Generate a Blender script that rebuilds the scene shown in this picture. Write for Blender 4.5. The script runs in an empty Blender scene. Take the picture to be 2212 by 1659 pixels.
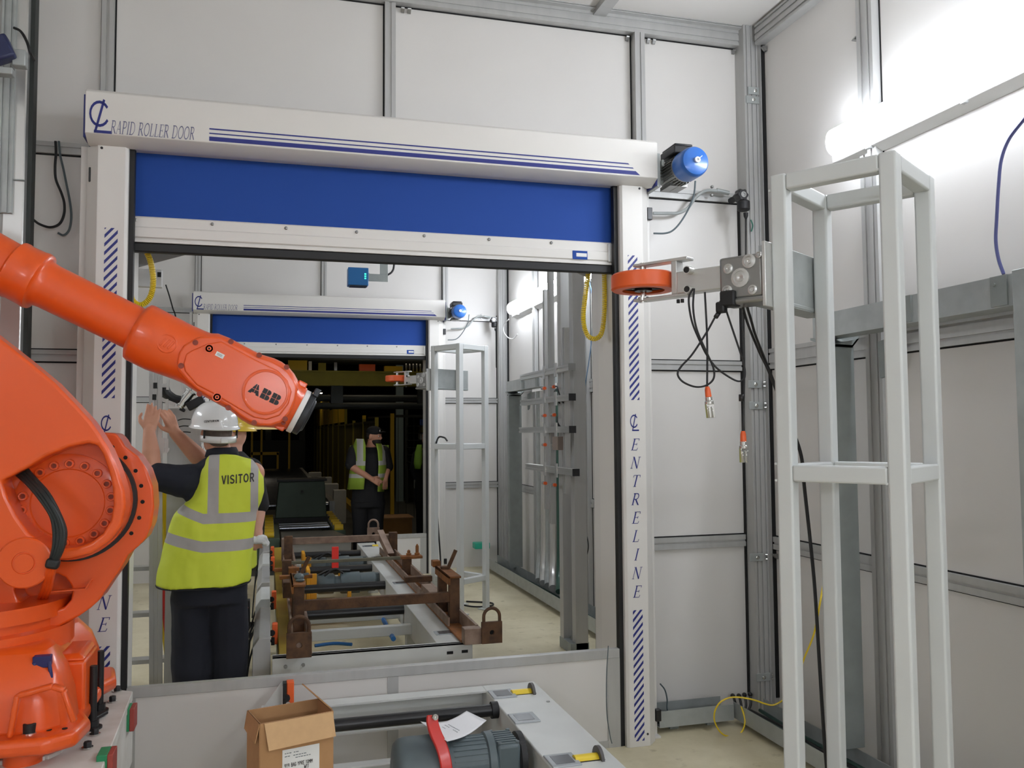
import bpy, bmesh, math, random
from math import sin, cos, pi, radians, sqrt, atan2
from mathutils import Vector, Matrix
from mathutils.bvhtree import BVHTree
random.seed(7)
S = bpy.context.scene
COL = S.collection
V = Vector

# ---------------------------------------------------------------- camera
CAM_F, CAM_YAW, CAM_PITCH, CAM_ROLL, CAM_H = 1862.976, 0.27525985, 0.05479859, -0.00693378, 1.6
_f = V((sin(CAM_YAW)*cos(CAM_PITCH), cos(CAM_YAW)*cos(CAM_PITCH), sin(CAM_PITCH)))
_r0 = V((cos(CAM_YAW), -sin(CAM_YAW), 0)); _u0 = _r0.cross(_f)
_r = _r0*cos(CAM_ROLL) + _u0*sin(CAM_ROLL)
_u = _u0*cos(CAM_ROLL) - _r0*sin(CAM_ROLL)
cd = bpy.data.cameras.new('camera'); cam = bpy.data.objects.new('camera', cd); COL.objects.link(cam)
cd.sensor_fit = 'HORIZONTAL'; cd.sensor_width = 36.0; cd.lens = 36.0*CAM_F/2212.0
cd.clip_start = 0.05; cd.clip_end = 200
cam.matrix_world = Matrix(((_r.x, _u.x, -_f.x, 0), (_r.y, _u.y, -_f.y, 0), (_r.z, _u.z, -_f.z, CAM_H), (0, 0, 0, 1)))
S.camera = cam
# ---------------------------------------------------------------- world, exposure
w = bpy.data.worlds.new('world'); S.world = w; w.use_nodes = True
w.node_tree.nodes['Background'].inputs[0].default_value = (0.5, 0.55, 0.6, 1)
w.node_tree.nodes['Background'].inputs[1].default_value = 0.02
S.view_settings.view_transform = 'Standard'
S.view_settings.look = 'None'
S.view_settings.gamma = 1.0
S.view_settings.use_curve_mapping = False
S.view_settings.exposure = 0.0
LAMP_POWER = 41.0        # emission of the tube diffusers

# ---------------------------------------------------------------- helpers
def at(px, py, **k):
    """a point of the photograph taken to a real plane (X=, Y= or Z=) of the room"""
    d = _r*((px-1106.0)/CAM_F) - _u*((py-829.5)/CAM_F) + _f
    (a, v), = k.items()
    i = 'XYZ'.index(a)
    c = V((0, 0, CAM_H))
    return c + d*((v-c[i])/d[i])

def lin(c):
    def f(x):
        x /= 255.0
        return x/12.92 if x <= 0.04045 else ((x+0.055)/1.055)**2.4
    return (f(c[0]), f(c[1]), f(c[2]), 1.0)

MATS = {}
def mat(name, rgb, rough=0.5, metal=0.0, noise=0.0, nscale=8.0, bump=0.0, bscale=200.0, emit=None, estr=0.0, coat=0.0,
        rgb2=None, stretch=None, alpha=1.0, trans=0.0):
    """rgb is an sRGB albedo; noise mottles it towards rgb2 (or darker)"""
    if name in MATS: return MATS[name]
    m = bpy.data.materials.new(name); m.use_nodes = True
    nt = m.node_tree; b = nt.nodes['Principled BSDF']
    b.inputs['Base Color'].default_value = lin(rgb)
    b.inputs['Roughness'].default_value = rough
    b.inputs['Metallic'].default_value = metal
    if coat: b.inputs['Coat Weight'].default_value = coat; b.inputs['Coat Roughness'].default_value = 0.12
    if trans: b.inputs['Transmission Weight'].default_value = trans
    if alpha < 1: b.inputs['Alpha'].default_value = alpha
    if emit:
        b.inputs['Emission Color'].default_value = lin(emit); b.inputs['Emission Strength'].default_value = estr
    if noise or bump:
        tc = nt.nodes.new('ShaderNodeTexCoord')
        src = tc.outputs['Object']
        if stretch:
            mp = nt.nodes.new('ShaderNodeMapping'); mp.inputs['Scale'].default_value = stretch
            nt.links.new(src, mp.inputs['Vector']); src = mp.outputs['Vector']
    if noise:
        n = nt.nodes.new('ShaderNodeTexNoise'); n.inputs['Scale'].default_value = nscale; n.inputs['Detail'].default_value = 6
        nt.links.new(src, n.inputs['Vector'])
        r = nt.nodes.new('ShaderNodeValToRGB'); r.color_ramp.elements[0].position = 0.35; r.color_ramp.elements[1].position = 0.7
        c1 = lin(rgb)
        c2 = lin(rgb2) if rgb2 else tuple(x*0.6 for x in c1[:3])+(1,)
        r.color_ramp.elements[0].color = c1
        r.color_ramp.elements[1].color = tuple(a+(b2-a)*noise for a, b2 in zip(c1[:3], c2[:3]))+(1,)
        nt.links.new(n.outputs['Fac'], r.inputs['Fac'])
        nt.links.new(r.outputs['Color'], b.inputs['Base Color'])
    if bump:
        n2 = nt.nodes.new('ShaderNodeTexNoise'); n2.inputs['Scale'].default_value = bscale
        nt.links.new(src, n2.inputs['Vector'])
        bp = nt.nodes.new('ShaderNodeBump'); bp.inputs['Strength'].default_value = bump; bp.inputs['Distance'].default_value = 0.002
        nt.links.new(n2.outputs['Fac'], bp.inputs['Height'])
        nt.links.new(bp.outputs['Normal'], b.inputs['Normal'])
    MATS[name] = m
    return m

M_PANEL = mat('panel_white', (219, 216, 212), 0.38, noise=0.12, nscale=1.3, bump=0.05, bscale=300)
M_ALU = mat('aluminium_extrusion', (184, 184, 182), 0.42, 0.3, noise=0.2, nscale=4, stretch=(6, 6, 1))
M_ALU_BRIGHT = mat('bright_aluminium', (208, 208, 206), 0.3, 0.7)
M_GALV = mat('galvanised_steel', (176, 181, 180), 0.42, 0.4, noise=0.35, nscale=14)
M_GALV_DARK = mat('galvanised_steel_dull', (150, 156, 154), 0.5, 0.3, noise=0.35, nscale=10)
M_DOORWHITE = mat('door_coated_white', (222, 219, 214), 0.4, noise=0.05, nscale=3)
M_BLUE = mat('curtain_blue', (14, 66, 150), 0.75, bump=0.15, bscale=500)
M_DECAL = mat('decal_blue', (38, 46, 124), 0.5)
M_DECALGREY = mat('decal_grey', (104, 106, 138), 0.5)
M_BLACK = mat('black_rubber', (22, 22, 24), 0.55)
M_BLACKGLOSS = mat('black_plastic', (26, 26, 28), 0.35)
M_DARK = mat('dark_gap', (10, 10, 11), 0.8)
M_STEEL = mat('steel', (150, 150, 148), 0.35, 0.8)
M_CHROME = mat('chrome', (215, 215, 212), 0.14, 1.0)
M_FRAME = mat('grey_white_paint', (205, 208, 207), 0.42, noise=0.12, nscale=3, bump=0.03)
M_CONV = mat('conveyor_grey_paint', (205, 207, 204), 0.45, noise=0.25, nscale=5, rgb2=(170, 172, 170))
M_ORANGE = mat('robot_orange', (230, 88, 26), 0.32, noise=0.1, nscale=4, coat=0.25, bump=0.06, bscale=260)
M_ORANGE_PLASTIC = mat('orange_plastic', (228, 96, 40), 0.4)
M_YELLOW = mat('yellow_plastic', (226, 196, 34), 0.4)
M_RUST = mat('rusty_steel', (104, 74, 50), 0.8, 0.15, noise=0.9, nscale=16, rgb2=(62, 44, 34), bump=0.5, bscale=90)
M_RUSTORANGE = mat('bright_rust', (148, 92, 42), 0.85, noise=0.8, nscale=18, rgb2=(92, 62, 40), bump=0.4, bscale=90)
M_RUSTPALE = mat('worn_steel', (150, 128, 112), 0.6, 0.2, noise=0.8, nscale=12, rgb2=(104, 80, 64), bump=0.3, bscale=90)
M_RED = mat('red_paint', (205, 44, 36), 0.35, coat=0.2)
M_MOTOR = mat('motor_grey', (88, 100, 104), 0.45, noise=0.25, nscale=20)
M_GREEN = mat('green_plastic', (32, 128, 82), 0.5)
M_PAPER = mat('paper', (232, 232, 234), 0.7)
M_CARD = mat('cardboard', (176, 134, 92), 0.85, noise=0.25, nscale=30, rgb2=(158, 116, 76))
M_CARDLIGHT = mat('cardboard_inside', (204, 166, 122), 0.85, noise=0.2, nscale=30)
M_INK = mat('ink_black', (36, 33, 34), 0.6)
M_LABEL = mat('label_white', (226, 226, 224), 0.5)

class MB:
    """collects shapes into one mesh"""
    def __init__(s): s.bm = bmesh.new(); s.mi = 0
    def _f(s, vs, smooth=True):
        try:
            f = s.bm.faces.new(vs); f.material_index = s.mi; f.smooth = smooth; return f
        except ValueError: return None
    def hexa(s, p):
        v = [s.bm.verts.new(q) for q in p]
        for q in ((0, 3, 2, 1), (4, 5, 6, 7), (0, 1, 5, 4), (1, 2, 6, 5), (2, 3, 7, 6), (3, 0, 4, 7)):
            s._f([v[i] for i in q], False)
    def box(s, x0, x1, y0, y1, z0, z1):
        if x0 > x1: x0, x1 = x1, x0
        if y0 > y1: y0, y1 = y1, y0
        if z0 > z1: z0, z1 = z1, z0
        s.hexa([(x0, y0, z0), (x1, y0, z0), (x1, y1, z0), (x0, y1, z0), (x0, y0, z1), (x1, y0, z1), (x1, y1, z1), (x0, y1, z1)])
        return s
    def obox(s, c, size, R=None):
        c = V(c); h = V(size)/2
        pts = [V((a*h.x, b*h.y, d*h.z)) for d in (-1, 1) for a, b in ((-1, -1), (1, -1), (1, 1), (-1, 1))]
        if R is not None: pts = [R @ p for p in pts]
        s.hexa([c+p for p in pts]); return s
    def bar(s, p0, p1, wd, ht, up=(0, 0, 1)):
        """rectangular bar from p0 to p1"""
        p0, p1 = V(p0), V(p1); d = (p1-p0); L = d.length; d.normalize()
        up = V(up); sd = d.cross(up)
        if sd.length < 1e-4: sd = d.cross(V((1, 0, 0)))
        sd.normalize(); u2 = sd.cross(d)
        R = Matrix((sd, d, u2)).transposed()
        return s.obox((p0+p1)/2, (wd, L, ht), R)
    def cyl(s, p0, p1, r, r2=None, seg=16, caps=True):
        return s.loft([s.ring(p0, V(p1)-V(p0), r, seg), s.ring(p1, V(p1)-V(p0), r if r2 is None else r2, seg)], caps)
    def ring(s, c, axis, r, seg=16, ref=None):
        a = V(axis).normalized()
        ref = V(ref) if ref else (V((0, 0, 1)) if abs(a.z) < 0.9 else V((1, 0, 0)))
        x = ref.cross(a).normalized(); y = a.cross(x)
        c = V(c)
        return [c + x*(r*cos(2*pi*i/seg)) + y*(r*sin(2*pi*i/seg)) for i in range(seg)]
    def loft(s, rings, caps=True, closed=True):
        vr = [[s.bm.verts.new(p) for p in r] for r in rings]
        n = len(vr[0])
        for a, b in zip(vr, vr[1:]):
            for i in range(n if closed else n-1):
                j = (i+1) % n
                s._f([a[i], a[j], b[j], b[i]])
        if caps and closed:
            s._f(list(reversed(vr[0])), False); s._f(vr[-1], False)
        return s
    def lathe(s, prof, c, axis, seg=24, caps=True):
        a = V(axis).normalized(); c = V(c)
        return s.loft([s.ring(c+a*h, a, max(r, 1e-4), seg) for r, h in prof], caps)
    def tube(s, pts, r, seg=8, smooth=0, caps=True, radii=None):
        pts = [V(p) for p in pts]
        if smooth: 
            pts = spline(pts, smooth)
        n = len(pts); up = None; rings = []
        for i in range(n):
            t = (pts[min(i+1, n-1)]-pts[max(i-1, 0)])
            if t.length < 1e-9: t = V((0, 0, 1))
            t.normalize()
            if up is None:
                up = V((0, 0, 1)) if abs(t.z) < 0.9 else V((1, 0, 0))
            x = t.cross(up)
            if x.length < 1e-5: x = t.cross(V((0.3, 1, 0.2)))
            x.normalize(); up = x.cross(t)
            rr = radii[i*(len(radii)-1)//max(n-1, 1)] if radii else r
            rings.append([pts[i] + x*(rr*cos(2*pi*k/seg)) + up*(rr*sin(2*pi*k/seg)) for k in range(seg)])
        return s.loft(rings, caps)
    def prism(s, outline, depth, holes=(), smooth_side=False):
        """outline: list of 3D points in a plane; depth: vector; holes: lists of points"""
        d = V(depth); loops = [list(map(V, outline))]+[list(map(V, h)) for h in holes]
        allv = []; edges = []
        for lp in loops:
            vs = [s.bm.verts.new(p) for p in lp]
            vs2 = [s.bm.verts.new(p+d) for p in lp]
            allv.append((vs, vs2))
            n = len(vs)
            for i in range(n):
                s._f([vs[i], vs[(i+1) % n], vs2[(i+1) % n], vs2[i]], smooth_side)
        if not holes:
            s._f(list(reversed(allv[0][0])), False); s._f(allv[0][1], False)
        else:
            for k in (0, 1):
                es = []
                for vs in allv:
                    q = vs[k]
                    for i in range(len(q)):
                        e = s.bm.edges.get((q[i], q[(i+1) % len(q)])); es.append(e)
                r = bmesh.ops.triangle_fill(s.bm, use_beauty=True, use_dissolve=False, edges=es)
                for g in r['geom']:
                    if isinstance(g, bmesh.types.BMFace): g.material_index = s.mi; g.smooth = False
        return s
    def sphere(s, c, r, seg=16, rings=10, R=None):
        c = V(c); r = V(r) if hasattr(r, '__len__') else V((r, r, r))
        lst = []
        for i in range(rings+1):
            t = pi*i/rings
            q = []
            for k in range(seg):
                p = V((r.x*max(sin(t), 1e-3)*cos(2*pi*k/seg), r.y*max(sin(t), 1e-3)*sin(2*pi*k/seg), -r.z*cos(t)))
                if R is not None: p = R @ p
                q.append(c+p)
            lst.append(q)
        return s.loft(lst)
    def poly(s, pts):
        s._f([s.bm.verts.new(p) for p in pts], False); return s
    def build(s, name, m, parent=None, bevel=0.0, sharp=35, seg=2, recalc=True):
        if recalc: bmesh.ops.recalc_face_normals(s.bm, faces=s.bm.faces)
        s.bm.normal_update()
        ca = cos(radians(sharp))
        for e in s.bm.edges:
            if len(e.link_faces) == 2:
                if e.link_faces[0].normal.dot(e.link_faces[1].normal) < ca: e.smooth = False
        me = bpy.data.meshes.new(name); s.bm.to_mesh(me); s.bm.free()
        for x in (m if isinstance(m, (list, tuple)) else [m]): me.materials.append(x)
        o = bpy.data.objects.new(name, me); COL.objects.link(o)
        if parent is not None: parent_to(o, parent)
        if bevel:
            for p in me.polygons: p.use_smooth = True
            md = o.modifiers.new('bevel', 'BEVEL'); md.width = bevel; md.segments = seg; md.limit_method = 'ANGLE'; md.angle_limit = radians(38)
            md.harden_normals = False
            if hasattr(md, 'use_clamp_overlap'): md.use_clamp_overlap = True
        return o

def wm(o):
    m = o.matrix_parent_inverse @ o.matrix_basis if o.parent else o.matrix_basis
    return wm(o.parent) @ m if o.parent else m
def parent_to(o, p):
    o.parent = p; o.matrix_parent_inverse = wm(p).inverted()
def spline(pts, n):
    """Catmull-Rom through pts, n steps a span"""
    out = []
    P = [pts[0]*2-pts[1]] + pts + [pts[-1]*2-pts[-2]]
    for i in range(1, len(P)-2):
        p0, p1, p2, p3 = P[i-1:i+3]
        for k in range(n):
            t = k/n
            out.append(0.5*((2*p1)+(p2-p0)*t+(2*p0-5*p1+4*p2-p3)*t*t+(3*p1-p0-3*p2+p3)*t**3))
    out.append(pts[-1]); return out
def tag(o, label, cat, group=None, kind=None):
    o['label'] = label; o['category'] = cat
    if group: o['group'] = group
    if kind: o['kind'] = kind
    return o
def thing(name, label, cat, loc=(0, 0, 0), group=None):
    o = bpy.data.objects.new(name, None); COL.objects.link(o)
    o.location = loc; o.empty_display_size = 0.1
    return tag(o, label, cat, group)
def struct(o, kind='structure'):
    o['kind'] = kind; return o
def dup(root, d, label, group=None, rz=0.0, skip=()):
    """a copy of a thing with copies of its parts and sub-parts, moved by d"""
    def cp(o, par):
        c = o.copy(); COL.objects.link(c)
        if par is not None: c.parent = par; c.matrix_parent_inverse = o.matrix_parent_inverse.copy()
        for ch in list(o.children):
            if ch.name.split('.')[0] not in skip: cp(ch, c)
        return c
    r = cp(root, None)
    r.location = root.location + V(d); r.rotation_euler.z = root.rotation_euler.z + rz
    r['label'] = label
    if group: r['group'] = group
    return r
_trim = [0]
def trim(mb, m=None, bevel=0.0):
    _trim[0] += 1
    return struct(mb.build('trim_%d' % _trim[0], m or M_ALU, bevel=bevel))

# ---- stroke lettering: each glyph in a unit box (x 0..w, y 0..1); strokes are polylines with a width
def arc(cx, cy, rx, ry, a0, a1, n=10):
    return [(cx+rx*cos(radians(a0+(a1-a0)*i/n)), cy+ry*sin(radians(a0+(a1-a0)*i/n))) for i in range(n+1)]
TH, TN, SF = 0.11, 0.045, 0.035
GLY = {
 'C': (0.72, [(arc(0.40, 0.5, 0.34, 0.5, 52, 308, 14), TH*0.8), ([(0.61, 0.9), (0.63, 0.72)], TN), ([(0.60, 0.1), (0.66, 0.22)], TN)]),
 'E': (0.62, [([(0.14, 0), (0.14, 1)], TH), ([(0.02, 0.98), (0.56, 0.98), (0.57, 0.82)], TN), ([(0.14, 0.52), (0.44, 0.52)], TN), ([(0.02, 0.02), (0.58, 0.02), (0.61, 0.2)], TN), ([(0.44, 0.42), (0.44, 0.62)], TN)]),
 'N': (0.80, [([(0.12, 0), (0.12, 1)], TN), ([(0.12, 1), (0.66, 0)], TH), ([(0.66, 0), (0.66, 1)], TN), ([(0.0, 0.98), (0.16, 0.98)], SF), ([(0.02, 0.02), (0.24, 0.02)], SF), ([(0.54, 0.98), (0.78, 0.98)], SF)]),
 'T': (0.68, [([(0.34, 0), (0.34, 1)], TH), ([(0.02, 0.8), (0.04, 0.98), (0.64, 0.98), (0.66, 0.8)], TN), ([(0.20, 0.02), (0.48, 0.02)], SF)]),
 'R': (0.72, [([(0.14, 0), (0.14, 1)], TH), ([(0.02, 0.98), (0.34, 0.98)]+arc(0.34, 0.74, 0.2, 0.24, 90, -90, 8)+[(0.14, 0.5)], TN*1.6), ([(0.32, 0.5), (0.66, 0.02)], TH), ([(0.02, 0.02), (0.27, 0.02)], SF), ([(0.58, 0.02), (0.74, 0.02)], SF)]),
 'L': (0.60, [([(0.14, 0), (0.14, 1)], TH), ([(0.02, 0.98), (0.27, 0.98)], SF), ([(0.02, 0.02), (0.55, 0.02), (0.58, 0.22)], TN)]),
 'I': (0.32, [([(0.15, 0), (0.15, 1)], TH), ([(0.02, 0.98), (0.28, 0.98)], SF), ([(0.02, 0.02), (0.28, 0.02)], SF)]),
 'A': (0.72, [([(0.06, 0), (0.35, 1)], TN), ([(0.35, 1), (0.62, 0)], TH), ([(0.16, 0.36), (0.53, 0.36)], TN), ([(0.0, 0.02), (0.17, 0.02)], SF), ([(0.50, 0.02), (0.72, 0.02)], SF)]),
 'P': (0.62, [([(0.14, 0), (0.14, 1)], TH), ([(0.02, 0.98), (0.32, 0.98)]+arc(0.32, 0.73, 0.23, 0.25, 90, -90, 8)+[(0.14, 0.48)], TN*1.6), ([(0.02, 0.02), (0.28, 0.02)], SF)]),
 'D': (0.76, [([(0.14, 0), (0.14, 1)], TH), ([(0.02, 0.98), (0.32, 0.98)]+arc(0.32, 0.5, 0.37, 0.48, 90, -90, 12)+[(0.02, 0.02)], TN*1.5)]),
 'O': (0.80, [(arc(0.40, 0.5, 0.34, 0.48, 0, 360, 20), TH*0.75)]),
 ' ': (0.35, []),
}
# bold sans (VISITOR)
BW = 0.17
SANS = {
 'V': (0.72, [([(0.08, 1), (0.36, 0.04)], BW), ([(0.36, 0.04), (0.64, 1)], BW)]),
 'I': (0.32, [([(0.16, 0), (0.16, 1)], BW)]),
 'S': (0.70, [(arc(0.35, 0.73, 0.24, 0.19, 20, 270, 12)+arc(0.35, 0.28, 0.26, 0.20, 90, -160, 12), BW*0.95)]),
 'T': (0.68, [([(0.34, 0), (0.34, 1)], BW), ([(0.03, 0.91), (0.65, 0.91)], BW)]),
 'O': (0.82, [(arc(0.41, 0.5, 0.30, 0.41, 0, 360, 20), BW)]),
 'R': (0.74, [([(0.14, 0), (0.14, 1)], BW), ([(0.14, 0.91), (0.40, 0.91)]+arc(0.40, 0.69, 0.19, 0.22, 90, -90, 8)+[(0.14, 0.47)], BW), ([(0.36, 0.45), (0.64, 0)], BW)]),
}
def glyph_quads(strokes):
    q = []
    for pts, wd in strokes:
        for i in range(len(pts)-1):
            (x0, y0), (x1, y1) = pts[i], pts[i+1]
            dx, dy = x1-x0, y1-y0; L = sqrt(dx*dx+dy*dy) or 1
            ex, ey = dx/L*wd*0.12, dy/L*wd*0.12
            if i > 0 or len(pts) > 2: x0 -= ex; y0 -= ey; x1 += ex; y1 += ey
            nx, ny = -dy/L*wd/2, dx/L*wd/2
            q.append([(x0+nx, y0+ny), (x0-nx, y0-ny), (x1-nx, y1-ny), (x1+nx, y1+ny)])
    return q
def lettering(mb, text, o, u, v, height, width=None, table=GLY, shear=0.0, gap=0.1, thick=0.0006):
    """flat letters on the plane at o with axes u (right) and v (up)"""
    o, u, v = V(o), V(u).normalized(), V(v).normalized(); n = u.cross(v)
    tot = sum(table[c][0]+gap for c in text)-gap
    sx = (width/tot) if width else height
    x = 0
    for c in text:
        wd, st = table[c]
        for q in glyph_quads(st):
            p = [o + u*((x+a)*sx + b*height*shear) + v*(b*height) + n*thick for a, b in q]
            mb.poly(p)
        x += wd+gap
    return mb
# ================================================================ the room
YM, YB, XR, XL, ZC = 4.47, 10.07, 2.77, -3.0, 3.97      # middle wall, back wall, right wall, left wall, ceiling
OX0, OX1, OZ = -0.70, 1.80, 2.88                        # opening in both cross walls

def floor_material():
    m = bpy.data.materials.new('painted_concrete'); m.use_nodes = True
    nt = m.node_tree; b = nt.nodes['Principled BSDF']; L = nt.links.new
    tc = nt.nodes.new('ShaderNodeTexCoord')
    n1 = nt.nodes.new('ShaderNodeTexNoise'); n1.inputs['Scale'].default_value = 1.6; n1.inputs['Detail'].default_value = 10; n1.inputs['Roughness'].default_value = 0.7
    n2 = nt.nodes.new('ShaderNodeTexNoise'); n2.inputs['Scale'].default_value = 9; n2.inputs['Detail'].default_value = 8
    L(tc.outputs['Object'], n1.inputs['Vector']); L(tc.outputs['Object'], n2.inputs['Vector'])
    r1 = nt.nodes.new('ShaderNodeValToRGB'); r1.color_ramp.elements[0].position = 0.3; r1.color_ramp.elements[1].position = 0.7
    r1.color_ramp.elements[0].color = lin((190, 179, 146)); r1.color_ramp.elements[1].color = lin((222, 213, 184))
    L(n1.outputs['Fac'], r1.inputs['Fac'])
    r2 = nt.nodes.new('ShaderNodeValToRGB'); r2.color_ramp.elements[0].position = 0.62; r2.color_ramp.elements[1].position = 0.76
    r2.color_ramp.elements[0].color = (0, 0, 0, 1); r2.color_ramp.elements[1].color = (1, 1, 1, 1)
    L(n2.outputs['Fac'], r2.inputs['Fac'])
    mx = nt.nodes.new('ShaderNodeMix'); mx.data_type = 'RGBA'
    L(r2.outputs['Color'], mx.inputs['Factor']); L(r1.outputs['Color'], mx.inputs['A'])
    mx.inputs['B'].default_value = lin((158, 145, 112))
    L(mx.outputs['Result'], b.inputs['Base Color'])
    b.inputs['Roughness'].default_value = 0.42
    return m

mb = MB(); mb.box(XL-0.2, XR+0.3, -3.1, YB+0.1, -0.1, 0.0); struct(mb.build('floor', floor_material()))
mb = MB(); mb.box(XL-0.2, XR+0.2, -3.1, YB+0.1, ZC, ZC+0.08); struct(mb.build('ceiling', M_PANEL))
mb = MB(); mb.box(XR, XR+0.08, -3.1, YB+0.1, 0, ZC); struct(mb.build('wall_right', M_PANEL))
mb = MB(); mb.box(XL-0.08, XL, -3.1, YB+0.1, 0, ZC); struct(mb.build('wall_left', M_PANEL))
mb = MB(); mb.box(XL, XR, -3.1, -3.0, 0, ZC); struct(mb.build('wall_front', M_PANEL))
for nm, y in (('wall_middle', YM), ('wall_back', YB)):
    mb = MB(); mb.box(XL, OX0, y, y+0.10, 0, ZC); mb.box(OX1, XR, y, y+0.10, 0, ZC); mb.box(OX0, OX1, y, y+0.10, OZ, ZC)
    struct(mb.build(nm, M_PANEL))

def profile(mb, a, b, out, across, wd, dp, slots=1):
    """slotted aluminium extrusion from a to b; out = direction away from the wall, across = direction over its width"""
    a, b, out, ac = V(a), V(b), V(out), V(across)
    pts = [(-wd/2, 0)]
    pts.append((-wd/2, dp))
    for i in range(slots):
        c = -wd/2 + wd*(i+0.5)/slots; g = min(0.006, wd/slots*0.16)
        pts += [(c-g, dp), (c-g, dp-0.007), (c+g, dp-0.007), (c+g, dp)]
    pts += [(wd/2, dp), (wd/2, 0)]
    mb.prism([a + ac*x + out*y for x, y in pts], b-a)
    return mb
MG = MB()    # rubber gaskets of the panels, one strip mesh per wall
def on_y(y, x0, x1, z0, z1, slots=1, dp=0.035, gl=0.007, gas='tblr'):
    """a trim lying on a cross wall (plane Y=y), with black gasket lines beside it"""
    mb = MB()
    if x1-x0 > z1-z0: profile(mb, (x0, y, (z0+z1)/2), (x1, y, (z0+z1)/2), (0, -1, 0), (0, 0, 1), z1-z0, dp, slots)
    else: profile(mb, ((x0+x1)/2, y, z0), ((x0+x1)/2, y, z1), (0, -1, 0), (1, 0, 0), x1-x0, dp, slots)
    trim(mb)
    if 't' in gas: MG.box(x0, x1, y-0.004, y+0.001, z1, z1+gl)
    if 'b' in gas: MG.box(x0, x1, y-0.004, y+0.001, z0-gl, z0)
    if 'l' in gas: MG.box(x0-gl, x0, y-0.004, y+0.001, z0, z1)
    if 'r' in gas: MG.box(x1, x1+gl, y-0.004, y+0.001, z0, z1)
def on_x(y0, y1, z0, z1, slots=1, dp=0.035, gl=0.007, gas=''):
    mb = MB()
    if y1-y0 > z1-z0: profile(mb, (XR, y0, (z0+z1)/2), (XR, y1, (z0+z1)/2), (-1, 0, 0), (0, 0, 1), z1-z0, dp, slots)
    else: profile(mb, (XR, (y0+y1)/2, z0), (XR, (y0+y1)/2, z1), (-1, 0, 0), (0, 1, 0), y1-y0, dp, slots)
    trim(mb)
    if 't' in gas: MG.box(XR-0.004, XR, y0, y1, z1, z1+gl)
    if 'b' in gas: MG.box(XR-0.004, XR, y0, y1, z0-gl, z0)
    if 'n' in gas: MG.box(XR-0.004, XR, y0-gl, y0, z0, z1)
    if 'f' in gas: MG.box(XR-0.004, XR, y1, y1+gl, z0, z1)
for y in (YM, YB):
    on_y(y, XL, 2.66, 3.865, 3.955, 2, 0.05, gas='b')
    on_y(y, XL, 2.66, 3.955, 3.97, 1, 0.085, gas='')
    on_y(y, 0.573, 0.629, 2.95, 3.865, 1, gas='l')
    on_y(y, -0.79, -0.735, 2.95, 3.865, 1, gas='lr')
    on_y(y, 1.985, 2.045, 2.95, 3.865, 1, 0.06, gas='lr')
    for z0, z1, g in ((0.932, 0.998, 't'), (1.942, 1.996, 'bt'), (2.93, 2.985, 'b')):
        on_y(y, 1.93, 2.66, z0, z1, 1, 0.02, gas=g)
        on_y(y, XL, -0.76, z0, z1, 1, 0.02, gas=g)
    # uprights of the opening, both sides of the wall
    for x0, x1 in ((OX1-0.03, OX1+0.09), (OX0-0.09, OX0+0.03)):
        mb = MB(); mb.box(x0, x1, y-0.03, y+0.11, 0, OZ); trim(mb, M_PANEL)
        MG.box(x0+0.002, x1-0.002, y+0.11, y+0.118, 0, OZ)
    # corner post, two slotted faces
    mb = MB(); profile(mb, (2.70, y, 0.0), (2.70, y, 3.97), (0, -1, 0), (1, 0, 0), 0.09, 0.10, 3); trim(mb)
    mb = MB(); mb.box(2.745, XR, y-0.13, y, 0, 3.97); trim(mb)
    MG.box(2.648, 2.655, y-0.02, y, 0.1, 3.0)
    MG.box(XR-0.02, XR, y-0.138, y-0.13, 0.1, 3.9)
for a, b in ((-3.0, YM-0.13), (YM+0.12, YB-0.13)):
    on_x(a, b, 3.84, 3.955, 3, 0.06)
    on_x(a, b, 0.925, 0.995, 1, 0.02, gas='tb')
    on_x(a, b, 1.945, 2.06, 2, 0.02, gas='b')
for y in (0.3, 1.83, 3.36, 5.7, 7.2, 8.75):
    on_x(y, y+0.055, 0.05, 3.84, 1, 0.045, gas='n')
    on_x(y+0.065, y+0.13, 0.05, 3.84, 1, 0.03, gas='f')
for x in (-1.2, 0.27, 1.74):     # ceiling bars
    mb = MB(); mb.box(x, x+0.075, -3.0, YM, ZC-0.035, ZC); trim(mb)
    mb = MB(); mb.box(x, x+0.075, YM+0.1, YB, ZC-0.035, ZC); trim(mb)
struct(MG.build('trim_90', M_DARK))

# small angle brackets and screws where the trims meet
def bracket(mb, p, out, up, s=0.03):
    p, out, up = V(p), V(out), V(up); sd = out.cross(up)
    mb.prism([p, p+out*s, p+out*s*0.9+up*s*0.25, p+out*s*0.3+up*s*0.9, p+up*s], sd*s*0.8)
    mb.cyl(p+up*s*0.5+out*s*0.2+sd*s*0.4, p+up*s*0.5+out*s*0.5+sd*s*0.4, s*0.2, seg=8)
mb = MB()
for (x, z, s) in ((0.66, 3.85, -1), (1.95, 3.85, -1), (2.08, 3.85, -1), (2.63, 3.85, -1), (1.95, 3.02, 1), (2.08, 3.02, 1)):
    for dx in (0, 0.035): bracket(mb, (x+dx, YM-0.005, z), (0, -1, 0), (0, 0, s), 0.022)
for (y, z, s) in ((3.34, 3.82, -1), (3.34, 3.1, 1), (3.50, 3.5, 1), (4.32, 3.82, -1), (3.34, 0.90, -1), (3.34, 1.01, 1), (4.33, 0.9, -1)):
    bracket(mb, (XR-0.005, y, z), (-1, 0, 0), (0, 0, s), 0.028)
struct(mb.build('trim_91', M_STEEL))
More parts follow.
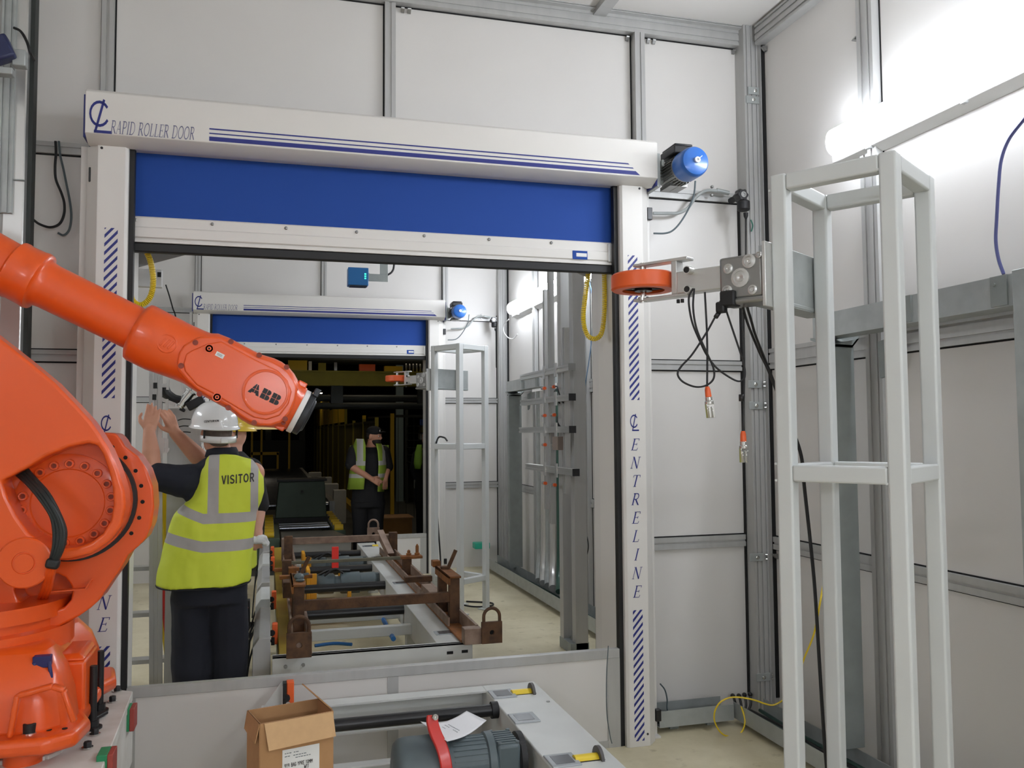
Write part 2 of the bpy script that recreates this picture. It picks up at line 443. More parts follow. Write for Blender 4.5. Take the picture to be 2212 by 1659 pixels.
def joint_plate(px, py, label):
    c = at(px, py, Y=YM-0.108)
    t = thing('joint_plate', label, 'bracket', c, 'plates on the corner post')
    m2 = MB(); m2.box(c.x-0.045, c.x+0.04, c.y, c.y+0.008, c.z-0.022, c.z+0.022); m2.build('plate', M_GALV, t, 0.002)
    m2 = MB()
    m2.lathe([(0.011, 0), (0.011, 0.005), (0.006, 0.008), (0.001, 0.008)], c+V((0.0, 0, 0)), (0, -1, 0), 12)
    m2.build('bolt', M_CHROME, t)
    m2 = MB()
    for dz in (-0.012, 0.012): m2.lathe([(0.008, 0), (0.008, 0.012), (0.001, 0.012)], c+V((0.05, 0, dz)), (1, -0.3, 0), 10)
    m2.build('side_screw', M_CHROME, t)
for px, py, lb in ((1631, 196, 'topmost small steel plate bolted across the corner post'),
                   (1627, 215, 'second small steel plate down the corner post, tilted, beside the top one'),
                   (1632, 830, 'small steel plate on the corner post level with the hanging loop of cable'),
                   (1634, 876, 'small steel plate on the corner post just below the cable loop'),
                   (1636, 1204, 'small steel plate on the corner post just under the lower wall rail'),
                   (1650, 1463, 'lowest steel plate on the corner post, above the floor tray')):
    joint_plate(px, py, lb)
# ================================================================ fluorescent fittings
M_TUBE = mat('lit_diffuser', (245, 247, 250), 0.4, emit=(240, 246, 255), estr=LAMP_POWER)
def fitting(y0, y1, label, x=XR, s=-1, zc=3.015, bright=None):
    """weatherproof batten on a side wall; s = direction away from the wall"""
    t = thing('fluorescent_light', label, 'light', (x, (y0+y1)/2, zc), 'fluorescent fittings on the walls')
    # base tray: shallow trough against the wall
    mb = MB()
    sec = [(0.0, 0.085), (0.05, 0.085), (0.06, 0.072), (0.06, -0.085), (0.0, -0.115)]
    mb.prism([(x+s*a, y0-0.03, zc+b) for a, b in sec], (0, y1-y0+0.06, 0))
    mb.build('base_tray', M_LABEL, t, 0.004)
    # domed diffuser
    mb = MB(); n = 10; rings = []
    for yy, k in ((y0, 0.75), (y0+0.025, 1.0), (y1-0.025, 1.0), (y1, 0.75)):
        pr = []
        for i in range(n+1):
            a = -pi/2 + pi*i/n
            pr.append(V((x+s*(0.06+0.075*k*max(cos(a), 0)**0.6), yy, zc+0.070*k*sin(a))))
        rings.append(pr)
    mb.loft(rings, True); mb.build('diffuser', M_TUBE, t)
    for yy in (y0+0.25, y0+0.75, y1-0.25):
        mb = MB(); mb.box(x+s*0.055, x+s*0.075, yy-0.012, yy+0.012, zc-0.10, zc-0.075)
        mb.build('clip', M_STEEL, t)
    return t
fitting(2.05, 3.63, 'long lit fluorescent light on the right wall above the near tower frame')
fitting(7.99, 9.55, 'short looking lit fluorescent light far off on the right wall, seen through the open door')
fitting(-1.6, 0.0, 'lit fluorescent light on the right wall nearest the viewpoint')
fitting(-2.2, -0.6, 'lit fluorescent light on the left wall nearest the viewpoint', XL, 1)
fitting(5.2, 6.8, 'added unseen fluorescent light on the left wall of the far bay', XL, 1)  # guessed fitting out of sight, added as extra light for the far bay
fitting(5.85, 7.3, 'lit fluorescent light of the far bay half hidden behind the rack posts')
for x_, lb_ in ((0.5, 'added unseen fluorescent light on the wall behind the viewpoint, middle'), (1.95, 'added unseen fluorescent light on the wall behind the viewpoint, right')):
    f_ = fitting(-0.65, 0.65, lb_, 0.0, -1, 2.1)  # fill lamps added out of view, they brighten the floor and lower walls
    f_.rotation_euler.z = -pi/2; f_.location = (x_, -3.0, 2.1)
# ================================================================ rapid roller doors
YH, YC, YCU = 4.05, 4.12, 4.22      # header front, column front, curtain
def clip_z(poly, z0, z1):
    for sgn, lim in ((1, z0), (-1, z1)):
        out = []
        for i in range(len(poly)):
            a, b = poly[i-1], poly[i]
            da, db = sgn*(a[1]-lim), sgn*(b[1]-lim)
            if da >= 0 and db >= 0: out.append(b)
            elif da >= 0 > db or da < 0 <= db:
                t = da/(da-db); q = (a[0]+(b[0]-a[0])*t, a[1]+(b[1]-a[1])*t)
                out.append(q)
                if db >= 0: out.append(b)
        poly = out
        if not poly: break
    return poly
def hatch(mb, x0, x1, z0, z1, y, per=0.0385, th=0.0165, rise=0.062):
    z = z0-rise
    while z < z1:
        p = clip_z([(x0, z), (x1, z+rise), (x1, z+rise+th), (x0, z+th)], z0, z1)
        if len(p) > 2: mb.poly([(a, y, b) for a, b in p])
        z += per
LOGO = {'c': (1.0, [(arc(0.44, 0.57, 0.38, 0.35, 35, 330, 16), 0.085), ([(0.62, 1.0), (0.27, 0.02)], 0.095), ([(0.22, 0.04), (0.96, 0.04)], 0.085)])}

door = thing('rapid_roller_door', 'large white and blue roller door nearest the robot, half raised over the low panel', 'roller door', (0.6, 4.2, 0), 'rapid roller doors')
# header box: flat front, sloping underside
HX0, HX1, HZ0, HZ1 = -0.780, 1.941, 2.911, 3.097
mb = MB()
mb.prism([(HX0, YH, HZ0), (HX0, YH, HZ1), (HX0, YH+0.012, HZ1+0.012), (HX0, YM-0.06, HZ1+0.012), (HX0, YM-0.06, HZ0-0.02), (HX0, YCU-0.03, HZ0-0.02), (HX0, YH+0.075, HZ0-0.032)], (HX1-HX0, 0, 0))
header = mb.build('header_box', M_DOORWHITE, door, 0.003)
mb = MB()
mb.box(HX1, HX1+0.012, YH+0.03, YH+0.26, HZ0-0.03, HZ1-0.01); mb.box(HX0-0.012, HX0, YH+0.03, YH+0.26, HZ0-0.01, HZ1-0.005)
mb.build('end_plate', M_DECAL, header, 0.002)
# header lettering and stripes
mb = MB(); yq = YH-0.0012
def hz(px, py): p = at(px, py, Y=YH); return p
a, b = hz(424, 276), hz(1364, 356.5)
xs0, xs1 = -0.268, 1.800
for (z0, z1, e0) in ((2.970, 2.9765, 1.782), (2.950, 2.9555, 1.806), (2.918, 2.938, 1.840)):
    mb.poly([(xs0, yq, z0), (e0, yq, z0), (e0-(z1-z0)*1.2, yq, z1), (xs0, yq, z1)])
lettering(mb, 'c', hz(191, 285.5)+V((0, -0.001, 0)), (1, 0, 0), (0, 0, 1), 0.150, 0.098, LOGO)
mb.build('blue_lettering', M_DECAL, header, recalc=False)
mb = MB(); p0 = hz(238, 288); p1 = hz(419, 301)
lettering(mb, 'RAPID ROLLER DOOR', (p0.x, YH-0.001, p0.z), (1, 0, 0), (0, 0, 1), 0.058, p1.x-p0.x, GLY, 0.12, 0.06)
mb.build('grey_lettering', M_DECALGREY, header, recalc=False)
# columns
def column(sg, xi, letters_px):
    """sg=+1 right column (inner edge at xi, growing to +x)"""
    X = lambda d: xi+sg*d
    ZT = 2.885
    mb = MB()
    sec = [(0.0, YC+0.012), (0.012, YC), (0.125, YC), (0.178, YC+0.055), (0.178, YC+0.10), (0.178, YM-0.035), (0.0, YM-0.035)]
    mb.prism([(X(d), y, 0.0) for d, y in sec], (0, 0, ZT))
    c = mb.build('column', M_DOORWHITE, door, 0.002)
    mb = MB(); mb.box(X(0.186), X(0.215), YC+0.11, YM-0.03, 0.0, ZT+0.02); mb.box(X(0.186), X(0.222), YC+0.08, YM-0.03, 0, 0.012)
    mb.build('side_flange', M_DOORWHITE, c, 0.002)
    mb = MB(); mb.box(X(0.176), X(0.187), YC+0.105, YC+0.2, 0, ZT); mb.build('seam', M_DARK, c)
    # black brush seal on the inner edge and aluminium guide behind it
    mb = MB(); mb.box(X(-0.022), X(0.0), YC+0.035, YC+0.075, 0.0, 2.9); mb.build('brush_seal', M_BLACK, c)
    mb = MB(); mb.box(X(-0.006), X(0.03), YC+0.10, YM-0.031, 0.0, 2.9); mb.build('guide_rail', M_DOORWHITE, c)
    mb = MB()
    hx0, hx1 = sorted((X(0.038), X(0.092)))
    for z0, z1 in letters_px['hatch']: hatch(mb, hx0, hx1, z0, z1, YC-0.001)
    cx = (hx0+hx1)/2
    lettering(mb, 'c', (cx-0.028, YC-0.0006, letters_px['logo']), (1, 0, 0), (0, 0, 1), 0.088, 0.052, LOGO)
    for ch, z in letters_px['txt']:
        wd = GLY[ch][0]*0.058
        lettering(mb, ch, (cx-wd/2-0.008, YC-0.0006, z-0.030), (1, 0, 0), (0, 0, 1), 0.060, wd, GLY, 0.28)
    mb.build('blue_lettering', M_DECAL, c, recalc=False)
    mb = MB()
    for z in (2.87, 0.06): mb.cyl((X(0.11), YC-0.002, z), (X(0.11), YC+0.005, z), 0.006, seg=10)
    mb.build('screw', M_BLACK, c)
    return c
zz = lambda py: at(1372, py, Y=YC).z
txt = [('E', zz(965)), ('N', zz(1015)), ('T', zz(1052)), ('R', zz(1080)), ('E', zz(1118)), ('L', zz(1160)), ('I', zz(1200)), ('N', zz(1238)), ('E', zz(1278))]
zt, zb = zz(960), zz(1278)
txt = [(c, zt+(zb-zt)*i/8) for i, c in enumerate('ENTRELINE')]
LT = {'hatch': ((zz(864), zz(552)), (0.03, zz(1318))), 'logo': zz(931), 'txt': txt}
cR = column(1, 1.757, LT)
cL = column(-1, -0.613, LT)
mb = MB(); p = at(1402, 462, Y=4.2); mb.box(p.x-0.014, p.x+0.016, 4.19, 4.22, p.z-0.033, p.z+0.033); mb.build('black_connector', M_BLACKGLOSS, cR, 0.003)
mb = MB(); p = at(1421, 1545, Y=4.2); mb.box(p.x-0.014, p.x+0.016, 4.19, 4.22, p.z-0.03, p.z+0.03); mb.build('black_connector', M_BLACKGLOSS, cR, 0.003)
mb = MB(); p = at(202, 379, Y=4.17); mb.box(p.x-0.018, p.x+0.018, 4.155, 4.18, p.z-0.033, p.z+0.033); mb.build('black_connector', M_BLACKGLOSS, cL, 0.003)
# curtain, bottom bar
CX0, CX1 = -0.612, 1.760
mb = MB(); mb.box(CX0, CX1, YCU-0.002, YCU+0.002, 2.56, 2.93); cur = mb.build('curtain', M_BLUE, door)
mb = MB()
mb.prism([(CX0, YCU-0.012, 2.594), (CX0, YCU-0.018, 2.588), (CX0, YCU-0.018, 2.545), (CX0, YCU-0.024, 2.540), (CX0, YCU-0.024, 2.497), (CX0, YCU-0.014, 2.492), (CX0, YCU-0.014, 2.486), (CX0, YCU-0.026, 2.484), (CX0, YCU-0.026, 2.472),
          (CX0, YCU+0.02, 2.472), (CX0, YCU+0.02, 2.594)], (CX1-CX0, 0, 0))
bar = mb.build('bottom_bar', M_DOORWHITE, door, 0.001)
mb = MB(); mb.box(CX0+0.002, CX1-0.002, YCU-0.022, YCU+0.016, 2.428, 2.472); mb.build('rubber_edge', M_BLACK, bar, 0.006)
for i in range(8):
    mb = MB(); x = CX0+0.02+i*0.3325
    mb.lathe([(0.008, 0), (0.008, 0.003), (0.004, 0.006), (0.001, 0.006)], (x, YCU-0.018, 2.574), (0, -1, 0), 10); mb.build('rivet', M_STEEL, bar)
mb = MB(); mb.box(CX1-0.044, CX1+0.001, YCU-0.030, YCU-0.012, 2.488, 2.585); mb.build('end_clamp', M_ALU_BRIGHT, bar, 0.002)
p0, p1 = at(1237, 541, Y=YCU-0.026), at(1269, 561, Y=YCU-0.026)
mb = MB(); mb.box(p0.x, p1.x, YCU-0.0265, YCU-0.024, p1.z, p0.z); lb = mb.build('rating_label', M_BLUE, bar)
mb = MB(); mb.box(p0.x+0.02, p1.x-0.004, YCU-0.0275, YCU-0.026, p1.z+0.014, p0.z-0.012); mb.build('label_field', M_LABEL, lb)
# gearmotor on the right end, axis towards the viewpoint
mc = V((2.075, 0, 2.964))
mot = None
def P(y, dx=0, dz=0): return V((mc.x+dx, y, mc.z+dz))
mb = MB()
mb.lathe([(0.062, 0), (0.066, 0.01), (0.066, 0.165), (0.060, 0.18), (0.074, 0.182), (0.074, 0.20), (0.064, 0.202)], P(4.20), (0, -1, 0), 28)
for i in range(28):
    a = 2*pi*i/28
    if abs(a-pi/2) < 0.5: continue
    d = V((cos(a), 0, sin(a))); mb.bar(P(4.19)+d*0.071, P(4.025)+d*0.071, 0.004, 0.016, d)
mb.box(mc.x-0.05, mc.x+0.05, 4.08, 4.2, mc.z-0.078, mc.z-0.058)
mot = mb.build('gearmotor', M_STEEL, door)
mb = MB(); mb.lathe([(0.074, 0), (0.079, 0.004), (0.079, 0.085), (0.077, 0.10), (0.070, 0.112), (0.052, 0.120), (0.001, 0.124)], P(4.0), (0, -1, 0), 32)
cov = mb.build('fan_cover', mat('fan_cover_blue', (36, 98, 178), 0.35, coat=0.3), mot)
mb = MB(); mb.lathe([(0.015, 0), (0.015, 0.012), (0.007, 0.013), (0.006, 0.004), (0.001, 0.004)], P(3.877), (0, -1, 0), 16)
mb.bar(P(3.868, 0.010, 0.008), P(3.868, 0.026, 0.022), 0.003, 0.002, (0, 1, 0)); mb.build('shaft_cap', M_LABEL, cov)
mb = MB(); mb.box(mc.x-0.062, mc.x+0.055, 4.0, 4.17, mc.z+0.072, mc.z+0.115); mb.box(mc.x-0.055, mc.x+0.048, 4.008, 4.162, mc.z+0.115, mc.z+0.128)
mb.build('terminal_box', M_BLACKGLOSS, mot, 0.006)
mb = MB(); mb.box(HX1+0.008, mc.x-0.055, 4.14, 4.23, mc.z-0.05, mc.z+0.07); mb.box(HX1+0.01, HX1+0.03, 4.08, 4.22, mc.z-0.09, mc.z+0.09)
mb.box(mc.x-0.10, mc.x-0.085, 4.07, 4.10, mc.z+0.02, mc.z+0.055)
mb.build('mounting_bracket', M_GALV, mot, 0.003)

door2 = dup(door, (0, 5.6, 0), 'white and blue roller door in the distance, half raised in front of the dark factory')
# yellow coiled cords behind the near curtain
def coil(name, pts, label, turns, R=0.0105, r=0.0038):
    path = spline([V(p) for p in pts], 24); n = len(path)
    out = []; per = 10
    L = [0]
    for i in range(1, n): L.append(L[-1]+(path[i]-path[i-1]).length)
    N = turns*per; j = 0
    up = V((0, 1, 0))
    for k in range(N+1):
        s = L[-1]*k/N
        while j < n-2 and L[j+1] < s: j += 1
        t = (s-L[j])/max(L[j+1]-L[j], 1e-9); c = path[j].lerp(path[j+1], t)
        d = (path[j+1]-path[j]).normalized(); x = d.cross(up).normalized(); yv = x.cross(d)
        a = 2*pi*k/per
        out.append(c + x*(R*cos(a)) + yv*(R*sin(a)))
    mb = MB(); mb.tube(out, r, 5)
    return tag(mb.build(name, M_YELLOW), label, 'cable', 'yellow coiled cables of the near roller door')
yk = 4.30
coil('coiled_cable', [at(x, y, Y=yk) for x, y in ((1271, 588), (1264, 640), (1260, 690), (1268, 722), (1284, 732), (1299, 720), (1305, 680), (1306, 630), (1305, 588))], 'yellow coiled cable hanging at the right inside the near roller door', 78)
coil('coiled_cable', [at(x, y, Y=yk) for x, y in ((283, 540), (283, 590), (282, 635), (291, 654), (308, 658), (325, 640), (331, 605), (325, 565), (315, 541))], 'yellow coiled cable looping down behind the robot arm at the left of the near door', 70)
# ================================================================ tower frames with guide rollers
def tower(x0, y0, th, label, group='welded tower frames'):
    t = thing('tower_frame', label, 'frame', (x0, y0, 0), group)
    d1 = V((-sin(th), cos(th), 0)); d2 = V((cos(th), sin(th), 0)); P0 = V((x0, y0, 0))
    a = 0.375; tb = 0.05; H = 2.385
    R = Matrix((d2, d1, V((0, 0, 1)))).transposed()
    C4 = [P0+d1*(u*a+(0.5-u)*tb)+d2*(v*a+(0.5-v)*tb) for u, v in ((0, 0), (1, 0), (1, 1), (0, 1))]
    for c in C4:
        mb = MB(); mb.obox(c+V((0, 0, H/2)), (tb, tb, H), R); leg = mb.build('leg', M_FRAME, t, 0.007, seg=3)
        mb = MB(); mb.obox(c+V((0, 0, 0.005)), (0.11, 0.11, 0.01), R); mb.cyl(c+d2*0.042+d1*0.042+V((0, 0, 0.01)), c+d2*0.042+d1*0.042+V((0, 0, 0.03)), 0.008, seg=8)
        mb.build('foot_plate', M_FRAME, leg, 0.001)
    for zt in (H-0.002, 1.493, 0.31):
        for i in range(4):
            p, q = C4[i], C4[(i+1) % 4]; d = (q-p).normalized()
            mb = MB(); mb.bar(p+d*tb/2+V((0, 0, zt-tb/2)), q-d*tb/2+V((0, 0, zt-tb/2)), tb*0.94, tb)
            mb.build('rail', M_FRAME, t, 0.006, seg=3)
    # weld beads on two legs
    for c in C4[:2]:
        for zt in (H-0.05, 1.443, 1.493):
            mb = MB(); mb.tube([c-d2*0.024+d1*0.027+V((0, 0, zt+0.003)), c+d2*0.024+d1*0.027+V((0, 0, zt+0.003))], 0.004, 6)
            mb.build('weld_bead', M_FRAME, t)
    return t, P0, d1, d2, R, C4
TH = 0.575
t1, P0, d1, d2, R12, C4 = tower(1.69, 2.0, TH, 'tall grey welded tower frame standing nearest, right of the door')
t2, *_ = tower(1.62, 7.44, 0.565, 'small looking grey welded tower frame in the far bay, beside the distant door')

def roller(P0, d1, d2, R, label, group='orange wheeled guide arms'):
    """guide roller on an arm from the left leg of a tower"""
    P1 = P0+d1*0.375
    Z = V((0, 0, 1))
    def q(s, n, z): return P1 + d1*s + d2*n + V((0, 0, z))
    t = thing('guide_roller_arm', label, 'guide roller', q(0.1, 0.02, 1.9), group)
    Rr = Matrix((d1, d2, Z)).transposed()
    mb = MB(); mb.obox(q(0.03, 0.26, 2.085), (0.05, 0.46, 0.19), Rr); mb.obox(q(0.048, 0.26, 2.0), (0.09, 0.46, 0.012), Rr)
    mb.build('mounting_beam', M_GALV, t, 0.002)
    mb = MB(); mb.obox(q(0.005, 0.0, 2.075), (0.012, 0.09, 0.20), Rr); mb.build('mounting_plate', M_ALU_BRIGHT, t, 0.002)
    mb = MB(); mb.obox(q(0.085, 0.005, 2.075), (0.145, 0.085, 0.135), Rr)
    mb.obox(q(0.08, 0.005, 2.0), (0.16, 0.10, 0.02), Rr)
    gb = mb.build('pivot_block', M_STEEL, t, 0.008)
    for s, z, r in ((0.085, 2.072, 0.030), (0.055, 2.12, 0.022), (0.125, 2.105, 0.016), (0.13, 2.035, 0.018), (0.045, 2.03, 0.015), (0.022, 2.135, 0.010)):
        mb = MB(); c = q(s, -0.037, z)
        mb.lathe([(r, 0), (r, 0.004), (r*0.72, 0.005), (r*0.70, 0.001), (r*0.42, 0.002), (r*0.40, 0.006), (r*0.2, 0.006), (0.001, 0.003)], c, -d2, 16)
        mb.build('cap_screw', M_ALU_BRIGHT, gb)
    mb = MB(); mb.obox(q(0.235, 0.0, 2.085), (0.17, 0.05, 0.075), Rr)
    arm = mb.build('arm_bar', M_ALU_BRIGHT, t, 0.004)
    for z in (2.118, 2.055):
        mb = MB(); c = q(0.265, -0.025, z)
        mb.cyl(c, c-d2*0.028, 0.013, seg=14); mb.mi = 1; mb.cyl(c-d2*0.0281, c-d2*0.029, 0.010, seg=14)
        mb.build('buffer', [M_CHROME, M_BLACK], arm)
    mb = MB()
    for z in (2.165, 2.045):
        mb.obox(q(0.385, 0.0, z), (0.21, 0.045, 0.010), Rr)
    mb.obox(q(0.33, 0.0, 2.105), (0.02, 0.045, 0.11), Rr)
    mb.build('fork', M_ALU_BRIGHT, t, 0.002)
    wc = q(0.46, -0.005, 2.105)
    mb = MB(); prof = [(0.072, -0.028), (0.104, -0.028), (0.110, -0.022), (0.110, 0.022), (0.104, 0.028), (0.072, 0.028)]
    mb.loft([mb.ring(wc+Z*h, Z, r, 48) for r, h in prof+[prof[0]]], False)
    wheel = mb.build('wheel', M_ORANGE_PLASTIC, t)
    mb = MB(); mb.lathe([(0.072, -0.018), (0.06, -0.010), (0.03, -0.010), (0.03, -0.03), (0.001, -0.03)], wc, Z, 32, False)
    mb.lathe([(0.072, 0.018), (0.03, 0.012), (0.001, 0.012)], wc, Z, 32, False)
    for i in range(5):
        a = 2*pi*i/5; v = V((cos(a), sin(a), 0)); mb.bar(wc+v*0.02-Z*0.014, wc+v*0.07-Z*0.014, 0.016, 0.012)
    hub = mb.build('hub', M_BLACKGLOSS, wheel)
    mb = MB(); mb.cyl(wc-Z*0.068, wc+Z*0.068, 0.011, seg=14); mb.lathe([(0.02, 0), (0.02, 0.012), (0.001, 0.012)], wc-Z*0.05, -Z, 12); mb.build('axle', M_CHROME, wheel)
    mb = MB()
    for k in (0.30, 0.315):
        c = q(k, -0.022, 2.03); mb.cyl(c, c-Z*0.012, 0.006, seg=8)
    mb.build('lower_screw', M_BLACK, t)
    return t, q
ra1, qn = roller(P0, d1, d2, R12, 'large looking orange wheel on an aluminium arm in front of the near door column')
ra2, _q = roller(V((1.62, 7.44, 0)), V((-sin(.565), cos(.565), 0)), V((cos(.565), sin(.565), 0)), None, 'tiny looking orange wheel on an arm far off against the dark factory')

# cables and hanging proximity sensors under the near arm
YP = 2.45
def pts(lst, Y=YP): return [at(x, y, Y=Y) for x, y in lst]
def z3(lst): return [(1250+x/3.016, 500+y/3.016) for x, y in lst]
def cable(name, path, label, r=0.0035, m=None, group=None, n=8, seg=6):
    mb = MB(); mb.tube(path, r, seg, smooth=n)
    return tag(mb.build(name, m or M_BLACK), label, 'cable', group)
GC = 'dark cables looped under the orange wheel arm'
cable('cable', pts(z3([(745, 372), (720, 420), (720, 490), (742, 600), (790, 715), (835, 805), (900, 890), (1000, 960), (1055, 975), (1083, 940), (1072, 850), (1020, 690), (960, 510), (935, 415)])),
      'thin dark cable hanging in the wider of the two loops below the orange wheel arm', 0.0032, None, GC)
cl2 = cable('cable', pts(z3([(752, 372), (746, 500), (770, 640), (835, 790), (878, 890), (878, 960), (830, 1003), (760, 1012), (680, 980), (645, 930), (668, 880), (740, 800), (835, 655), (900, 540), (965, 460), (1000, 410)]), YP-0.02),
      'thin dark cable with a small black splice, in the narrower loop crossing itself', 0.0032, None, GC)
p, q_ = pts(z3([(892, 560), (918, 522)]), YP-0.02); mb = MB(); mb.cyl(p, q_, 0.0075, seg=10); mb.build('splice', M_BLACKGLOSS, cl2)
cable('cable', pts(z3([(985, 420), (1000, 455), (1020, 470), (1045, 450), (1055, 410)])), 'short black cable curl right under the pivot block', 0.004, None, GC)
def sensor(top, joint, collar, bottom, label, Y=YP, sleeve=None):
    T, J, K, B = pts(z3([top]), Y)[0], pts(z3([joint]), Y)[0], pts(z3([collar]), Y)[0], pts(z3([bottom]), Y)[0]
    t = thing('hanging_sensor', label, 'sensor', B, 'sensors hanging on cables from the wheel arm')
    mb = MB(); mid = (T+J)/2+V((0.004, 0, 0)); mb.tube([T, mid, J], 0.0032, 6, smooth=6); mb.build('cable', M_BLACK, t)
    d = (K-J).normalized()
    mb = MB(); mb.lathe([(0.006, 0), (0.009, 0.01), (0.010, (K-J).length)], J, d, 14); mb.build('plug', M_ORANGE_PLASTIC, t)
    d2_ = (B-K).normalized(); L = (B-K).length
    mb = MB(); mb.lathe([(0.011, 0), (0.011, 0.012), (0.014, 0.014), (0.014, 0.022), (0.0125, 0.024)], K, d2_, 14)
    mb.bar(K+d2_*0.02, B, 0.026, 0.013, (0, 1, 0)); mb.bar(K+d2_*0.03+V((0.006, -0.008, 0)), B+V((0.006, -0.008, 0)), 0.008, 0.008, (0, 1, 0)); mb.bar(K+d2_*0.03+V((-0.007, -0.008, 0)), B+V((-0.007, -0.008, 0)), 0.008, 0.008, (0, 1, 0))
    mb.build('sensor_body', M_CHROME, t, 0.001)
    if sleeve:
        s0, s1 = pts(z3(sleeve), Y); mb = MB(); mb.cyl(s0, s1, 0.0085, seg=10); mb.build('sleeve', M_BLACKGLOSS, t)
sensor((822, 395), (837, 1010), (846, 1078), (862, 1213), 'orange tipped steel sensor hanging higher, between the looped cables')
sensor((1072, 470), (1071, 1300), (1073, 1368), (1078, 1505), 'orange tipped steel sensor hanging lower, beside the corner post', sleeve=[(1060, 1062), (1061, 1106)])
dn = [at(x, y, Y=Y) for x, y, Y in ((1598, 632, 2.42), (1612, 690, 2.46), (1640, 760, 2.55), (1660, 802, 2.62), (1690, 880, 2.7), (1727, 975, 2.75), (1737, 1060, 2.78), (1757, 1250, 2.82), (1768, 1420, 2.84), (1778, 1580, 2.86), (1786, 1680, 2.88))]
cable('cable', dn, 'long dark cable slanting from the wheel arm down inside the near tower frame', 0.0045, None, GC)
dn2 = [p_+V((0.012, 0.01, 0)) for p_ in dn]; dn2[0] = at(1610, 650, Y=2.42); dn2[1] = at(1622, 690, Y=2.46); dn2[2] = at(1634, 730, Y=2.5)
cable('cable', dn2, 'second long dark cable running close along the slanting one inside the tower frame', 0.0045, None, GC)
mb = MB(); mb.obox(qn(0.125, -0.03, 2.01), (0.05, 0.05, 0.05), R12); mb.obox(qn(0.15, -0.04, 1.985), (0.03, 0.03, 0.035), R12)
tag(mb.build('cable_clamp', M_BLACK, None, 0.006), 'black lump of clamped cable ends under the pivot block of the wheel arm', 'clamp')

# ================================================================ trunking on the right wall
def trunk_u(dy, label):
    """galvanised trunking: an upright duct, a beam on top of it along the wall and a second upright"""
    t = thing('cable_trunking', label, 'trunking', (2.6, 3.0+dy, 0), 'galvanised trunking on the right wall')
    mb = MB(); mb.box(2.53, 2.675, 3.49+dy, 3.56+dy, 0.125, 1.99); mb.build('upright_duct', M_GALV_DARK, t, 0.002)
    mb = MB(); mb.prism([(2.53, 3.48+dy, 1.99), (2.53, 3.62+dy, 2.03), (2.70, 3.62+dy, 2.03), (2.70, 3.48+dy, 2.03), (2.66, 3.48+dy, 1.985)], (0, 0, 0.012)); mb.build('corner_piece', M_GALV_DARK, t)
    mb = MB()
    # open channel beam (lower side open to the room)
    mb.prism([(2.545, 3.62+dy, 2.035), (2.545, 3.62+dy, 2.150), (2.66, 3.62+dy, 2.150), (2.66, 3.62+dy, 2.140), (2.555, 3.62+dy, 2.140), (2.555, 3.62+dy, 2.045), (2.66, 3.62+dy, 2.045), (2.66, 3.62+dy, 2.035)], (0, -1.20, 0))
    bm_ = mb.build('beam', M_GALV, t)
    for y in (2.95, 2.47):
        mb = MB(); mb.box(2.538, 2.546, y-0.004+dy, y+0.07+dy, 2.04, 2.15); mb.lathe([(0.007, 0), (0.007, 0.006), (0.001, 0.007)], (2.538, y+0.05+dy, 2.12), (-1, 0, 0), 8); mb.build('joint_strap', M_GALV_DARK, bm_)
    mb = MB(); mb.box(2.52 if dy == 0 else 2.64, 2.70, 2.33+dy, 2.425+dy, 0.0, 2.155); mb.build('end_duct', M_GALV, t, 0.002)
    mb = MB(); mb.prism([(2.70, 3.355+dy, 2.0), (2.70, 3.215+dy, 2.02), (2.70, 3.30+dy, 1.84), (2.70, 3.345+dy, 1.83)], (0.012, 0, 0)); mb.build('gusset', M_GALV_DARK, t)
    return t
trunk_u(0, 'galvanised trunking over the right wall behind the near tower frame')
trunk_u(5.6, 'galvanised trunking on the right wall of the far bay beside the distant tower frame')

def tray(name, path, wd, ht, label, z0=0.03, m=M_GALV):
    """floor trunking tray open at the top with cables inside"""
    t = thing(name, label, 'cable tray', (path[0][0], path[0][1], 0), 'floor trays')
    (xa, ya), (xb, yb) = path
    d = V((xb-xa, yb-ya, 0)); L = d.length; d.normalize(); n = V((-d.y, d.x, 0))
    a = V((xa, ya, 0))
    sec = [(-wd/2, z0), (-wd/2, z0+ht), (-wd/2+0.004, z0+ht), (-wd/2+0.004, z0+0.006), (wd/2-0.004, z0+0.006), (wd/2-0.004, z0+ht), (wd/2, z0+ht), (wd/2, z0)]
    mb = MB(); mb.prism([a+n*s+V((0, 0, z)) for s, z in sec], d*L); mb.build('trough', m, t)
    k = max(2, int(L/0.9)+1)
    for i in range(k):
        c = a+d*(L*(i+0.5)/k); mb = MB(); mb.obox(c+V((0, 0, z0/2)), (0.05, 0.05, z0), Matrix((n, d, V((0, 0, 1)))).transposed()); mb.build('foot', M_GALV_DARK, t)
    for i in range(4):
        s = (i-1.5)*wd*0.2; mb = MB()
        pp = [a+d*(L*j/6)+n*(s+random.uniform(-.012, .012))+V((0, 0, z0+0.022+random.uniform(0, 0.012))) for j in range(7)]
        mb.tube(pp, 0.010, 6, smooth=4); mb.build('cable', mat('tray_cable_green', (34, 62, 54), 0.5) if i % 2 else M_BLACK, t)
    return t
tray('floor_tray', ((2.00, 4.335), (2.44, 4.335)), 0.15, 0.085, 'galvanised floor tray along the wall right of the near door column')
tray('floor_tray', ((2.555, 4.30), (2.555, 2.3)), 0.19, 0.085, 'galvanised floor tray running along the right wall behind the near tower frame')
tray('floor_tray', ((2.52, 9.9), (2.52, 5.0)), 0.17, 0.11, 'galvanised floor tray along the right wall of the far bay', 0.04)
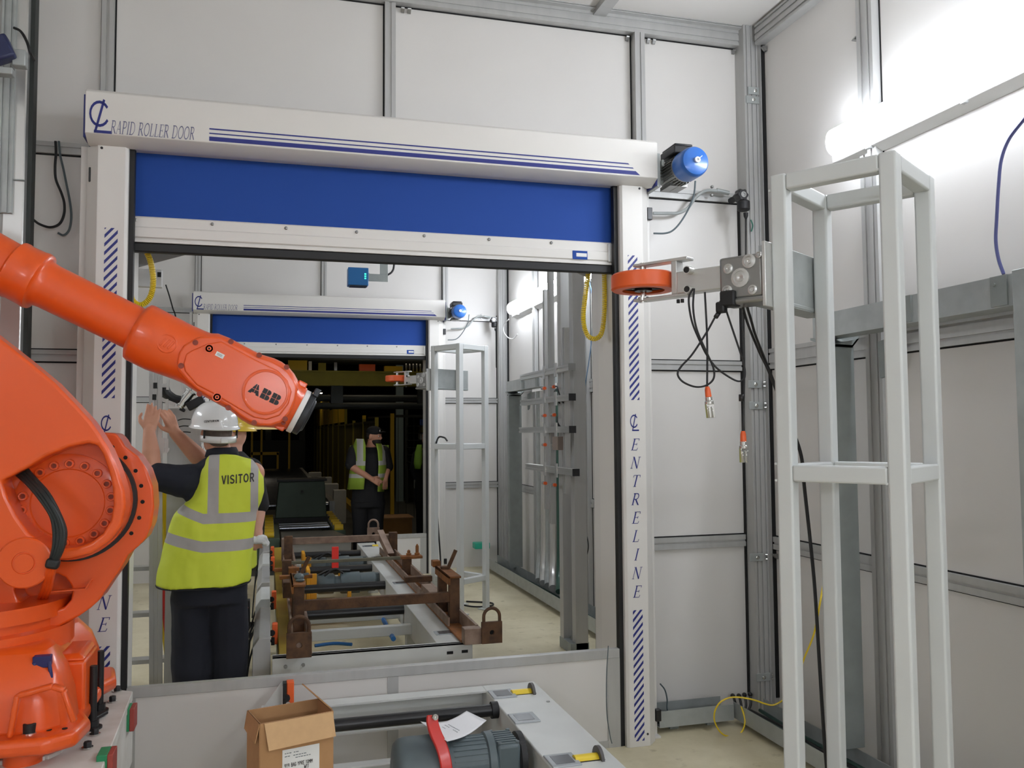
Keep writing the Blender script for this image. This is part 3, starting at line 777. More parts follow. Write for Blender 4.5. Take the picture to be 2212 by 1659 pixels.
# black cable glands and the yellow lead above the corner of the trays
for i, (px, py) in enumerate(((1583, 1503), (1596, 1503), (1608, 1501), (1620, 1500))):
    c = at(px, py, Y=4.42)
    mb = MB(); mb.sphere(c, (0.013, 0.016, 0.013), 10, 8)
    mb.tube([c+V((0, -0.004, 0)), c+V((0.006*(1.5-i), -0.02, -0.05)), at(1596+6*i, 1538, Y=4.39)], 0.007, 6, smooth=5)
    tag(mb.build('cable_plug', M_BLACKGLOSS), ('leftmost', 'second from left', 'third from left', 'rightmost')[i]+' of four black plugs on the wall above the tray corner', 'plug', 'black plugs at the foot of the wall')
yl = [(1601, 1526), (1607, 1545), (1609, 1560), (1605, 1576), (1596, 1587), (1582, 1591), (1565, 1588), (1552, 1576), (1543, 1555), (1545, 1534), (1556, 1517), (1573, 1508), (1590, 1506), (1610, 1508), (1632, 1513), (1655, 1521), (1670, 1523), (1686, 1516), (1698, 1505)]
yp = [at(x, y, Y=4.20-0.012*i) for i, (x, y) in enumerate(yl)]
yp += [at(1725, 1455, Y=3.6), at(1738, 1420, Y=3.5), at(1758, 1370, Y=3.4), at(1770, 1310, Y=3.3), at(1778, 1265, Y=3.3)]
cable('yellow_lead', yp, 'thin yellow cable making a round loop above the floor at the corner', 0.0042, M_YELLOW)
cable('cable', [at(x, y, Y=4.36) for x, y in ((1426, 1477), (1436, 1490), (1441, 1510), (1441, 1530), (1446, 1552), (1452, 1560))], 'short grey cable bending from the door column down to the floor tray', 0.004, M_MOTOR)
cable('cable', [at(x, y, Y=4.3) for x, y in ((1424, 1548), (1460, 1548), (1495, 1549), (1540, 1545), (1590, 1540))], 'black cable lying from the lower connector of the door column to the tray', 0.004)
cable('cable', [at(x, y, X=2.7) for x, y in ((2230, 235), (2212, 258), (2180, 300), (2163, 345), (2157, 400), (2153, 470), (2151, 520), (2157, 560), (2168, 592))], 'dark blue cable hanging down the right wall beside the lamp', 0.0065, mat('cable_blue', (70, 74, 120), 0.5))
cable('cable', [at(x, y, Y=4.1) for x, y in ((1314, 1395), (1310, 1470), (1311, 1540), (1318, 1590), (1322, 1606))], 'thin grey cable hanging down the front of the low panel beside the column', 0.0025, M_MOTOR)

# ================================================================ conduit and isolator beside the door motor (both bays)
YQ = 4.40
t = thing('conduit', 'bent steel conduit from the near door column to the black isolator', 'conduit', at(1410, 460, Y=YQ), 'bent conduits beside the doors')
mb = MB(); mb.tube([at(x, y, Y=YQ) for x, y in ((1411, 461), (1440, 461), (1466, 460), (1485, 450), (1500, 430), (1516, 416), (1535, 411), (1575, 417))], 0.0095, 10, smooth=8); mb.build('pipe', M_GALV, t)
c0, c1 = at(1548, 411, Y=YQ), at(1574, 417, Y=YQ); mb = MB(); mb.cyl(c0, c1, 0.013, seg=12); mb.build('coupling', M_GALV, t)
for px, py in ((1539, 403), (1538, 421)):
    c = at(px, py, Y=YQ); mb = MB(); mb.lathe([(0.009, -0.01), (0.009, 0.0), (0.006, 0.004), (0.001, 0.004)], c, (0, -1, 0), 10); mb.build('clip_screw', M_STEEL, t)
dup(t, (0, 5.6, 0), 'bent steel conduit beside the distant blue door motor')
t = thing('isolator_switch', 'black rotary isolator on the corner post beside the near conduit', 'switch', at(1607, 460, Y=4.3), 'black isolators on the corner posts')
c = at(1602, 422, Y=4.28)
mb = MB(); mb.cyl(c+V((0, 0.12, 0)), c+V((0, 0.03, 0)), 0.018, seg=14); mb.build('stem', M_BLACK, t)
mb = MB(); n = 40
ring = lambda y, k: [c+V(((0.034+0.004*cos(6*2*pi*i/n))*k*cos(2*pi*i/n), y, (0.034+0.004*cos(6*2*pi*i/n))*k*sin(2*pi*i/n))) for i in range(n)]
mb.loft([ring(0.03, 1), ring(-0.012, 1), ring(-0.02, 0.85)]); mb.build('knob', M_BLACKGLOSS, t)
mb = MB(); mb.lathe([(0.017, 0), (0.017, 0.004), (0.009, 0.004), (0.008, 0.001), (0.001, 0.001)], c+V((0, -0.02, 0)), (0, -1, 0), 16); mb.build('dial_face', M_STEEL, t)
b = at(1606, 445, Y=4.28)
mb = MB(); mb.lathe([(0.03, -0.028), (0.036, -0.02), (0.036, 0.022), (0.03, 0.03)], b, (0, 0, 1), 18); mb.build('housing', M_BLACK, t, 0.002)
e = at(1611, 460, Y=4.28); mb = MB(); mb.lathe([(0.014, 0), (0.012, 0.02), (0.006, 0.034)], e, (0, 0, -1), 12); mb.build('gland', M_BLACK, t)
mb = MB(); mb.tube([e, at(1611, 500, Y=4.3), at(1611, 640, Y=4.33)], 0.005, 6, smooth=6); mb.build('cable', M_BLACK, t)
dup(t, (0, 5.6, 0), 'small looking black isolator on the far corner post by the distant conduit')
t = thing('motor_cable', 'thin grey cable looping from the near door motor to the column', 'cable', at(1497, 400, Y=4.2), 'motor cables')
mb = MB(); mb.tube([at(x, y, Y=4.25) for x, y in ((1502, 391), (1499, 420), (1488, 450), (1470, 480), (1453, 498), (1436, 504), (1412, 504))], 0.005, 8, smooth=8); mb.build('lead', M_MOTOR, t)
dup(t, (0, 5.6, 0), 'thin grey cable looping from the distant door motor')
# bits on the corner post
for px, py0, py1, colr, lb in ((1624, 475, 500, (36, 110, 90), 'small green wire end taped to the corner post under the isolator'),):
    mb = MB(); mb.tube([at(px-2, py0, Y=4.355), at(px+2, (py0+py1)/2, Y=4.35), at(px-1, py1, Y=4.355)], 0.004, 6, smooth=5)
    tag(mb.build('wire_end', mat('wire_green', colr, 0.5)), lb, 'wire')

# ================================================================ sensor rack in the far bay
t = thing('sensor_rack', 'tall aluminium rack with four slotted cross bars by the right wall of the far bay', 'rack', (2.15, 6.1, 0))
XK = 2.10
mb = MB(); mb.box(2.105, 2.19, 6.10, 6.18, 0.0, 3.05); mb.build('post', M_ALU, t, 0.003)
mb = MB(); mb.box(2.14, 2.235, 5.93, 6.01, 0.0, 3.05); mb.build('post', M_ALU, t, 0.003)
mb = MB(); mb.box(2.10, 2.24, 5.93, 6.18, 0.0, 0.075); mb.build('base_plate', M_GALV_DARK, t, 0.002)
mb = MB(); mb.cyl((2.16, 6.05, 0.075), (2.16, 6.05, 0.10), 0.02, seg=12); mb.build('anchor_bolt', M_STEEL, t)
for y, z0, z1 in ((6.24, 0.9, 2.95), (6.36, 1.0, 2.7), (5.90, 1.15, 2.35)):
    mb = MB(); profile(mb, (XK-0.005, y, z0), (XK-0.005, y, z1), (-1, 0, 0), (0, 1, 0), 0.045, 0.04, 1); mb.build('slotted_upright', M_ALU, t)
for z, y0, y1, cap in ((2.045, 5.66, 6.88, 0), (1.835, 5.66, 6.88, 1), (1.61, 5.66, 6.92, 1), (1.315, 5.60, 6.75, 1)):
    mb = MB(); profile(mb, (XK-0.045, y0, z), (XK-0.045, y1, z), (-1, 0, 0), (0, 0, 1), 0.045, 0.045, 1); b_ = mb.build('cross_bar', M_ALU_BRIGHT, t)
    mb = MB(); mb.box(XK-0.093, XK-0.044, y0-0.012, y0, z-0.025, z+0.025); mb.build('end_cap', M_BLACKGLOSS if cap else M_STEEL, b_)
    for y in (6.22, 5.95):
        mb = MB(); mb.box(XK-0.096, XK-0.085, y-0.02, y+0.02, z-0.05, z+0.05); mb.build('clamp', M_ALU_BRIGHT, b_)
    for y in (6.17, 6.40):
        mb = MB(); c = V((XK-0.05, y, z-0.115))
        mb.cyl(c, c-V((0, 0.05, 0)), 0.012, seg=10); mb.mi = 1; mb.cyl(c-V((0, 0.05, 0)), c-V((0, 0.075, 0)), 0.013, seg=10)
        mb.build('sensor', [M_STEEL, M_ORANGE_PLASTIC], b_)
mb = MB(); mb.tube([(2.04, 6.05, 1.93), (2.03, 5.97, 1.92), (2.03, 5.92, 1.86), (2.05, 5.9, 1.8)], 0.006, 6, smooth=6); mb.tube([(2.05, 6.08, 1.9), (2.02, 6.0, 1.88), (2.04, 5.95, 1.80)], 0.006, 6, smooth=6)
mb.tube([(2.03, 5.98, 1.70), (2.02, 5.94, 1.66), (2.05, 5.95, 1.62), (2.03, 6.0, 1.66)], 0.006, 6, smooth=6); mb.build('wiring', M_BLACK, t)
mb = MB(); mb.box(2.03, 2.10, 5.98, 6.10, 1.46, 1.56); mb.build('junction_box', mat('brown_grey_plastic', (140, 126, 118), 0.5), t, 0.004)
# silver ducting behind the rack
t = thing('flexible_duct', 'shiny silver and dark green cable ducts standing behind the rack in the far bay', 'duct', (2.66, 7.9, 0))
for i, (y, r, m_) in enumerate(((8.35, 0.03, M_GALV), (8.2, 0.035, M_ALU_BRIGHT), (8.05, 0.035, M_GALV), (7.9, 0.04, M_ALU_BRIGHT), (7.73, 0.03, mat('duct_green', (44, 78, 66), 0.4)))):
    mb = MB(); mb.tube([(2.64, y, 2.0), (2.64, y, 1.0), (2.63, y-0.02, 0.45), (2.6, y-0.08, 0.25), (2.54, y-0.25, 0.15)], r, 10, smooth=6); mb.build('duct', m_, t)
mb = MB(); mb.box(2.6, 2.70, 7.65, 8.45, 2.0, 2.05); mb.build('top_bracket', M_CHROME, t)
cable('cable', [at(x, y, X=2.72) for x, y in ((1271, 600), (1279, 640), (1280, 700), (1275, 760), (1262, 845))], 'thin pale blue cable hanging on the right wall inside the near roller door', 0.005, mat('cable_paleblue', (100, 130, 160), 0.5))
cable('cable', [at(x, y, X=2.66) for x, y in ((1261, 1148), (1268, 1160), (1271, 1180), (1268, 1198), (1261, 1210))], 'short black cable bow beside the rack posts in the far bay', 0.005)
cable('cable', [at(x, y, X=2.66) for x, y in ((1099, 690), (1089, 700), (1088, 715), (1096, 728), (1108, 732), (1118, 722))], 'white cable loop hanging under the far fluorescent light', 0.006, M_LABEL)
mb = MB(); c = at(1040, 1178, Y=9.9); mb.box(c.x-0.09, c.x+0.09, 9.84, 9.98, c.z-0.035, c.z+0.035); tg = mb.build('green_box', mat('turquoise_plastic', (46, 172, 142), 0.45), None, 0.008)
tag(tg, 'small turquoise box on the wall behind the far tower frame', 'box')
cable('cable', [V(p_) for p_ in ((1.52, 7.5, 1.52), (1.50, 7.55, 1.55), (1.47, 7.7, 1.53), (1.46, 7.8, 1.3), (1.5, 7.85, 0.8), (1.53, 7.88, 0.45), (1.55, 7.9, 0.1), (1.75, 7.75, 0.02), (1.95, 7.7, 0.015), (2.0, 7.85, 0.012), (1.8, 8.0, 0.01))], 'dark cable draped over the far tower frame down to the floor', 0.008)
# ================================================================ orange robot on its base plate
AX, AZ = -0.625, 1.377           # shoulder axis, along Y
mat('robot_orange_shade', (140, 48, 22), 0.5)  # darker orange: recess shade painted into bolt sockets and screw notches
rob = thing('industrial_robot', 'big orange robot arm on a white base plate, reaching in from the left', 'robot', (-0.94, 3.28, 0.66))
def pl(lst, Y): return [at(x, y, Y=Y) for x, y in lst]
def disc(mb, r, y0, y1, cx=AX, cz=AZ, seg=48): mb.cyl((cx, y1, cz), (cx, y0, cz), r, seg=seg)

# ---- base casting
mb = MB()
foot = [(-1.33, 3.0), (-1.22, 2.86), (-0.615, 2.845), (-0.545, 2.90), (-0.53, 3.02), (-0.56, 3.10), (-0.56, 3.42), (-0.53, 3.50), (-0.56, 3.66), (-1.22, 3.70), (-1.33, 3.56)]
mb.prism([(x, y, 0.662) for x, y in foot], (0, 0, 0.05))
base = mb.build('base', M_ORANGE, rob, 0.018, seg=3)
def inset(k, z, dx=0.0, dy=0.0):
    cx, cy = -0.93, 3.27
    return [V((cx+(x-cx)*k+dx, cy+(y-cy)*k+dy, z)) for x, y in foot]
mb = MB(); mb.loft([inset(0.90, 0.70, 0, 0.02), inset(0.86, 0.80, 0, 0.02), inset(0.80, 0.87, 0, 0.02), inset(0.66, 0.94, 0, 0.03)])
mb.build('base_body', M_ORANGE, base, 0.02, seg=3)
mb = MB()      # raised rim round the front pocket of the foot
rim = pl([(22, 1592), (38, 1503), (112, 1482), (138, 1490), (160, 1556)], 2.885)
for a, b in zip(rim, rim[1:]): mb.bar(a, b+(b-a).normalized()*0.004, 0.016, 0.03, (0, -1, 0))
mb.build('pocket_rim', M_ORANGE, base, 0.006)
mb = MB(); mb.box(-0.66, -0.566, 3.12, 3.34, 0.70, 0.865); mb.prism([(-0.66, 3.12, 0.865), (-0.566, 3.12, 0.865), (-0.585, 3.14, 0.885), (-0.66, 3.14, 0.885)], (0, 0.2, 0))
mb.build('corner_boss', M_ORANGE, base, 0.016, seg=3)
for px, py in ((64, 1583), (130, 1562)):
    c = at(px, py, Z=0.712); mb = MB()
    mb.lathe([(0.022, 0), (0.022, 0.003)], c, (0, 0, 1), 18); mb.mi = 1
    mb.lathe([(0.0185, 0.003), (0.0185, 0.027), (0.017, 0.029), (0.011, 0.029), (0.010, 0.018), (0.001, 0.018)], c, (0, 0, 1), 18)
    mb.build('foot_bolt', [M_CHROME, M_BLACK], base)
for px, py in ((106, 1577), (140, 1574)):
    c = at(px, py, Z=0.7125); mb = MB(); mb.cyl(c, c+V((0, 0, 0.0015)), 0.008, seg=10); mb.build('foot_hole', M_DARK, base)
for x, y in ((-0.70, 2.95), (-1.15, 2.95), (-0.70, 3.58), (-1.15, 3.58)):
    mb = MB(); mb.cyl((x, y, 0.62), (x, y, 0.665), 0.055, seg=24); mb.build('levelling_pad', M_ORANGE, base)
# ---- slewing ring and post
mb = MB(); mb.lathe([(0.30, 0.90), (0.30, 0.965), (0.27, 0.97), (0.27, 1.0), (0.29, 1.0), (0.29, 1.05)], (-0.94, 3.30, 0), (0, 0, 1), 48); mb.build('slewing_ring', M_ORANGE, rob)
p0, p1 = at(136, 1424, Y=3.30), at(136, 1340, Y=3.30)
mb = MB(); mb.lathe([(0.034, 0), (0.034, 0.02), (0.024, 0.026), (0.024, (p1-p0).length)], p0, (p1-p0), 20); mb.build('stop_post', M_ORANGE, base)
mb = MB()
c = at(92, 1428, Y=3.0); mb.obox(c, (0.05, 0.03, 0.035)); mb.tube([c+V((-0.02, -0.01, 0)), c+V((-0.025, -0.02, -0.04))], 0.008, 8); mb.tube([c+V((0.02, -0.01, 0)), c+V((0.03, -0.02, -0.05))], 0.006, 8)
mb.build('blue_connector', mat('connector_blue', (28, 34, 92), 0.4), base, 0.004)

# ---- turret (swinging frame)
out = [(205, 933), (250, 936), (262, 950), (270, 964), (297, 985), (318, 1015), (330, 1050), (333, 1095), (327, 1135), (315, 1163), (298, 1181), (277, 1199), (260, 1230), (236, 1264), (215, 1296), (195, 1314),
       (171, 1331), (130, 1352), (98, 1366), (65, 1383), (0, 1402), (-180, 1430), (-300, 1370), (-330, 1240), (-260, 1100), (-120, 950), (40, 905)]
hole = [(33, 1261), (31, 1277), (37, 1296), (54, 1306), (85, 1316), (114, 1320), (138, 1313), (153, 1296), (157, 1277), (151, 1261), (142, 1248), (125, 1240), (95, 1240), (55, 1245)]
mb = MB(); mb.prism(pl(out, 3.20), (0, 0.12, 0), [pl(hole, 3.20)])
tur = mb.build('turret', M_ORANGE, rob, 0.014, seg=3)
mb = MB(); mb.prism(pl(out, 3.321), (0, 0.17, 0)); mb.build('turret_back', M_ORANGE, tur, 0.014)
mb = MB(); e0 = pl([(0, 1372), (60, 1357), (65, 1362), (0, 1385)], 3.19); mb.prism(e0, (0, 0.02, 0)); mb.build('casting_rib', M_ORANGE, tur, 0.004)
for px, py in ((243, 966), (271, 988.5), (293, 1017), (305, 1049.5), (308, 1084), (300.6, 1118.5), (283.7, 1152)):
    c = at(px, py, Y=3.1995); mb = MB(); mb.cyl(c, c+V((0, -0.0012, 0)), 0.0068, seg=14); mb.build('flange_hole', M_DARK, tur)
mb = MB(); disc(mb, 0.198, 3.175, 3.201); mb.build('shaft_seal', M_BLACK, tur)
mb = MB(); disc(mb, 0.186, 3.12, 3.20); tr = mb.build('gear_housing', M_ORANGE, tur)
for i in range(14):
    a = radians(-75+i*11.5); c = V((AX+0.176*cos(a), 3.168, AZ+0.176*sin(a)))
    mb = MB(); mb.lathe([(0.006, 0), (0.006, 0.006), (0.001, 0.006)], c+V((0, -0.0, 0)), (0, -1, 0), 8); mb.build('small_screw', M_ORANGE, tr)
# bent sheet guard across the opening
mb = MB(); g = pl([(104, 1278), (150, 1274), (186, 1271), (198, 1252)], 3.175)
for a, b in zip(g, g[1:]): mb.bar(a, b, 0.03, 0.004, (0, 0, 1))
mb.build('sheet_guard', M_ORANGE, tur)
# ---- lower arm casting with its open window
lo = [(271, 1095), (269, 1061), (255, 1015), (236, 971), (212, 933), (195, 909), (163, 874), (117, 826), (60, 779), (0, 732), (-150, 615), (-330, 468), (-430, 425), (-520, 455), (-560, 540), (-520, 630),
      (-400, 760), (-260, 900), (-160, 1010), (-105, 1090), (-75, 1160), (-30, 1200), (20, 1210), (70, 1211), (110, 1211), (150, 1208), (199, 1196), (237, 1169), (262, 1135)]
win = [(3, 1039), (60, 1010), (100, 985), (150, 965), (190, 957), (210, 961), (224, 985), (236, 1020), (243, 1055), (245, 1090), (239, 1125), (222, 1153), (195, 1173), (165, 1183), (125, 1187), (95, 1178), (60, 1150), (35, 1115), (15, 1075)]
mb = MB(); mb.prism(pl(lo, 2.995), (0, 0.115, 0), [pl(win, 2.995)], True)
low = mb.build('lower_arm', M_ORANGE, rob, 0.010, sharp=50, seg=3)
mb = MB(); mb.prism(pl(lo, 3.111), (0, 0.045, 0)); mb.build('arm_back', M_ORANGE, low, 0.006)
mb = MB(); mb.lathe([(0.160, 0.0), (0.160, 0.006), (0.150, 0.009), (0.112, 0.009), (0.108, 0.004), (0.001, 0.004)], (AX, 3.111, AZ), (0, -1, 0), 48); mb.build('bolted_cover', M_ORANGE, low)
for i in range(18):
    a = radians(8+i*20); c = V((AX+0.132*cos(a), 3.102, AZ+0.128*sin(a)))
    if 244 < (8+i*20) % 360 < 262: continue
    mb = MB(); mb.lathe([(0.0145, 0), (0.0145, 0.012), (0.013, 0.014), (0.0085, 0.014), (0.008, 0.005), (0.001, 0.005)], c, (0, -1, 0), 16); mb.mi = 1; mb.cyl(c+V((0, -0.0055, 0)), c+V((0, -0.006, 0)), 0.0078, seg=6); mb.build('cover_bolt', [M_ORANGE, MATS['robot_orange_shade']], low)
c = at(52, 1216, Y=2.985); mb = MB()
mb.lathe([(0.078, -0.12), (0.078, 0.0), (0.074, 0.004), (0.034, 0.004), (0.033, 0.001), (0.029, 0.001), (0.028, 0.005), (0.001, 0.005)], c, (0, -1, 0), 40); mb.build('round_cap', M_ORANGE, low)
# ---- elbow, upper arm, wrist: one straight axis
YU = 3.25
C0 = V((-0.009, YU, 1.747)); E = V((0.89464, 0, -0.44678)); F = V((0.44678, 0, 0.89464)); N = V((0, -1, 0))
def q(s, h, n=0.0): return C0 + E*s + F*h + N*n
def sec(s, top, bot, dep, ex, n=40):
    r = []
    for i in range(n):
        a = 2*pi*i/n; cx, cy = cos(a), sin(a)
        x = abs(cx)**(2/ex)*(1 if cx >= 0 else -1); y = abs(cy)**(2/ex)*(1 if cy >= 0 else -1)
        r.append(q(s, (top if y >= 0 else bot)*y, dep*x))
    return r
mb = MB()
rr = [(-1.62, .12), (-1.60, .125), (-1.3, .105), (-1.0, .090), (-0.935, .086), (-0.93, .090), (-0.925, .100), (-0.915, .101), (-0.905, .098), (-0.86, .100), (-0.845, .103), (-0.835, .100), (-0.832, .088), (-0.825, .082), (-0.80, .079), (-0.55, .078), (-0.485, .078)]
mb.loft([sec(s, r, r, r, 2.15) for s, r in rr])
upa = mb.build('upper_arm', M_ORANGE, rob, sharp=40)
for i in range(10):
    a = 2*pi*i/10+0.2; c = q(-0.905, 0.088*sin(a), 0.088*cos(a)); mb = MB(); mb.lathe([(0.010, -0.02), (0.010, 0.0), (0.001, 0.0)], c-E*0.015, -E, 10)
    mb.build('flange_screw', M_ORANGE, upa)
mb = MB(); c3 = q(-1.52, -0.2); mb.cyl((c3.x, 2.93, c3.z), (c3.x, 3.42, c3.z), 0.17, seg=36); mb.obox(q(-1.52, -0.09), (0.34, 0.26, 0.28), Matrix((E, V((0, 1, 0)), F)).transposed()); mb.build('elbow', M_ORANGE, rob, 0.012)
mb = MB()
for n in (-0.07, 0.07):
    mb.cyl(q(-1.62, 0.02, n), q(-1.92, 0.02, n), 0.06, seg=24)
mb.build('elbow_motors', M_BLACK, rob)
# wrist housing
prof = [(-0.490, .088, .092, .088, 2.1), (-0.482, .100, .108, .098, 2.1), (-0.470, .102, .112, .104, 2.15), (-0.40, .100, .113, .104, 2.2), (-0.33, .099, .104, .102, 2.3), (-0.29, .100, .100, .102, 2.6), (-0.262, .102, .099, .103, 3.0), (-0.240, .112, .103, .104, 3.6),
        (-0.20, .115, .108, .105, 4.2), (-0.14, .113, .111, .105, 4.4), (-0.08, .112, .114, .105, 4.4), (-0.03, .121, .127, .105, 4.2), (0.0, .122, .130, .105, 3.9), (0.03, .116, .125, .104, 3.5), (0.058, .104, .112, .102, 3.0), (0.080, .089, .103, .098, 2.6), (0.098, .081, .098, .090, 2.3), (0.115, .080, .094, .086, 2.1), (0.124, .078, .088, .082, 2.0)]
mb = MB(); mb.loft([sec(*p) for p in prof]); wr = mb.build('wrist_housing', M_ORANGE, rob, sharp=60)
# cover plate on its flank, with groove edge, screws and plugs
cov = [(385, 800), (382, 783), (386, 762), (396, 746), (412, 735), (430, 727), (446, 726), (478, 727), (498, 738), (557, 769), (586, 778), (607, 789), (624, 803), (637, 822), (643, 838), (640, 862), (627, 892), (608, 912), (585, 920), (562, 919), (546, 914), (530, 906), (512, 893), (496, 880), (459, 861), (430, 845), (403, 822)]
yc = YU-0.112
mb = MB(); mb.prism(pl(cov, yc), (0, 0.035, 0)); cv = mb.build('wrist_cover', M_ORANGE, wr, 0.008, seg=3)
inn = [(399, 802), (396, 785), (402, 764), (414, 757), (448, 742), (478, 737), (498, 748), (556, 779), (600, 800), (622, 822), (630, 846), (624, 872), (604, 898), (575, 907), (548, 902), (514, 882), (460, 850), (425, 832)]
mb = MB(); mb.prism(pl(inn, yc-0.006), (0, 0.01, 0)); mb.build('raised_field', M_ORANGE, cv, 0.005, seg=3)
lc = at(574, 847, Y=yc-0.007)
mb = MB(); mb.lathe([(0.080, 0), (0.080, 0.003), (0.0775, 0.0045), (0.072, 0.0045), (0.070, 0.003), (0.001, 0.003)], lc, N, 48); mb.build('round_boss', M_ORANGE, cv)
for px, py in ((422, 740), (499, 738), (560, 767), (619, 793), (391, 790), (431, 851), (493, 881), (549, 913), (616, 905)):
    c = at(px, py, Y=yc-0.001); mb = MB(); mb.lathe([(0.0095, 0), (0.0095, 0.002), (0.006, 0.002), (0.0055, -0.004), (0.001, -0.004)], c, N, 12); mb.build('cover_screw', MATS['robot_orange_shade'], cv)
for px, py in ((452, 753), (469, 858)):
    c = at(px, py, Y=yc-0.006); mb = MB(); mb.lathe([(0.0165, 0), (0.0165, 0.003), (0.0125, 0.003), (0.012, 0.0), (0.0075, 0.0), (0.007, 0.005), (0.001, 0.005)], c, N, 24)
    mb.mi = 1; mb.cyl(c+N*0.005, c+N*0.0056, 0.0035, seg=10); mb.build('oil_plug', [M_ORANGE, M_DARK], cv)
c = at(361, 742, Y=YU-0.098)     # cast emblem disc on the round part
mb = MB(); mb.lathe([(0.034, -0.006), (0.034, 0.003), (0.030, 0.006), (0.028, 0.003), (0.001, 0.003)], c, N, 32)
for k in (-0.014, 0.0, 0.014): mb.bar(c+F*0.016+E*(k+.004)+N*0.003, c-F*0.016+E*(k-.004)+N*0.003, 0.007, 0.006, N)
mb.build('cast_emblem', M_ORANGE, wr, 0.002)
mb = MB(); st = at(475, 767, Y=yc-0.0075)
mb.poly([st+E*a+F*b for a, b in ((-0.0145, -0.008), (0.0145, -0.008), (0.0145, 0.008), (-0.0145, 0.008))]); stk = mb.build('sticker', M_LABEL, cv, recalc=False)
mb = MB()
for k in (0.003, 0.0, -0.003):
    mb.poly([st+E*a+F*(k+b)+N*0.0006 for a, b in ((-0.010, -0.0006), (0.008, -0.0006), (0.008, 0.0006), (-0.010, 0.0006))])
mb.build('print', M_MOTOR, stk, recalc=False)
# maker's letters: blocks parted by a thin cross
def blk(mb, o, w_, h_, polys):
    for p in polys: mb.poly([o+E*(x*w_)+F*(y*h_) for x, y in p])
A_ = [[(0, 0), (.27, 0), (.33, .14), (.48, .14), (.48, .47), (.185, .47)], [(1, 0), (.73, 0), (.67, .14), (.52, .14), (.52, .47), (.815, .47)], [(.20, .51), (.48, .51), (.48, 1), (.39, 1)], [(.80, .51), (.52, .51), (.52, 1), (.61, 1)]]
B_ = [[(0, 0), (.46, 0), (.46, .47), (0, .47)], [(0, .51), (.46, .51), (.46, 1), (0, 1)],
      [(.50, 0)]+arc(.68, .235, .26, .235, -90, 90, 8)+[(.50, .47)], [(.50, .51)]+arc(.64, .755, .26, .245, -90, 90, 8)+[(.50, 1)]]
lo_ = at(534.5, 845.5, Y=yc-0.0115); mb = MB()
blk(mb, lo_, 0.041, 0.037, A_); blk(mb, lo_+E*0.0445, 0.034, 0.037, B_); blk(mb, lo_+E*0.0805, 0.034, 0.037, B_)
mb.build('maker_letters', M_INK, cv, recalc=False)
# ears with screws and tool flange
for h, n in ((0.088, 0.03), (0.088, -0.03), (-0.098, 0.03)):
    mb = MB(); mb.obox(q(0.100, h*0.93, n), (0.034, 0.022, 0.02), Matrix((E, V((0, 1, 0)), F)).transposed()); mb.build('ear', M_ORANGE, wr, 0.004)
for h in (0.052, -0.068):
    for ds in (0.0, 0.016):
        mb = MB(); c = q(0.100+ds-0.012, h-ds*0.3, 0.083-ds); mb.lathe([(0.008, -0.003), (0.008, 0.002), (0.005, 0.002), (0.0045, -0.002), (0.001, -0.002)], c, N, 10); mb.build('wrist_screw', MATS['robot_orange_shade'], wr)
mb = MB(); mb.lathe([(0.082, 0.124), (0.084, 0.126), (0.084, 0.142), (0.081, 0.144)], C0-F*0.010, E, 40); fl = mb.build('white_flange', M_LABEL, rob)
mb = MB(); mb.lathe([(0.078, 0.144), (0.080, 0.150), (0.080, 0.166), (0.062, 0.170), (0.060, 0.176), (0.02, 0.178), (0.001, 0.178)], C0-F*0.010, E, 40)
mb.obox(q(0.160, 0.078, 0.02), (0.022, 0.04, 0.03), Matrix((E, V((0, 1, 0)), F)).transposed())
mb.build('tool_plate', mat('tool_plate_dark', (52, 54, 58), 0.45, 0.4), rob, 0.003)
# ---- cable bundle
for i in range(6):
    o = [(-8, 5), (-3, 2), (2, -2), (7, -6), (0, 8), (5, 2)][i]; k = (i-2.5)
    path = [(40+o[0]*1.2, 1012+o[1]*1.4), (68+o[0], 1040+o[1]), (97+o[0], 1074+o[1]*1.1), (121+o[0]*1.2, 1115), (130+o[0]*1.5, 1150), (126+o[0]*1.2, 1185), (115+o[0]*.8, 1214), (111+o[0]*.6, 1224)]
    mb = MB(); pts_ = [at(x, y, Y=2.955-0.004*(i % 3)-(0.012 if 2 < j < 6 else 0)) for j, (x, y) in enumerate(path)]; pts_[0] = at(*path[0], Y=3.07); pts_[1] = at(*path[1], Y=3.01)
    mb.tube(pts_, 0.0068, 8, smooth=6); mb.build('cable', mat('robot_cable', (30, 36, 36), 0.45), rob)
mb = MB(); a, b = at(117, 1207, Y=2.952), at(111, 1228, Y=2.952); mb.bar(a, b, 0.038, 0.034, (0, -1, 0)); mb.build('cable_clamp', M_BLACK, rob, 0.008)
for dx in (-6, 0, 6):
    mb = MB(); mb.tube([at(111+dx, 1226, Y=2.955), at(107+dx, 1245, Y=2.99), at(101+dx*1.2, 1270, Y=3.08), at(92+dx*1.2, 1292, Y=3.25)], 0.0075, 8, smooth=6); mb.build('conduit', M_ORANGE, rob)

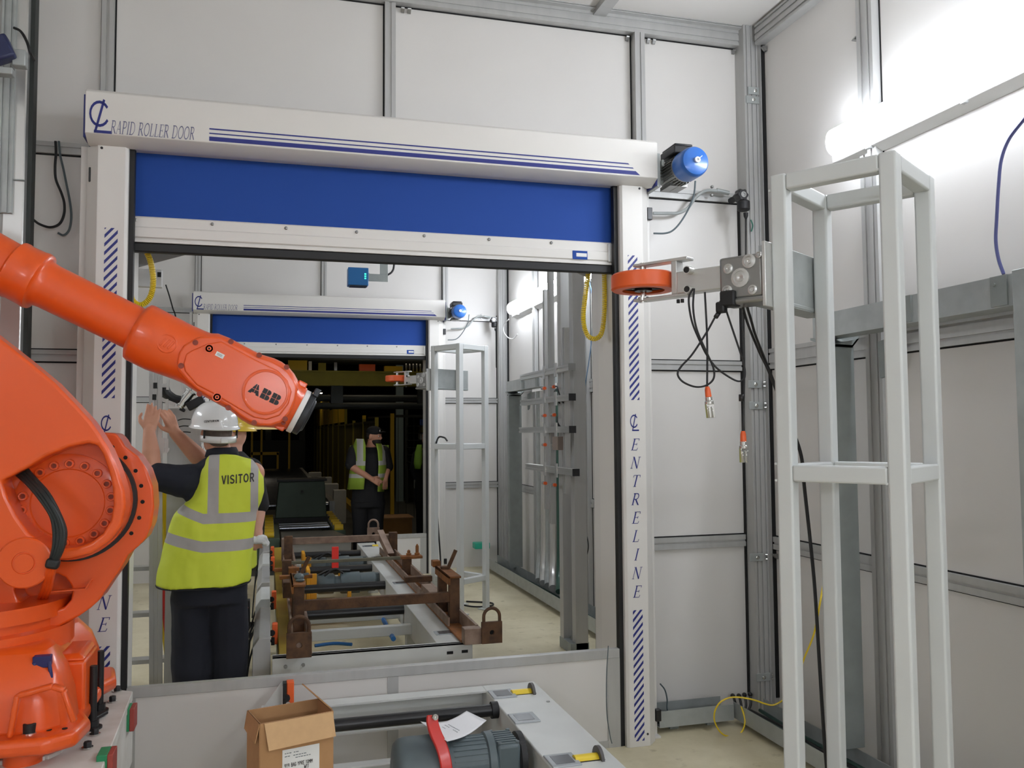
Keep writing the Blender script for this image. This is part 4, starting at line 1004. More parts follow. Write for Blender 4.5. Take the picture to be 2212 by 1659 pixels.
# ---- base plate under it
bp = thing('robot_base_plate', 'white painted steel base plate with studs and bolts under the orange robot', 'base plate', (-0.9, 3.25, 0))
M_PLATE = mat('plate_white_paint', (214, 212, 206), 0.5, noise=0.6, nscale=9, rgb2=(176, 168, 156))
mb = MB()
op = [(-1.5, 2.55), (-0.50, 2.62), (-0.462, 2.80), (-0.47, 3.10), (-0.49, 3.62), (-0.55, 3.66), (-1.5, 3.72)]
wn = [(-1.30, 3.55), (-0.62, 3.50), (-0.60, 3.15), (-0.615, 2.99), (-0.64, 2.95), (-1.30, 2.93)]
mb.prism([(x, y, 0.585) for x, y in op], (0, 0, 0.035), [[(x, y, 0.585) for x, y in wn]]); plate = mb.build('plate', M_PLATE, bp, 0.003)
mb = MB()
for (a, b) in zip(wn[2:], wn[3:]): mb.bar(V((*a, 0.625)), V((*b, 0.625)), 0.02, 0.014)
mb.build('opening_edge', M_PLATE, plate, 0.003)
mb = MB(); mb.box(-1.4, -0.56, 2.70, 3.6, 0.0, 0.50); mb.build('pedestal', M_PLATE, bp, 0.004)
mb = MB(); mb.box(-1.4, -0.50, 2.68, 3.62, 0.5, 0.56); mb.box(-0.52, -0.485, 2.66, 3.60, 0.36, 0.584); mb.build('under_frame', M_PLATE, bp, 0.003)
for px, py in ((253, 1493), (243, 1515), (205, 1586), (189, 1615)):
    c = at(px, py, Z=0.622); mb = MB()
    mb.lathe([(0.017, 0), (0.017, 0.003)], c, (0, 0, 1), 16); mb.mi = 1; mb.lathe([(0.0125, 0.003), (0.0125, 0.017), (0.011, 0.019), (0.001, 0.019)], c, (0, 0, 1), 6); mb.build('plate_bolt', [M_CHROME, M_BLACK], bp)
for px, py, h in ((200, 1573, 0.205), (215, 1536, 0.210)):
    c = at(px, py, Z=0.622); mb = MB(); mb.cyl(c, c+V((0, 0, h)), 0.0125, seg=16); st_ = mb.build('stud', M_BLACK, bp)
    mb = MB(); mb.cyl(c, c+V((0, 0, 0.006)), 0.030, seg=20); mb.cyl(c+V((0, 0, 0.006)), c+V((0, 0, 0.026)), 0.021, seg=6); mb.build('nut', M_BLACK, st_)
mb = MB(); a, b = at(180, 1563, Z=0.63), at(226, 1538, Z=0.63); mb.bar(a, b, 0.03, 0.012); mb.build('strap', M_BLACK, bp, 0.003)
# shim packs under the edge
for (px, py) in ((283, 1549), (236, 1650)):
    c = at(px, py, Y=3.48 if px > 260 else 2.92)
    mb = MB(); mb.box(c.x-0.03, c.x+0.0, c.y-0.04, c.y+0.04, c.z-0.04, c.z+0.04); mb.mi = 1; mb.box(c.x+0.0, c.x+0.016, c.y-0.04, c.y+0.04, c.z-0.04, c.z+0.04)
    mb.build('shim_pack', [M_GREEN, mat('shim_red', (150, 60, 50), 0.6)], bp, 0.002)
mb = MB(); mb.box(-0.485, -0.425, 2.75, 3.5, 0.0, 0.33); mb.build('floor_rail', M_PLATE, bp, 0.004)
# ================================================================ low panels in the doorways
def low_panel(x0, x1, y, zt, joints, label, group='low white panels across the doorways'):
    t = thing('low_panel', label, 'panel', ((x0+x1)/2, y, 0), group)
    mb = MB(); mb.box(x0, x1, y+0.006, y+0.030, 0.02, zt-0.03); mb.build('sheet', M_PANEL, t)
    mb = MB(); mb.box(x0, x1, y, y+0.04, zt-0.045, zt); mb.build('top_rail', M_ALU, t, 0.002)
    mb = MB(); mb.box(x0, x1, y+0.002, y+0.038, 0.0, 0.035); mb.build('bottom_rail', M_ALU, t)
    for a, b in joints:
        mb = MB(); mb.box(a, b, y+0.001, y+0.038, 0.0, zt-0.045); mb.build('joint_strip', M_ALU, t)
    return t
low_panel(-0.588, 1.733, 4.15, 0.489, ((0.552, 0.603), (1.665, 1.733), (-0.588, -0.55)), 'long low white panel closing the bottom of the near doorway')
low_panel(1.17, 1.733, 9.745, 0.452, ((1.665, 1.733),), 'short low white panel at the foot of the distant doorway, right of the conveyor')

# ================================================================ near conveyor end
nc = thing('conveyor', 'grey conveyor end in the foreground with windows in its right beam', 'conveyor', (0.6, 3.5, 0), 'powered conveyors')
ZT = 0.395
mb = MB()
mb.box(0.985, 1.245, 2.2, 4.055, 0.03, ZT); beam = mb.build('side_beam', M_CONV, nc, 0.006, seg=3)
def window(px, roller):
    c = at(*px, Z=ZT)
    mb = MB(); mb.box(c.x-0.055, c.x+0.055, c.y-0.06, c.y+0.06, ZT-0.001, ZT+0.006); w_ = mb.build('window_cover', mat('clear_cover', (170, 175, 178), 0.12), beam, 0.002)
    mb = MB(); mb.box(c.x-0.036, c.x+0.036, c.y-0.04, c.y+0.04, ZT+0.0062, ZT+0.0072); mb.build('window_dark', mat('smoked_window', (92, 94, 98), 0.2), w_)
    if roller:
        mb = MB(); mb.cyl((c.x+0.045, c.y, ZT-0.012), (c.x+0.135, c.y, ZT-0.012), 0.028, seg=24); r_ = mb.build('roller', M_YELLOW, beam)
        mb = MB(); mb.box(c.x+0.05, c.x+0.155, c.y-0.034, c.y+0.034, ZT-0.0005, ZT+0.0006); mb.build('slot', M_DARK, beam)
        mb = MB(); mb.cyl((c.x+0.135, c.y, ZT-0.012), (c.x+0.147, c.y, ZT-0.012), 0.052, seg=28); mb.build('roller_flange', mat('roller_flange_grey', (82, 80, 80), 0.5, 0.3), r_)
window((1085, 1500), True); window((1132, 1552), False); window((1215, 1644), True)
c = at(1184, 1516, Z=ZT); mb = MB(); mb.lathe([(0.008, 0), (0.008, 0.004), (0.001, 0.005)], c, (0, 0, 1), 10); mb.build('screw', M_STEEL, beam)
mb = MB()    # far cross member: channel open to the front
x0, x1, y0 = -0.02, 0.985, 4.02
mb.prism([(x0, y0-0.055, ZT), (x0, y0+0.03, ZT), (x0, y0+0.03, ZT-0.135), (x0, y0-0.055, ZT-0.135), (x0, y0-0.055, ZT-0.128), (x0, y0+0.022, ZT-0.128), (x0, y0+0.022, ZT-0.008), (x0, y0-0.055, ZT-0.008)], (x1-x0, 0, 0))
mb.build('cross_member', M_CONV, nc)
for z, y in ((0.245, 3.62), (0.18, 3.35)):
    mb = MB(); mb.box(0.0, 0.985, y, y+0.06, z-0.06, z); mb.build('cross_tube', M_CONV, nc, 0.006)
mb = MB(); mb.box(-0.02, 0.14, 2.2, 4.05, 0.03, 0.25); mb.build('side_beam', M_CONV, nc, 0.006)
mb = MB(); mb.cyl((0.12, 3.76, 0.372), (0.975, 3.76, 0.372), 0.0265, seg=24); sh = mb.build('drive_shaft', M_BLACKGLOSS, nc)
mb = MB(); mb.cyl((0.955, 3.76, 0.372), (0.985, 3.76, 0.372), 0.036, seg=24); mb.build('shaft_bearing', M_BLACK, sh)
# brake motor with red hand lever
mo = thing('brake_motor', 'big dark grey geared brake motor with a curved red lever in the foreground', 'motor', (0.7, 3.3, 0.0))
AXM = V((1, 0, 0)); cm = V((0, 3.27, 0.345))
def mx(x): return V((x, cm.y, cm.z))
mb = MB(); mb.lathe([(0.045, 0), (0.095, 0.010), (0.110, 0.025), (0.115, 0.05), (0.115, 0.20), (0.110, 0.205)], mx(0.450), AXM, 40); bo = mb.build('fan_hood', M_MOTOR, mo)
mb = MB(); mb.lathe([(0.09, 0.65), (0.095, 0.655), (0.095, 0.80), (0.105, 0.805), (0.107, 0.83), (0.09, 0.84)], mx(0), AXM, 36)
for i in range(30):
    a = 2*pi*i/30; d = V((0, cos(a), sin(a))); mb.bar(mx(0.672)+d*0.088, mx(0.80)+d*0.088, 0.004, 0.02, d)
mb.build('finned_body', M_MOTOR, mo)
mb = MB(); mb.box(0.835, 0.925, cm.y-0.085, cm.y+0.085, 0.16, 0.425); gbx = mb.build('gearbox', M_MOTOR, mo, 0.012)
for k in range(7):
    mb = MB(); mb.box(0.84, 0.92, cm.y-0.075+k*0.022, cm.y-0.067+k*0.022, 0.424, 0.430); mb.build('rib', M_MOTOR, gbx)
for (x, y) in ((0.846, -0.07), (0.915, -0.07), (0.915, 0.07), (0.846, 0.07)):
    mb = MB(); mb.lathe([(0.008, 0), (0.008, 0.006), (0.001, 0.007)], (x, cm.y+y, 0.426), (0, 0, 1), 8); mb.build('bolt', M_MOTOR, gbx)
mb = MB(); mb.lathe([(0.085, 0), (0.095, 0.008), (0.095, 0.03), (0.04, 0.035)], mx(0.922), AXM, 28); mb.cyl((0.925, cm.y-0.05, 0.41), (0.95, cm.y-0.05, 0.41), 0.014, seg=12); mb.build('flange_cover', M_BLACK, mo)
mb = MB(); mb.box(0.70, 0.80, cm.y-0.175, cm.y-0.085, 0.21, 0.33); mb.build('terminal_box', M_MOTOR, mo, 0.008)
for i, z in enumerate((0.245, 0.285)):
    mb = MB(); mb.cyl((0.64, cm.y-0.13, z), (0.70, cm.y-0.13, z), 0.012, seg=12); mb.build('cable_gland', M_STEEL, mo)
lev = [at(x, y, Y=Y) for x, y, Y in ((934, 1545, 3.215), (934, 1562, 3.205), (941, 1585, 3.185), (953, 1612, 3.165), (961, 1640, 3.15), (965, 1668, 3.14), (967, 1700, 3.14))]
mb = MB(); P_ = spline(lev, 6); R_ = []
for i, p in enumerate(P_):
    t_ = (P_[min(i+1, len(P_)-1)]-P_[max(i-1, 0)]).normalized(); sd = V((1, 0, 0)); sd = (sd-t_*sd.dot(t_)).normalized(); nn = t_.cross(sd)
    R_.append([p+sd*0.021+nn*0.013, p-sd*0.021+nn*0.013, p-sd*0.021-nn*0.013, p+sd*0.021-nn*0.013])
mb.loft(R_); lv = mb.build('red_lever', M_RED, mo, 0.004)
c = at(938, 1550, Y=3.19); mb = MB(); mb.lathe([(0.011, 0.0), (0.011, 0.012), (0.006, 0.012), (0.005, 0.004), (0.001, 0.004)], c, (0.25, -0.9, 0.35), 14); mb.build('lever_nut', M_CHROME, lv)
# sheet of paper lying on the motor
mb = MB(); n = 12
A, B, C_, D = at(908, 1559, Y=3.33), at(1008, 1536, Y=3.52), at(1051, 1562, Y=3.42), at(966, 1602, Y=3.14)
top = []; grid = []
for i in range(n+1):
    row = []
    for j in range(n+1):
        u_, v_ = i/n, j/n
        p = (A*(1-u_)+B*u_)*(1-v_)+(D*(1-u_)+C_*u_)*v_
        p = p+V((0, 0, -0.022*sin(pi*u_)*(1-0.3*v_)+0.01*v_*u_)); row.append(p)
    grid.append(row)
vs = [[mb.bm.verts.new(p) for p in r] for r in grid]
for i in range(n):
    for j in range(n): mb._f([vs[i][j], vs[i+1][j], vs[i+1][j+1], vs[i][j+1]])
pap = mb.build('paper_sheet', M_PAPER); md = pap.modifiers.new('thickness', 'SOLIDIFY'); md.thickness = 0.0008
tag(pap, 'curled white sheet of printed paper lying on the foreground motor', 'paper')
mb = MB()
def gp(u_, v_):
    p = (A*(1-u_)+B*u_)*(1-v_)+(D*(1-u_)+C_*u_)*v_
    return p+V((0, 0, -0.022*sin(pi*u_)*(1-0.3*v_)+0.01*v_*u_+0.0015))
for (u0, v0, v1) in ((0.30, 0.28, 0.42), (0.40, 0.20, 0.75), (0.47, 0.22, 0.70)):
    k = 8
    for i in range(k):
        if random.random() < 0.15: continue
        va, vb = v0+(v1-v0)*i/k, v0+(v1-v0)*(i+0.8)/k
        mb.poly([gp(u0, va), gp(u0, vb), gp(u0+0.018, vb), gp(u0+0.018, va)])
mb.build('print_lines', M_MOTOR, pap, recalc=False)
# cardboard box
bx = thing('cardboard_box', 'open brown cardboard box with a printed white label in the foreground', 'box', (0.10, 3.1, 0.25))
th = radians(15); ux, uy = V((cos(th), sin(th), 0)), V((-sin(th), cos(th), 0)); o = V((-0.018, 2.98, 0.25)); W_, D_, H_ = 0.245, 0.16, 0.405
Rb = Matrix((ux, uy, V((0, 0, 1)))).transposed(); tk = 0.005
def bp_(a, b, c): return o+ux*a+uy*b+V((0, 0, c))
mb = MB()
mb.obox(bp_(W_/2, 0, H_/2), (W_, tk, H_), Rb); mb.obox(bp_(W_/2, D_, H_/2), (W_, tk, H_), Rb)
mb.obox(bp_(0, D_/2, H_/2), (tk, D_, H_), Rb); mb.obox(bp_(W_, D_/2, H_/2), (tk, D_, H_), Rb); mb.obox(bp_(W_/2, D_/2, 0.004), (W_, D_, 0.006), Rb)
mb.build('carton', M_CARD, bx)
mb = MB(); mb.prism([bp_(0.012, -0.006, H_), bp_(W_-0.002, -0.006, H_), bp_(W_+0.002, -0.026, H_-0.076), bp_(0.022, -0.026, H_-0.082)], (0, -0.003, 0)); mb.build('front_flap', M_CARDLIGHT, bx)
mb = MB(); mb.prism([bp_(0.0, 0.0, H_), bp_(0.0, D_, H_), bp_(-0.012, D_-0.01, H_-0.055), bp_(-0.014, 0.0, H_-0.06)], ux*-0.003); mb.build('side_flap', M_CARD, bx)
mb = MB(); mb.prism([bp_(W_, 0.01, H_), bp_(W_, D_, H_), bp_(W_-0.062, D_-0.01, H_+0.062), bp_(W_-0.062, D_-0.035, H_+0.062)], (0.003, 0, 0.003)); mb.build('raised_flap', M_CARD, bx)
mb = MB(); mb.obox(bp_(0.135, -0.0035, H_-0.215), (0.125, 0.001, 0.235), Rb); lbx = mb.build('label', M_LABEL, bx)
mb = MB(); fr = bp_(0.135, -0.0046, H_-0.215)
def pt(a, b): return fr+ux*a+V((0, 0, b))
rnd = random.Random(3)
def microlines(z, x0, x1, h, dens=0.8):
    x = x0
    while x < x1:
        wd = rnd.uniform(0.004, 0.009)
        if rnd.random() < dens: mb.poly([pt(x, z), pt(x+wd, z), pt(x+wd, z+h), pt(x, z+h)])
        x += wd+0.002
for z, a, b in ((0.104, -0.055, -0.01), (0.094, -0.055, 0.02), (0.086, -0.045, 0.03), (0.036, -0.058, -0.045), (0.012, -0.045, 0.0), (-0.002, -0.05, 0.055), (-0.01, -0.05, 0.03), (-0.022, -0.04, 0.05)): microlines(z, a, b, 0.0022)
mb.build('small_print', M_MOTOR, lbx, recalc=False)
mb = MB()
def line(txt, a, z, h, wdt):
    tab = {}
    for c_ in txt: tab[c_] = STK.get(c_, STK[' '])
    lettering(mb, txt, pt(a, z), ux, (0, 0, 1), h, wdt, tab)
SB = 0.16
STK = {'9': (.6, [(arc(.3, .7, .2, .25, 0, 360, 10), SB), ([(.5, .7), (.4, 0)], SB)]), 'Y': (.6, [([(.05, 1), (.3, .5), (.55, 1)], SB), ([(.3, .5), (.3, 0)], SB)]), 'B': (.6, [([(.1, 0), (.1, 1), (.45, .95), (.45, .55), (.1, .5), (.52, .45), (.52, .05), (.1, 0)], SB)]),
  'A': (.6, [([(.02, 0), (.3, 1), (.58, 0)], SB), ([(.15, .35), (.45, .35)], SB)]), 'G': (.6, [([(.55, .85), (.2, 1), (.06, .5), (.2, 0), (.52, .08), (.52, .45), (.3, .45)], SB)]), 'P': (.6, [([(.1, 0), (.1, 1), (.5, .9), (.5, .55), (.1, .5)], SB)]), 'R': (.6, [([(.1, 0), (.1, 1), (.5, .9), (.5, .6), (.1, .5), (.55, 0)], SB)]),
  'E': (.55, [([(.5, 1), (.1, 1), (.1, 0), (.5, 0)], SB), ([(.1, .5), (.4, .5)], SB)]), '1': (.4, [([(.05, .8), (.2, 1), (.2, 0)], SB)]), '0': (.6, [(arc(.3, .5, .22, .46, 0, 360, 12), SB)]), 'M': (.7, [([(.08, 0), (.08, 1), (.35, .4), (.62, 1), (.62, 0)], SB)]), 'S': (.6, [([(.52, .9), (.1, .95), (.1, .55), (.5, .45), (.5, .05), (.06, .1)], SB)]),
  'O': (.6, [(arc(.3, .5, .24, .46, 0, 360, 12), SB)]), 'U': (.6, [([(.08, 1), (.08, .1), (.5, .1), (.5, 1)], SB)]), 'T': (.6, [([(.02, .95), (.58, .95)], SB), ([(.3, .95), (.3, 0)], SB)]), 'H': (.6, [([(.08, 0), (.08, 1)], SB), ([(.52, 0), (.52, 1)], SB), ([(.08, .5), (.52, .5)], SB)]), 'W': (.7, [([(.04, 1), (.2, 0), (.35, .7), (.5, 0), (.66, 1)], SB)]),
  'D': (.6, [([(.08, 0), (.08, 1), (.35, .95), (.52, .5), (.35, .05), (.08, 0)], SB)]), 'N': (.6, [([(.08, 0), (.08, 1), (.52, 0), (.52, 1)], SB)]), ' ': (.4, [])}
line('9Y9 BAG YPRE 10MM', -0.056, 0.060, 0.012, 0.095); line('SOUTH', -0.05, 0.036, 0.012, 0.03); line('W11', 0.01, 0.046, 0.012, 0.016); line('HEADSTONE S', -0.005, 0.022, 0.014, 0.064)
mb.build('label_print', M_INK, lbx, recalc=False)
mb = MB(); line('P1', 0.02, -0.05, 0.022, 0.026); mb.build('label_code', M_INK, lbx, recalc=False)
# grey stand with orange sensor and lever behind the box
st = thing('sensor_bracket', 'small steel bracket with an orange sensor on the near conveyor end beside the box', 'sensor', (0.05, 4.0, 0.40))
p = at(622, 1503, Y=3.99)
mb = MB(); mb.box(p.x-0.006, p.x+0.026, 3.985, 4.03, 0.36, p.z+0.06); mb.build('orange_body', M_ORANGE_PLASTIC, st, 0.004)
mb = MB(); mb.box(p.x-0.022, p.x-0.006, 3.975, 4.02, 0.37, p.z+0.058); mb.cyl((p.x-0.004, 3.985, p.z-0.005), (p.x-0.004, 3.965, p.z-0.005), 0.013, seg=14); mb.build('black_clip', M_BLACK, st)
mb = MB(); mb.cyl((p.x, 3.985, p.z-0.028), (p.x, 3.962, p.z-0.028), 0.010, seg=14); mb.bar((p.x+0.006, 3.96, p.z-0.045), (p.x-0.04, 3.96, p.z-0.095), 0.004, 0.012); mb.build('plug', M_CHROME, st)
mb = MB(); mb.prism([(p.x-0.025, 4.02, 0.37), (p.x-0.025, 4.02, p.z+0.055), (p.x-0.03, 4.02, p.z+0.05), (p.x-0.10, 4.02, 0.40), (p.x-0.10, 4.02, 0.37)], (0, 0.004, 0)); mb.build('side_plate', M_CONV, st)

# ================================================================ middle conveyor
mc_ = thing('conveyor', 'long grey conveyor in the far bay carrying the rusty skid', 'conveyor', (0.6, 7.0, 0), 'powered conveyors')
mb = MB(); mb.box(0.93, 1.115, 4.87, 9.5, 0.22, 0.405); rb_ = mb.build('side_beam', M_CONV, mc_, 0.004)
mb = MB(); mb.box(0.066, 0.19, 4.87, 9.5, 0.22, 0.395); mb.build('side_beam', mat('beam_yellow', (168, 140, 40), 0.5, noise=0.3), mc_, 0.004)
mb = MB(); mb.box(0.03, 1.125, 4.845, 4.87, 0.0, 0.408); mb.box(0.03, 1.125, 4.845, 4.89, 0.395, 0.408); fb = mb.build('front_plate', M_CONV, mc_, 0.002)
for px, py in ((972, 1410), (1004, 1407)):
    c = at(px, py, Y=4.845); mb = MB(); mb.box(c.x-0.018, c.x+0.018, 4.843, 4.846, c.z-0.008, c.z+0.008); mb.build('slot', M_DARK, fb)
for px, py in ((655, 1436), (617, 1440)):
    c = at(px, py, Y=4.84); mb = MB(); mb.lathe([(0.01, 0), (0.01, 0.008), (0.001, 0.008)], c, (0, -1, 0), 8); mb.build('bolt', M_STEEL, fb)
for y in (5.80, 6.32, 8.75):
    mb = MB(); mb.box(0.18, 0.935, y, y+0.06, 0.25, 0.315); mb.build('cross_tube', M_CONV, mc_, 0.005)
for y in (6.15, 7.16, 8.10, 9.13):
    mb = MB(); mb.cyl((0.18, y, 0.35), (0.945, y, 0.35), 0.034, seg=20); mb.build('drive_shaft', M_BLACKGLOSS, mc_)
for y in (5.05, 6.3, 7.55, 8.8):
    for x in (0.115, 1.02):
        mb = MB(); mb.box(x-0.05, x+0.05, y-0.05, y+0.05, 0, 0.23); mb.build('leg', M_CONV, mc_)
for y in (5.12, 6.9, 8.35, 9.2):
    mb = MB(); mb.box(0.96, 1.08, y-0.05, y+0.05, 0.4045, 0.409); w_ = mb.build('window_cover', MATS['clear_cover'], rb_, 0.001)
    mb = MB(); mb.box(0.98, 1.06, y-0.035, y+0.035, 0.409, 0.410); mb.build('window_dark', MATS['smoked_window'], w_)
    if y > 8: mb = MB(); mb.cyl((1.06, y, 0.395), (1.12, y, 0.395), 0.026, seg=16); mb.build('roller', M_YELLOW, rb_)
mb = MB(); mb.tube([at(x, y, Z=0.25) for x, y in ((828, 1338), (840, 1362), (850, 1380))], 0.017, 8, smooth=4); mb.build('blue_hose', mat('hose_blue', (40, 110, 180), 0.4), mc_)
mb = MB(); mb.tube([at(x, y, Z=0.12) for x, y in ((680, 1395), (720, 1390), (760, 1392))], 0.012, 6, smooth=4); mb.build('blue_hose', MATS['hose_blue'], mc_)
# yellow bracketed gear motors between the beams
M_YPAINT = mat('machine_yellow', (226, 160, 30), 0.45, noise=0.2)
def gear_motor(y, label):
    t = thing('gear_motor', label, 'motor', (0.55, y, 0.0), 'gear motors under the skid')
    mb = MB(); mb.box(0.315, 0.345, y-0.12, y+0.12, 0.02, 0.46); mb.box(0.345, 0.40, y-0.09, y-0.06, 0.2, 0.42); mb.box(0.30, 0.70, y-0.13, y+0.13, 0.10, 0.13); mb.box(0.655, 0.685, y-0.1, y-0.02, 0.1, 0.3); mb.build('yellow_bracket', M_YPAINT, t, 0.004)
    mb = MB(); mb.lathe([(0.075, 0), (0.085, 0.02), (0.085, 0.14), (0.06, 0.16), (0.06, 0.20)], (0.40, y, 0.32), (1, 0, 0), 24); mb.build('gearbox', M_MOTOR, t)
    mb = MB(); mb.lathe([(0.085, 0.0), (0.09, 0.01), (0.09, 0.16), (0.08, 0.165), (0.08, 0.29), (0.07, 0.30)], (0.60, y, 0.32), (1, 0, 0), 24); mb.box(0.89, 0.925, y-0.03, y+0.03, 0.32, 0.39); mb.build('motor_body', M_MOTOR, t)
    mb = MB(); mb.tube([(0.42, y-0.02, 0.40), (0.50, y-0.05, 0.44), (0.58, y-0.02, 0.43), (0.68, y, 0.42)], 0.012, 6, smooth=5); mb.tube([(0.46, y-0.08, 0.40), (0.55, y-0.06, 0.45), (0.62, y-0.05, 0.41)], 0.01, 6, smooth=5); mb.build('wiring', M_BLACK, t)
    return t
gear_motor(7.55, 'grey gear motor on a bright yellow bracket in the middle of the far conveyor')
gear_motor(8.55, 'dark grey gear motor farther along the far conveyor, behind the red post')
mb = MB(); mb.box(0.565, 0.625, 8.06, 8.09, 0.37, 0.56); tag(mb.build('red_marker', mat('signal_red', (235, 50, 40), 0.45), None, 0.003), 'upright bright red strip standing between the skid bars', 'marker')
# aluminium covered side drive with orange sensors, left of the conveyor
sd_ = thing('side_drive', 'row of grey aluminium covers with orange sensors along the left of the far conveyor', 'machine cover', (-0.03, 6.5, 0))
for y0, y1, z1, m_ in ((5.02, 5.92, 0.47, M_ALU), (6.02, 6.5, 0.50, M_CONV), (6.75, 7.55, 0.49, M_ALU), (7.65, 8.3, 0.50, M_CONV), (8.4, 9.0, 0.50, M_ALU)):
    mb = MB(); mb.prism([(-0.075, y0, 0.12), (-0.075, y0, z1-0.05), (-0.04, y0, z1), (0.02, y0, z1), (0.025, y0, 0.12)], (0, y1-y0, 0)); mb.build('cover', m_, sd_, 0.004)
for y in (5.1, 6.6, 8.1):
    mb = MB(); mb.box(-0.06, 0.02, y-0.04, y+0.04, 0.0, 0.14); mb.build('leg', M_BLACK, sd_)
for y, z in ((5.35, 0.46), (6.25, 0.49), (7.9, 0.50), (8.6, 0.50)):
    mb = MB(); mb.box(0.03, 0.062, y-0.03, y+0.03, z-0.10, z+0.02); s_ = mb.build('orange_sensor', M_ORANGE_PLASTIC, sd_, 0.006)
    mb = MB(); mb.cyl((0.03, y-0.031, z-0.03), (0.03, y-0.038, z-0.03), 0.018, seg=12); mb.box(0.025, 0.045, y-0.04, y-0.03, z-0.10, z-0.055); mb.build('sensor_plug', M_BLACK, s_)
    mb = MB(); mb.tube([(0.03, y-0.04, z-0.08), (0.0, y-0.08, z-0.05), (-0.06, y-0.12, z-0.06), (-0.10, y-0.1, z-0.2), (-0.12, y-0.15, 0.03)], 0.006, 6, smooth=5); mb.build('sensor_cable', M_BLACK, s_)
t = thing('junction_block', 'black junction block with three orange plugs standing left of the far conveyor', 'junction box', (-0.14, 6.2, 0))
mb = MB(); mb.box(-0.17, -0.11, 6.16, 6.24, 0.30, 0.47); mb.cyl((-0.14, 6.2, 0.0), (-0.14, 6.2, 0.30), 0.012, seg=8); mb.build('block', M_BLACK, t, 0.006)
for z in (0.345, 0.385, 0.425):
    mb = MB(); mb.cyl((-0.14, 6.165, z), (-0.14, 6.13, z), 0.019, seg=12); mb.build('orange_plug', M_ORANGE_PLASTIC, t)
for i in range(5):
    pth = [(-0.14+0.02*i, 6.14, 0.33), (-0.20+0.02*i, 6.1, 0.18), (-0.26+0.03*i, 6.15, 0.03), (-0.32+0.03*i, 6.3+0.05*i, 0.012), (-0.25-0.03*i, 6.6, 0.012)]
    mb = MB(); mb.tube(pth, 0.008, 6, smooth=5); mb.build('lead', M_BLACK, t)
cable('cable', [(-0.35, 5.6, 0.01), (-0.2, 5.75, 0.01), (-0.05, 5.6, 0.012), (-0.15, 5.4, 0.01), (-0.3, 5.45, 0.012), (-0.4, 5.8, 0.01), (-0.2, 6.0, 0.01)], 'black cable lying in a tangle on the floor left of the far conveyor', 0.007)

# ================================================================ rusty skid
sk = thing('skid', 'rusty brown steel carrier skid with lifting eyes on the far conveyor', 'skid', (0.62, 6.5, 0.41))
def rbox(name, x0, x1, y0, y1, z0, z1, m_=M_RUST, par=sk, bev=0.003):
    mb = MB(); mb.box(x0, x1, y0, y1, z0, z1); return mb.build(name, m_, par, bev)
for x0, m_ in ((1.055, M_RUST), (0.135, M_RUST)):     # runners: angle with an upright web
    mb = MB(); mb.box(x0, x0+0.10, 4.83, 8.55, 0.412, 0.424); mb.mi = 1; mb.box(x0+0.085, x0+0.10, 4.83, 8.55, 0.424, 0.505); mb.box(x0, x0+0.012, 5.2, 8.55, 0.424, 0.475)
    mb.build('runner', [M_RUSTORANGE, M_RUSTPALE], sk)
def lifting_eye(xc, y, z0, s=1.0, m_=M_RUST):
    w_, h_ = 0.118*s, 0.12*s
    mb = MB(); n = 12
    o_ = [(xc-w_/2, y, z0), (xc+w_/2, y, z0), (xc+w_/2, y, z0+h_), (xc-w_/2, y, z0+h_)]
    hl = [(xc+0.014*s*cos(2*pi*i/n), y, z0+h_*0.5+0.014*s*sin(2*pi*i/n)) for i in range(n)]
    mb.prism(o_, (0, 0.022, 0), [hl]); e_ = mb.build('lifting_plate', m_, sk, 0.002)
    mb = MB(); r_ = 0.046*s; pth = [V((xc-r_, y+0.011, z0+h_))]+[V((xc+r_*cos(radians(a)), y+0.011, z0+h_+0.028*s+r_*sin(radians(a)))) for a in range(180, -1, -15)]+[V((xc+r_, y+0.011, z0+h_))]
    mb.tube(pth, 0.0095*s, 8); mb.build('hoop', m_, e_)
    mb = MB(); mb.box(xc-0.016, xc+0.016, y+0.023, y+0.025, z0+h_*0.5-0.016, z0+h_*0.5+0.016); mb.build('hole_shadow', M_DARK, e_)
lifting_eye(1.215, 4.745, 0.415); lifting_eye(0.165, 4.745, 0.415, 1.1); lifting_eye(0.985, 8.45, 0.56, 1.0, M_RUSTPALE)
rbox('end_block', 1.06, 1.16, 4.76, 4.84, 0.413, 0.50, M_RUSTPALE)
rbox('end_block', 0.14, 0.20, 4.76, 4.84, 0.413, 0.50, M_RUSTPALE)
for x0 in (1.082, 0.15):
    rbox('post', x0, x0+0.062, 5.27, 5.33, 0.42, 0.70)
    rbox('post', x0, x0+0.055, 5.62, 5.68, 0.42, 0.70)
    mb = MB(); mb.box(x0-0.012, x0+0.068, 5.25, 5.70, 0.70, 0.712); mb.box(x0-0.012, x0, 5.25, 5.70, 0.66, 0.712); mb.build('top_channel', M_RUSTORANGE, sk, 0.002)
    rbox('stop_block', x0-0.02, x0+0.03, 5.72, 5.80, 0.70, 0.74, M_RUSTORANGE)
    mb = MB(); mb.bar((x0+0.05, 5.56, 0.72), (x0+0.10, 5.56, 0.83), 0.016, 0.022); mb.bar((x0, 5.56, 0.722), (x0+0.055, 5.56, 0.722), 0.03, 0.012); mb.build('handle', M_RUST, sk)
rbox('cross_bar', 0.20, 1.085, 5.28, 5.32, 0.552, 0.612)
rbox('cross_bar', 0.22, 1.02, 8.18, 8.22, 0.580, 0.640, M_RUSTPALE)
mb = MB(); mb.box(0.12, 1.20, 7.18, 7.21, 0.548, 0.572); mb.build('thin_bar', mat('old_galvanised', (112, 108, 90), 0.7, noise=0.5), sk, 0.002)
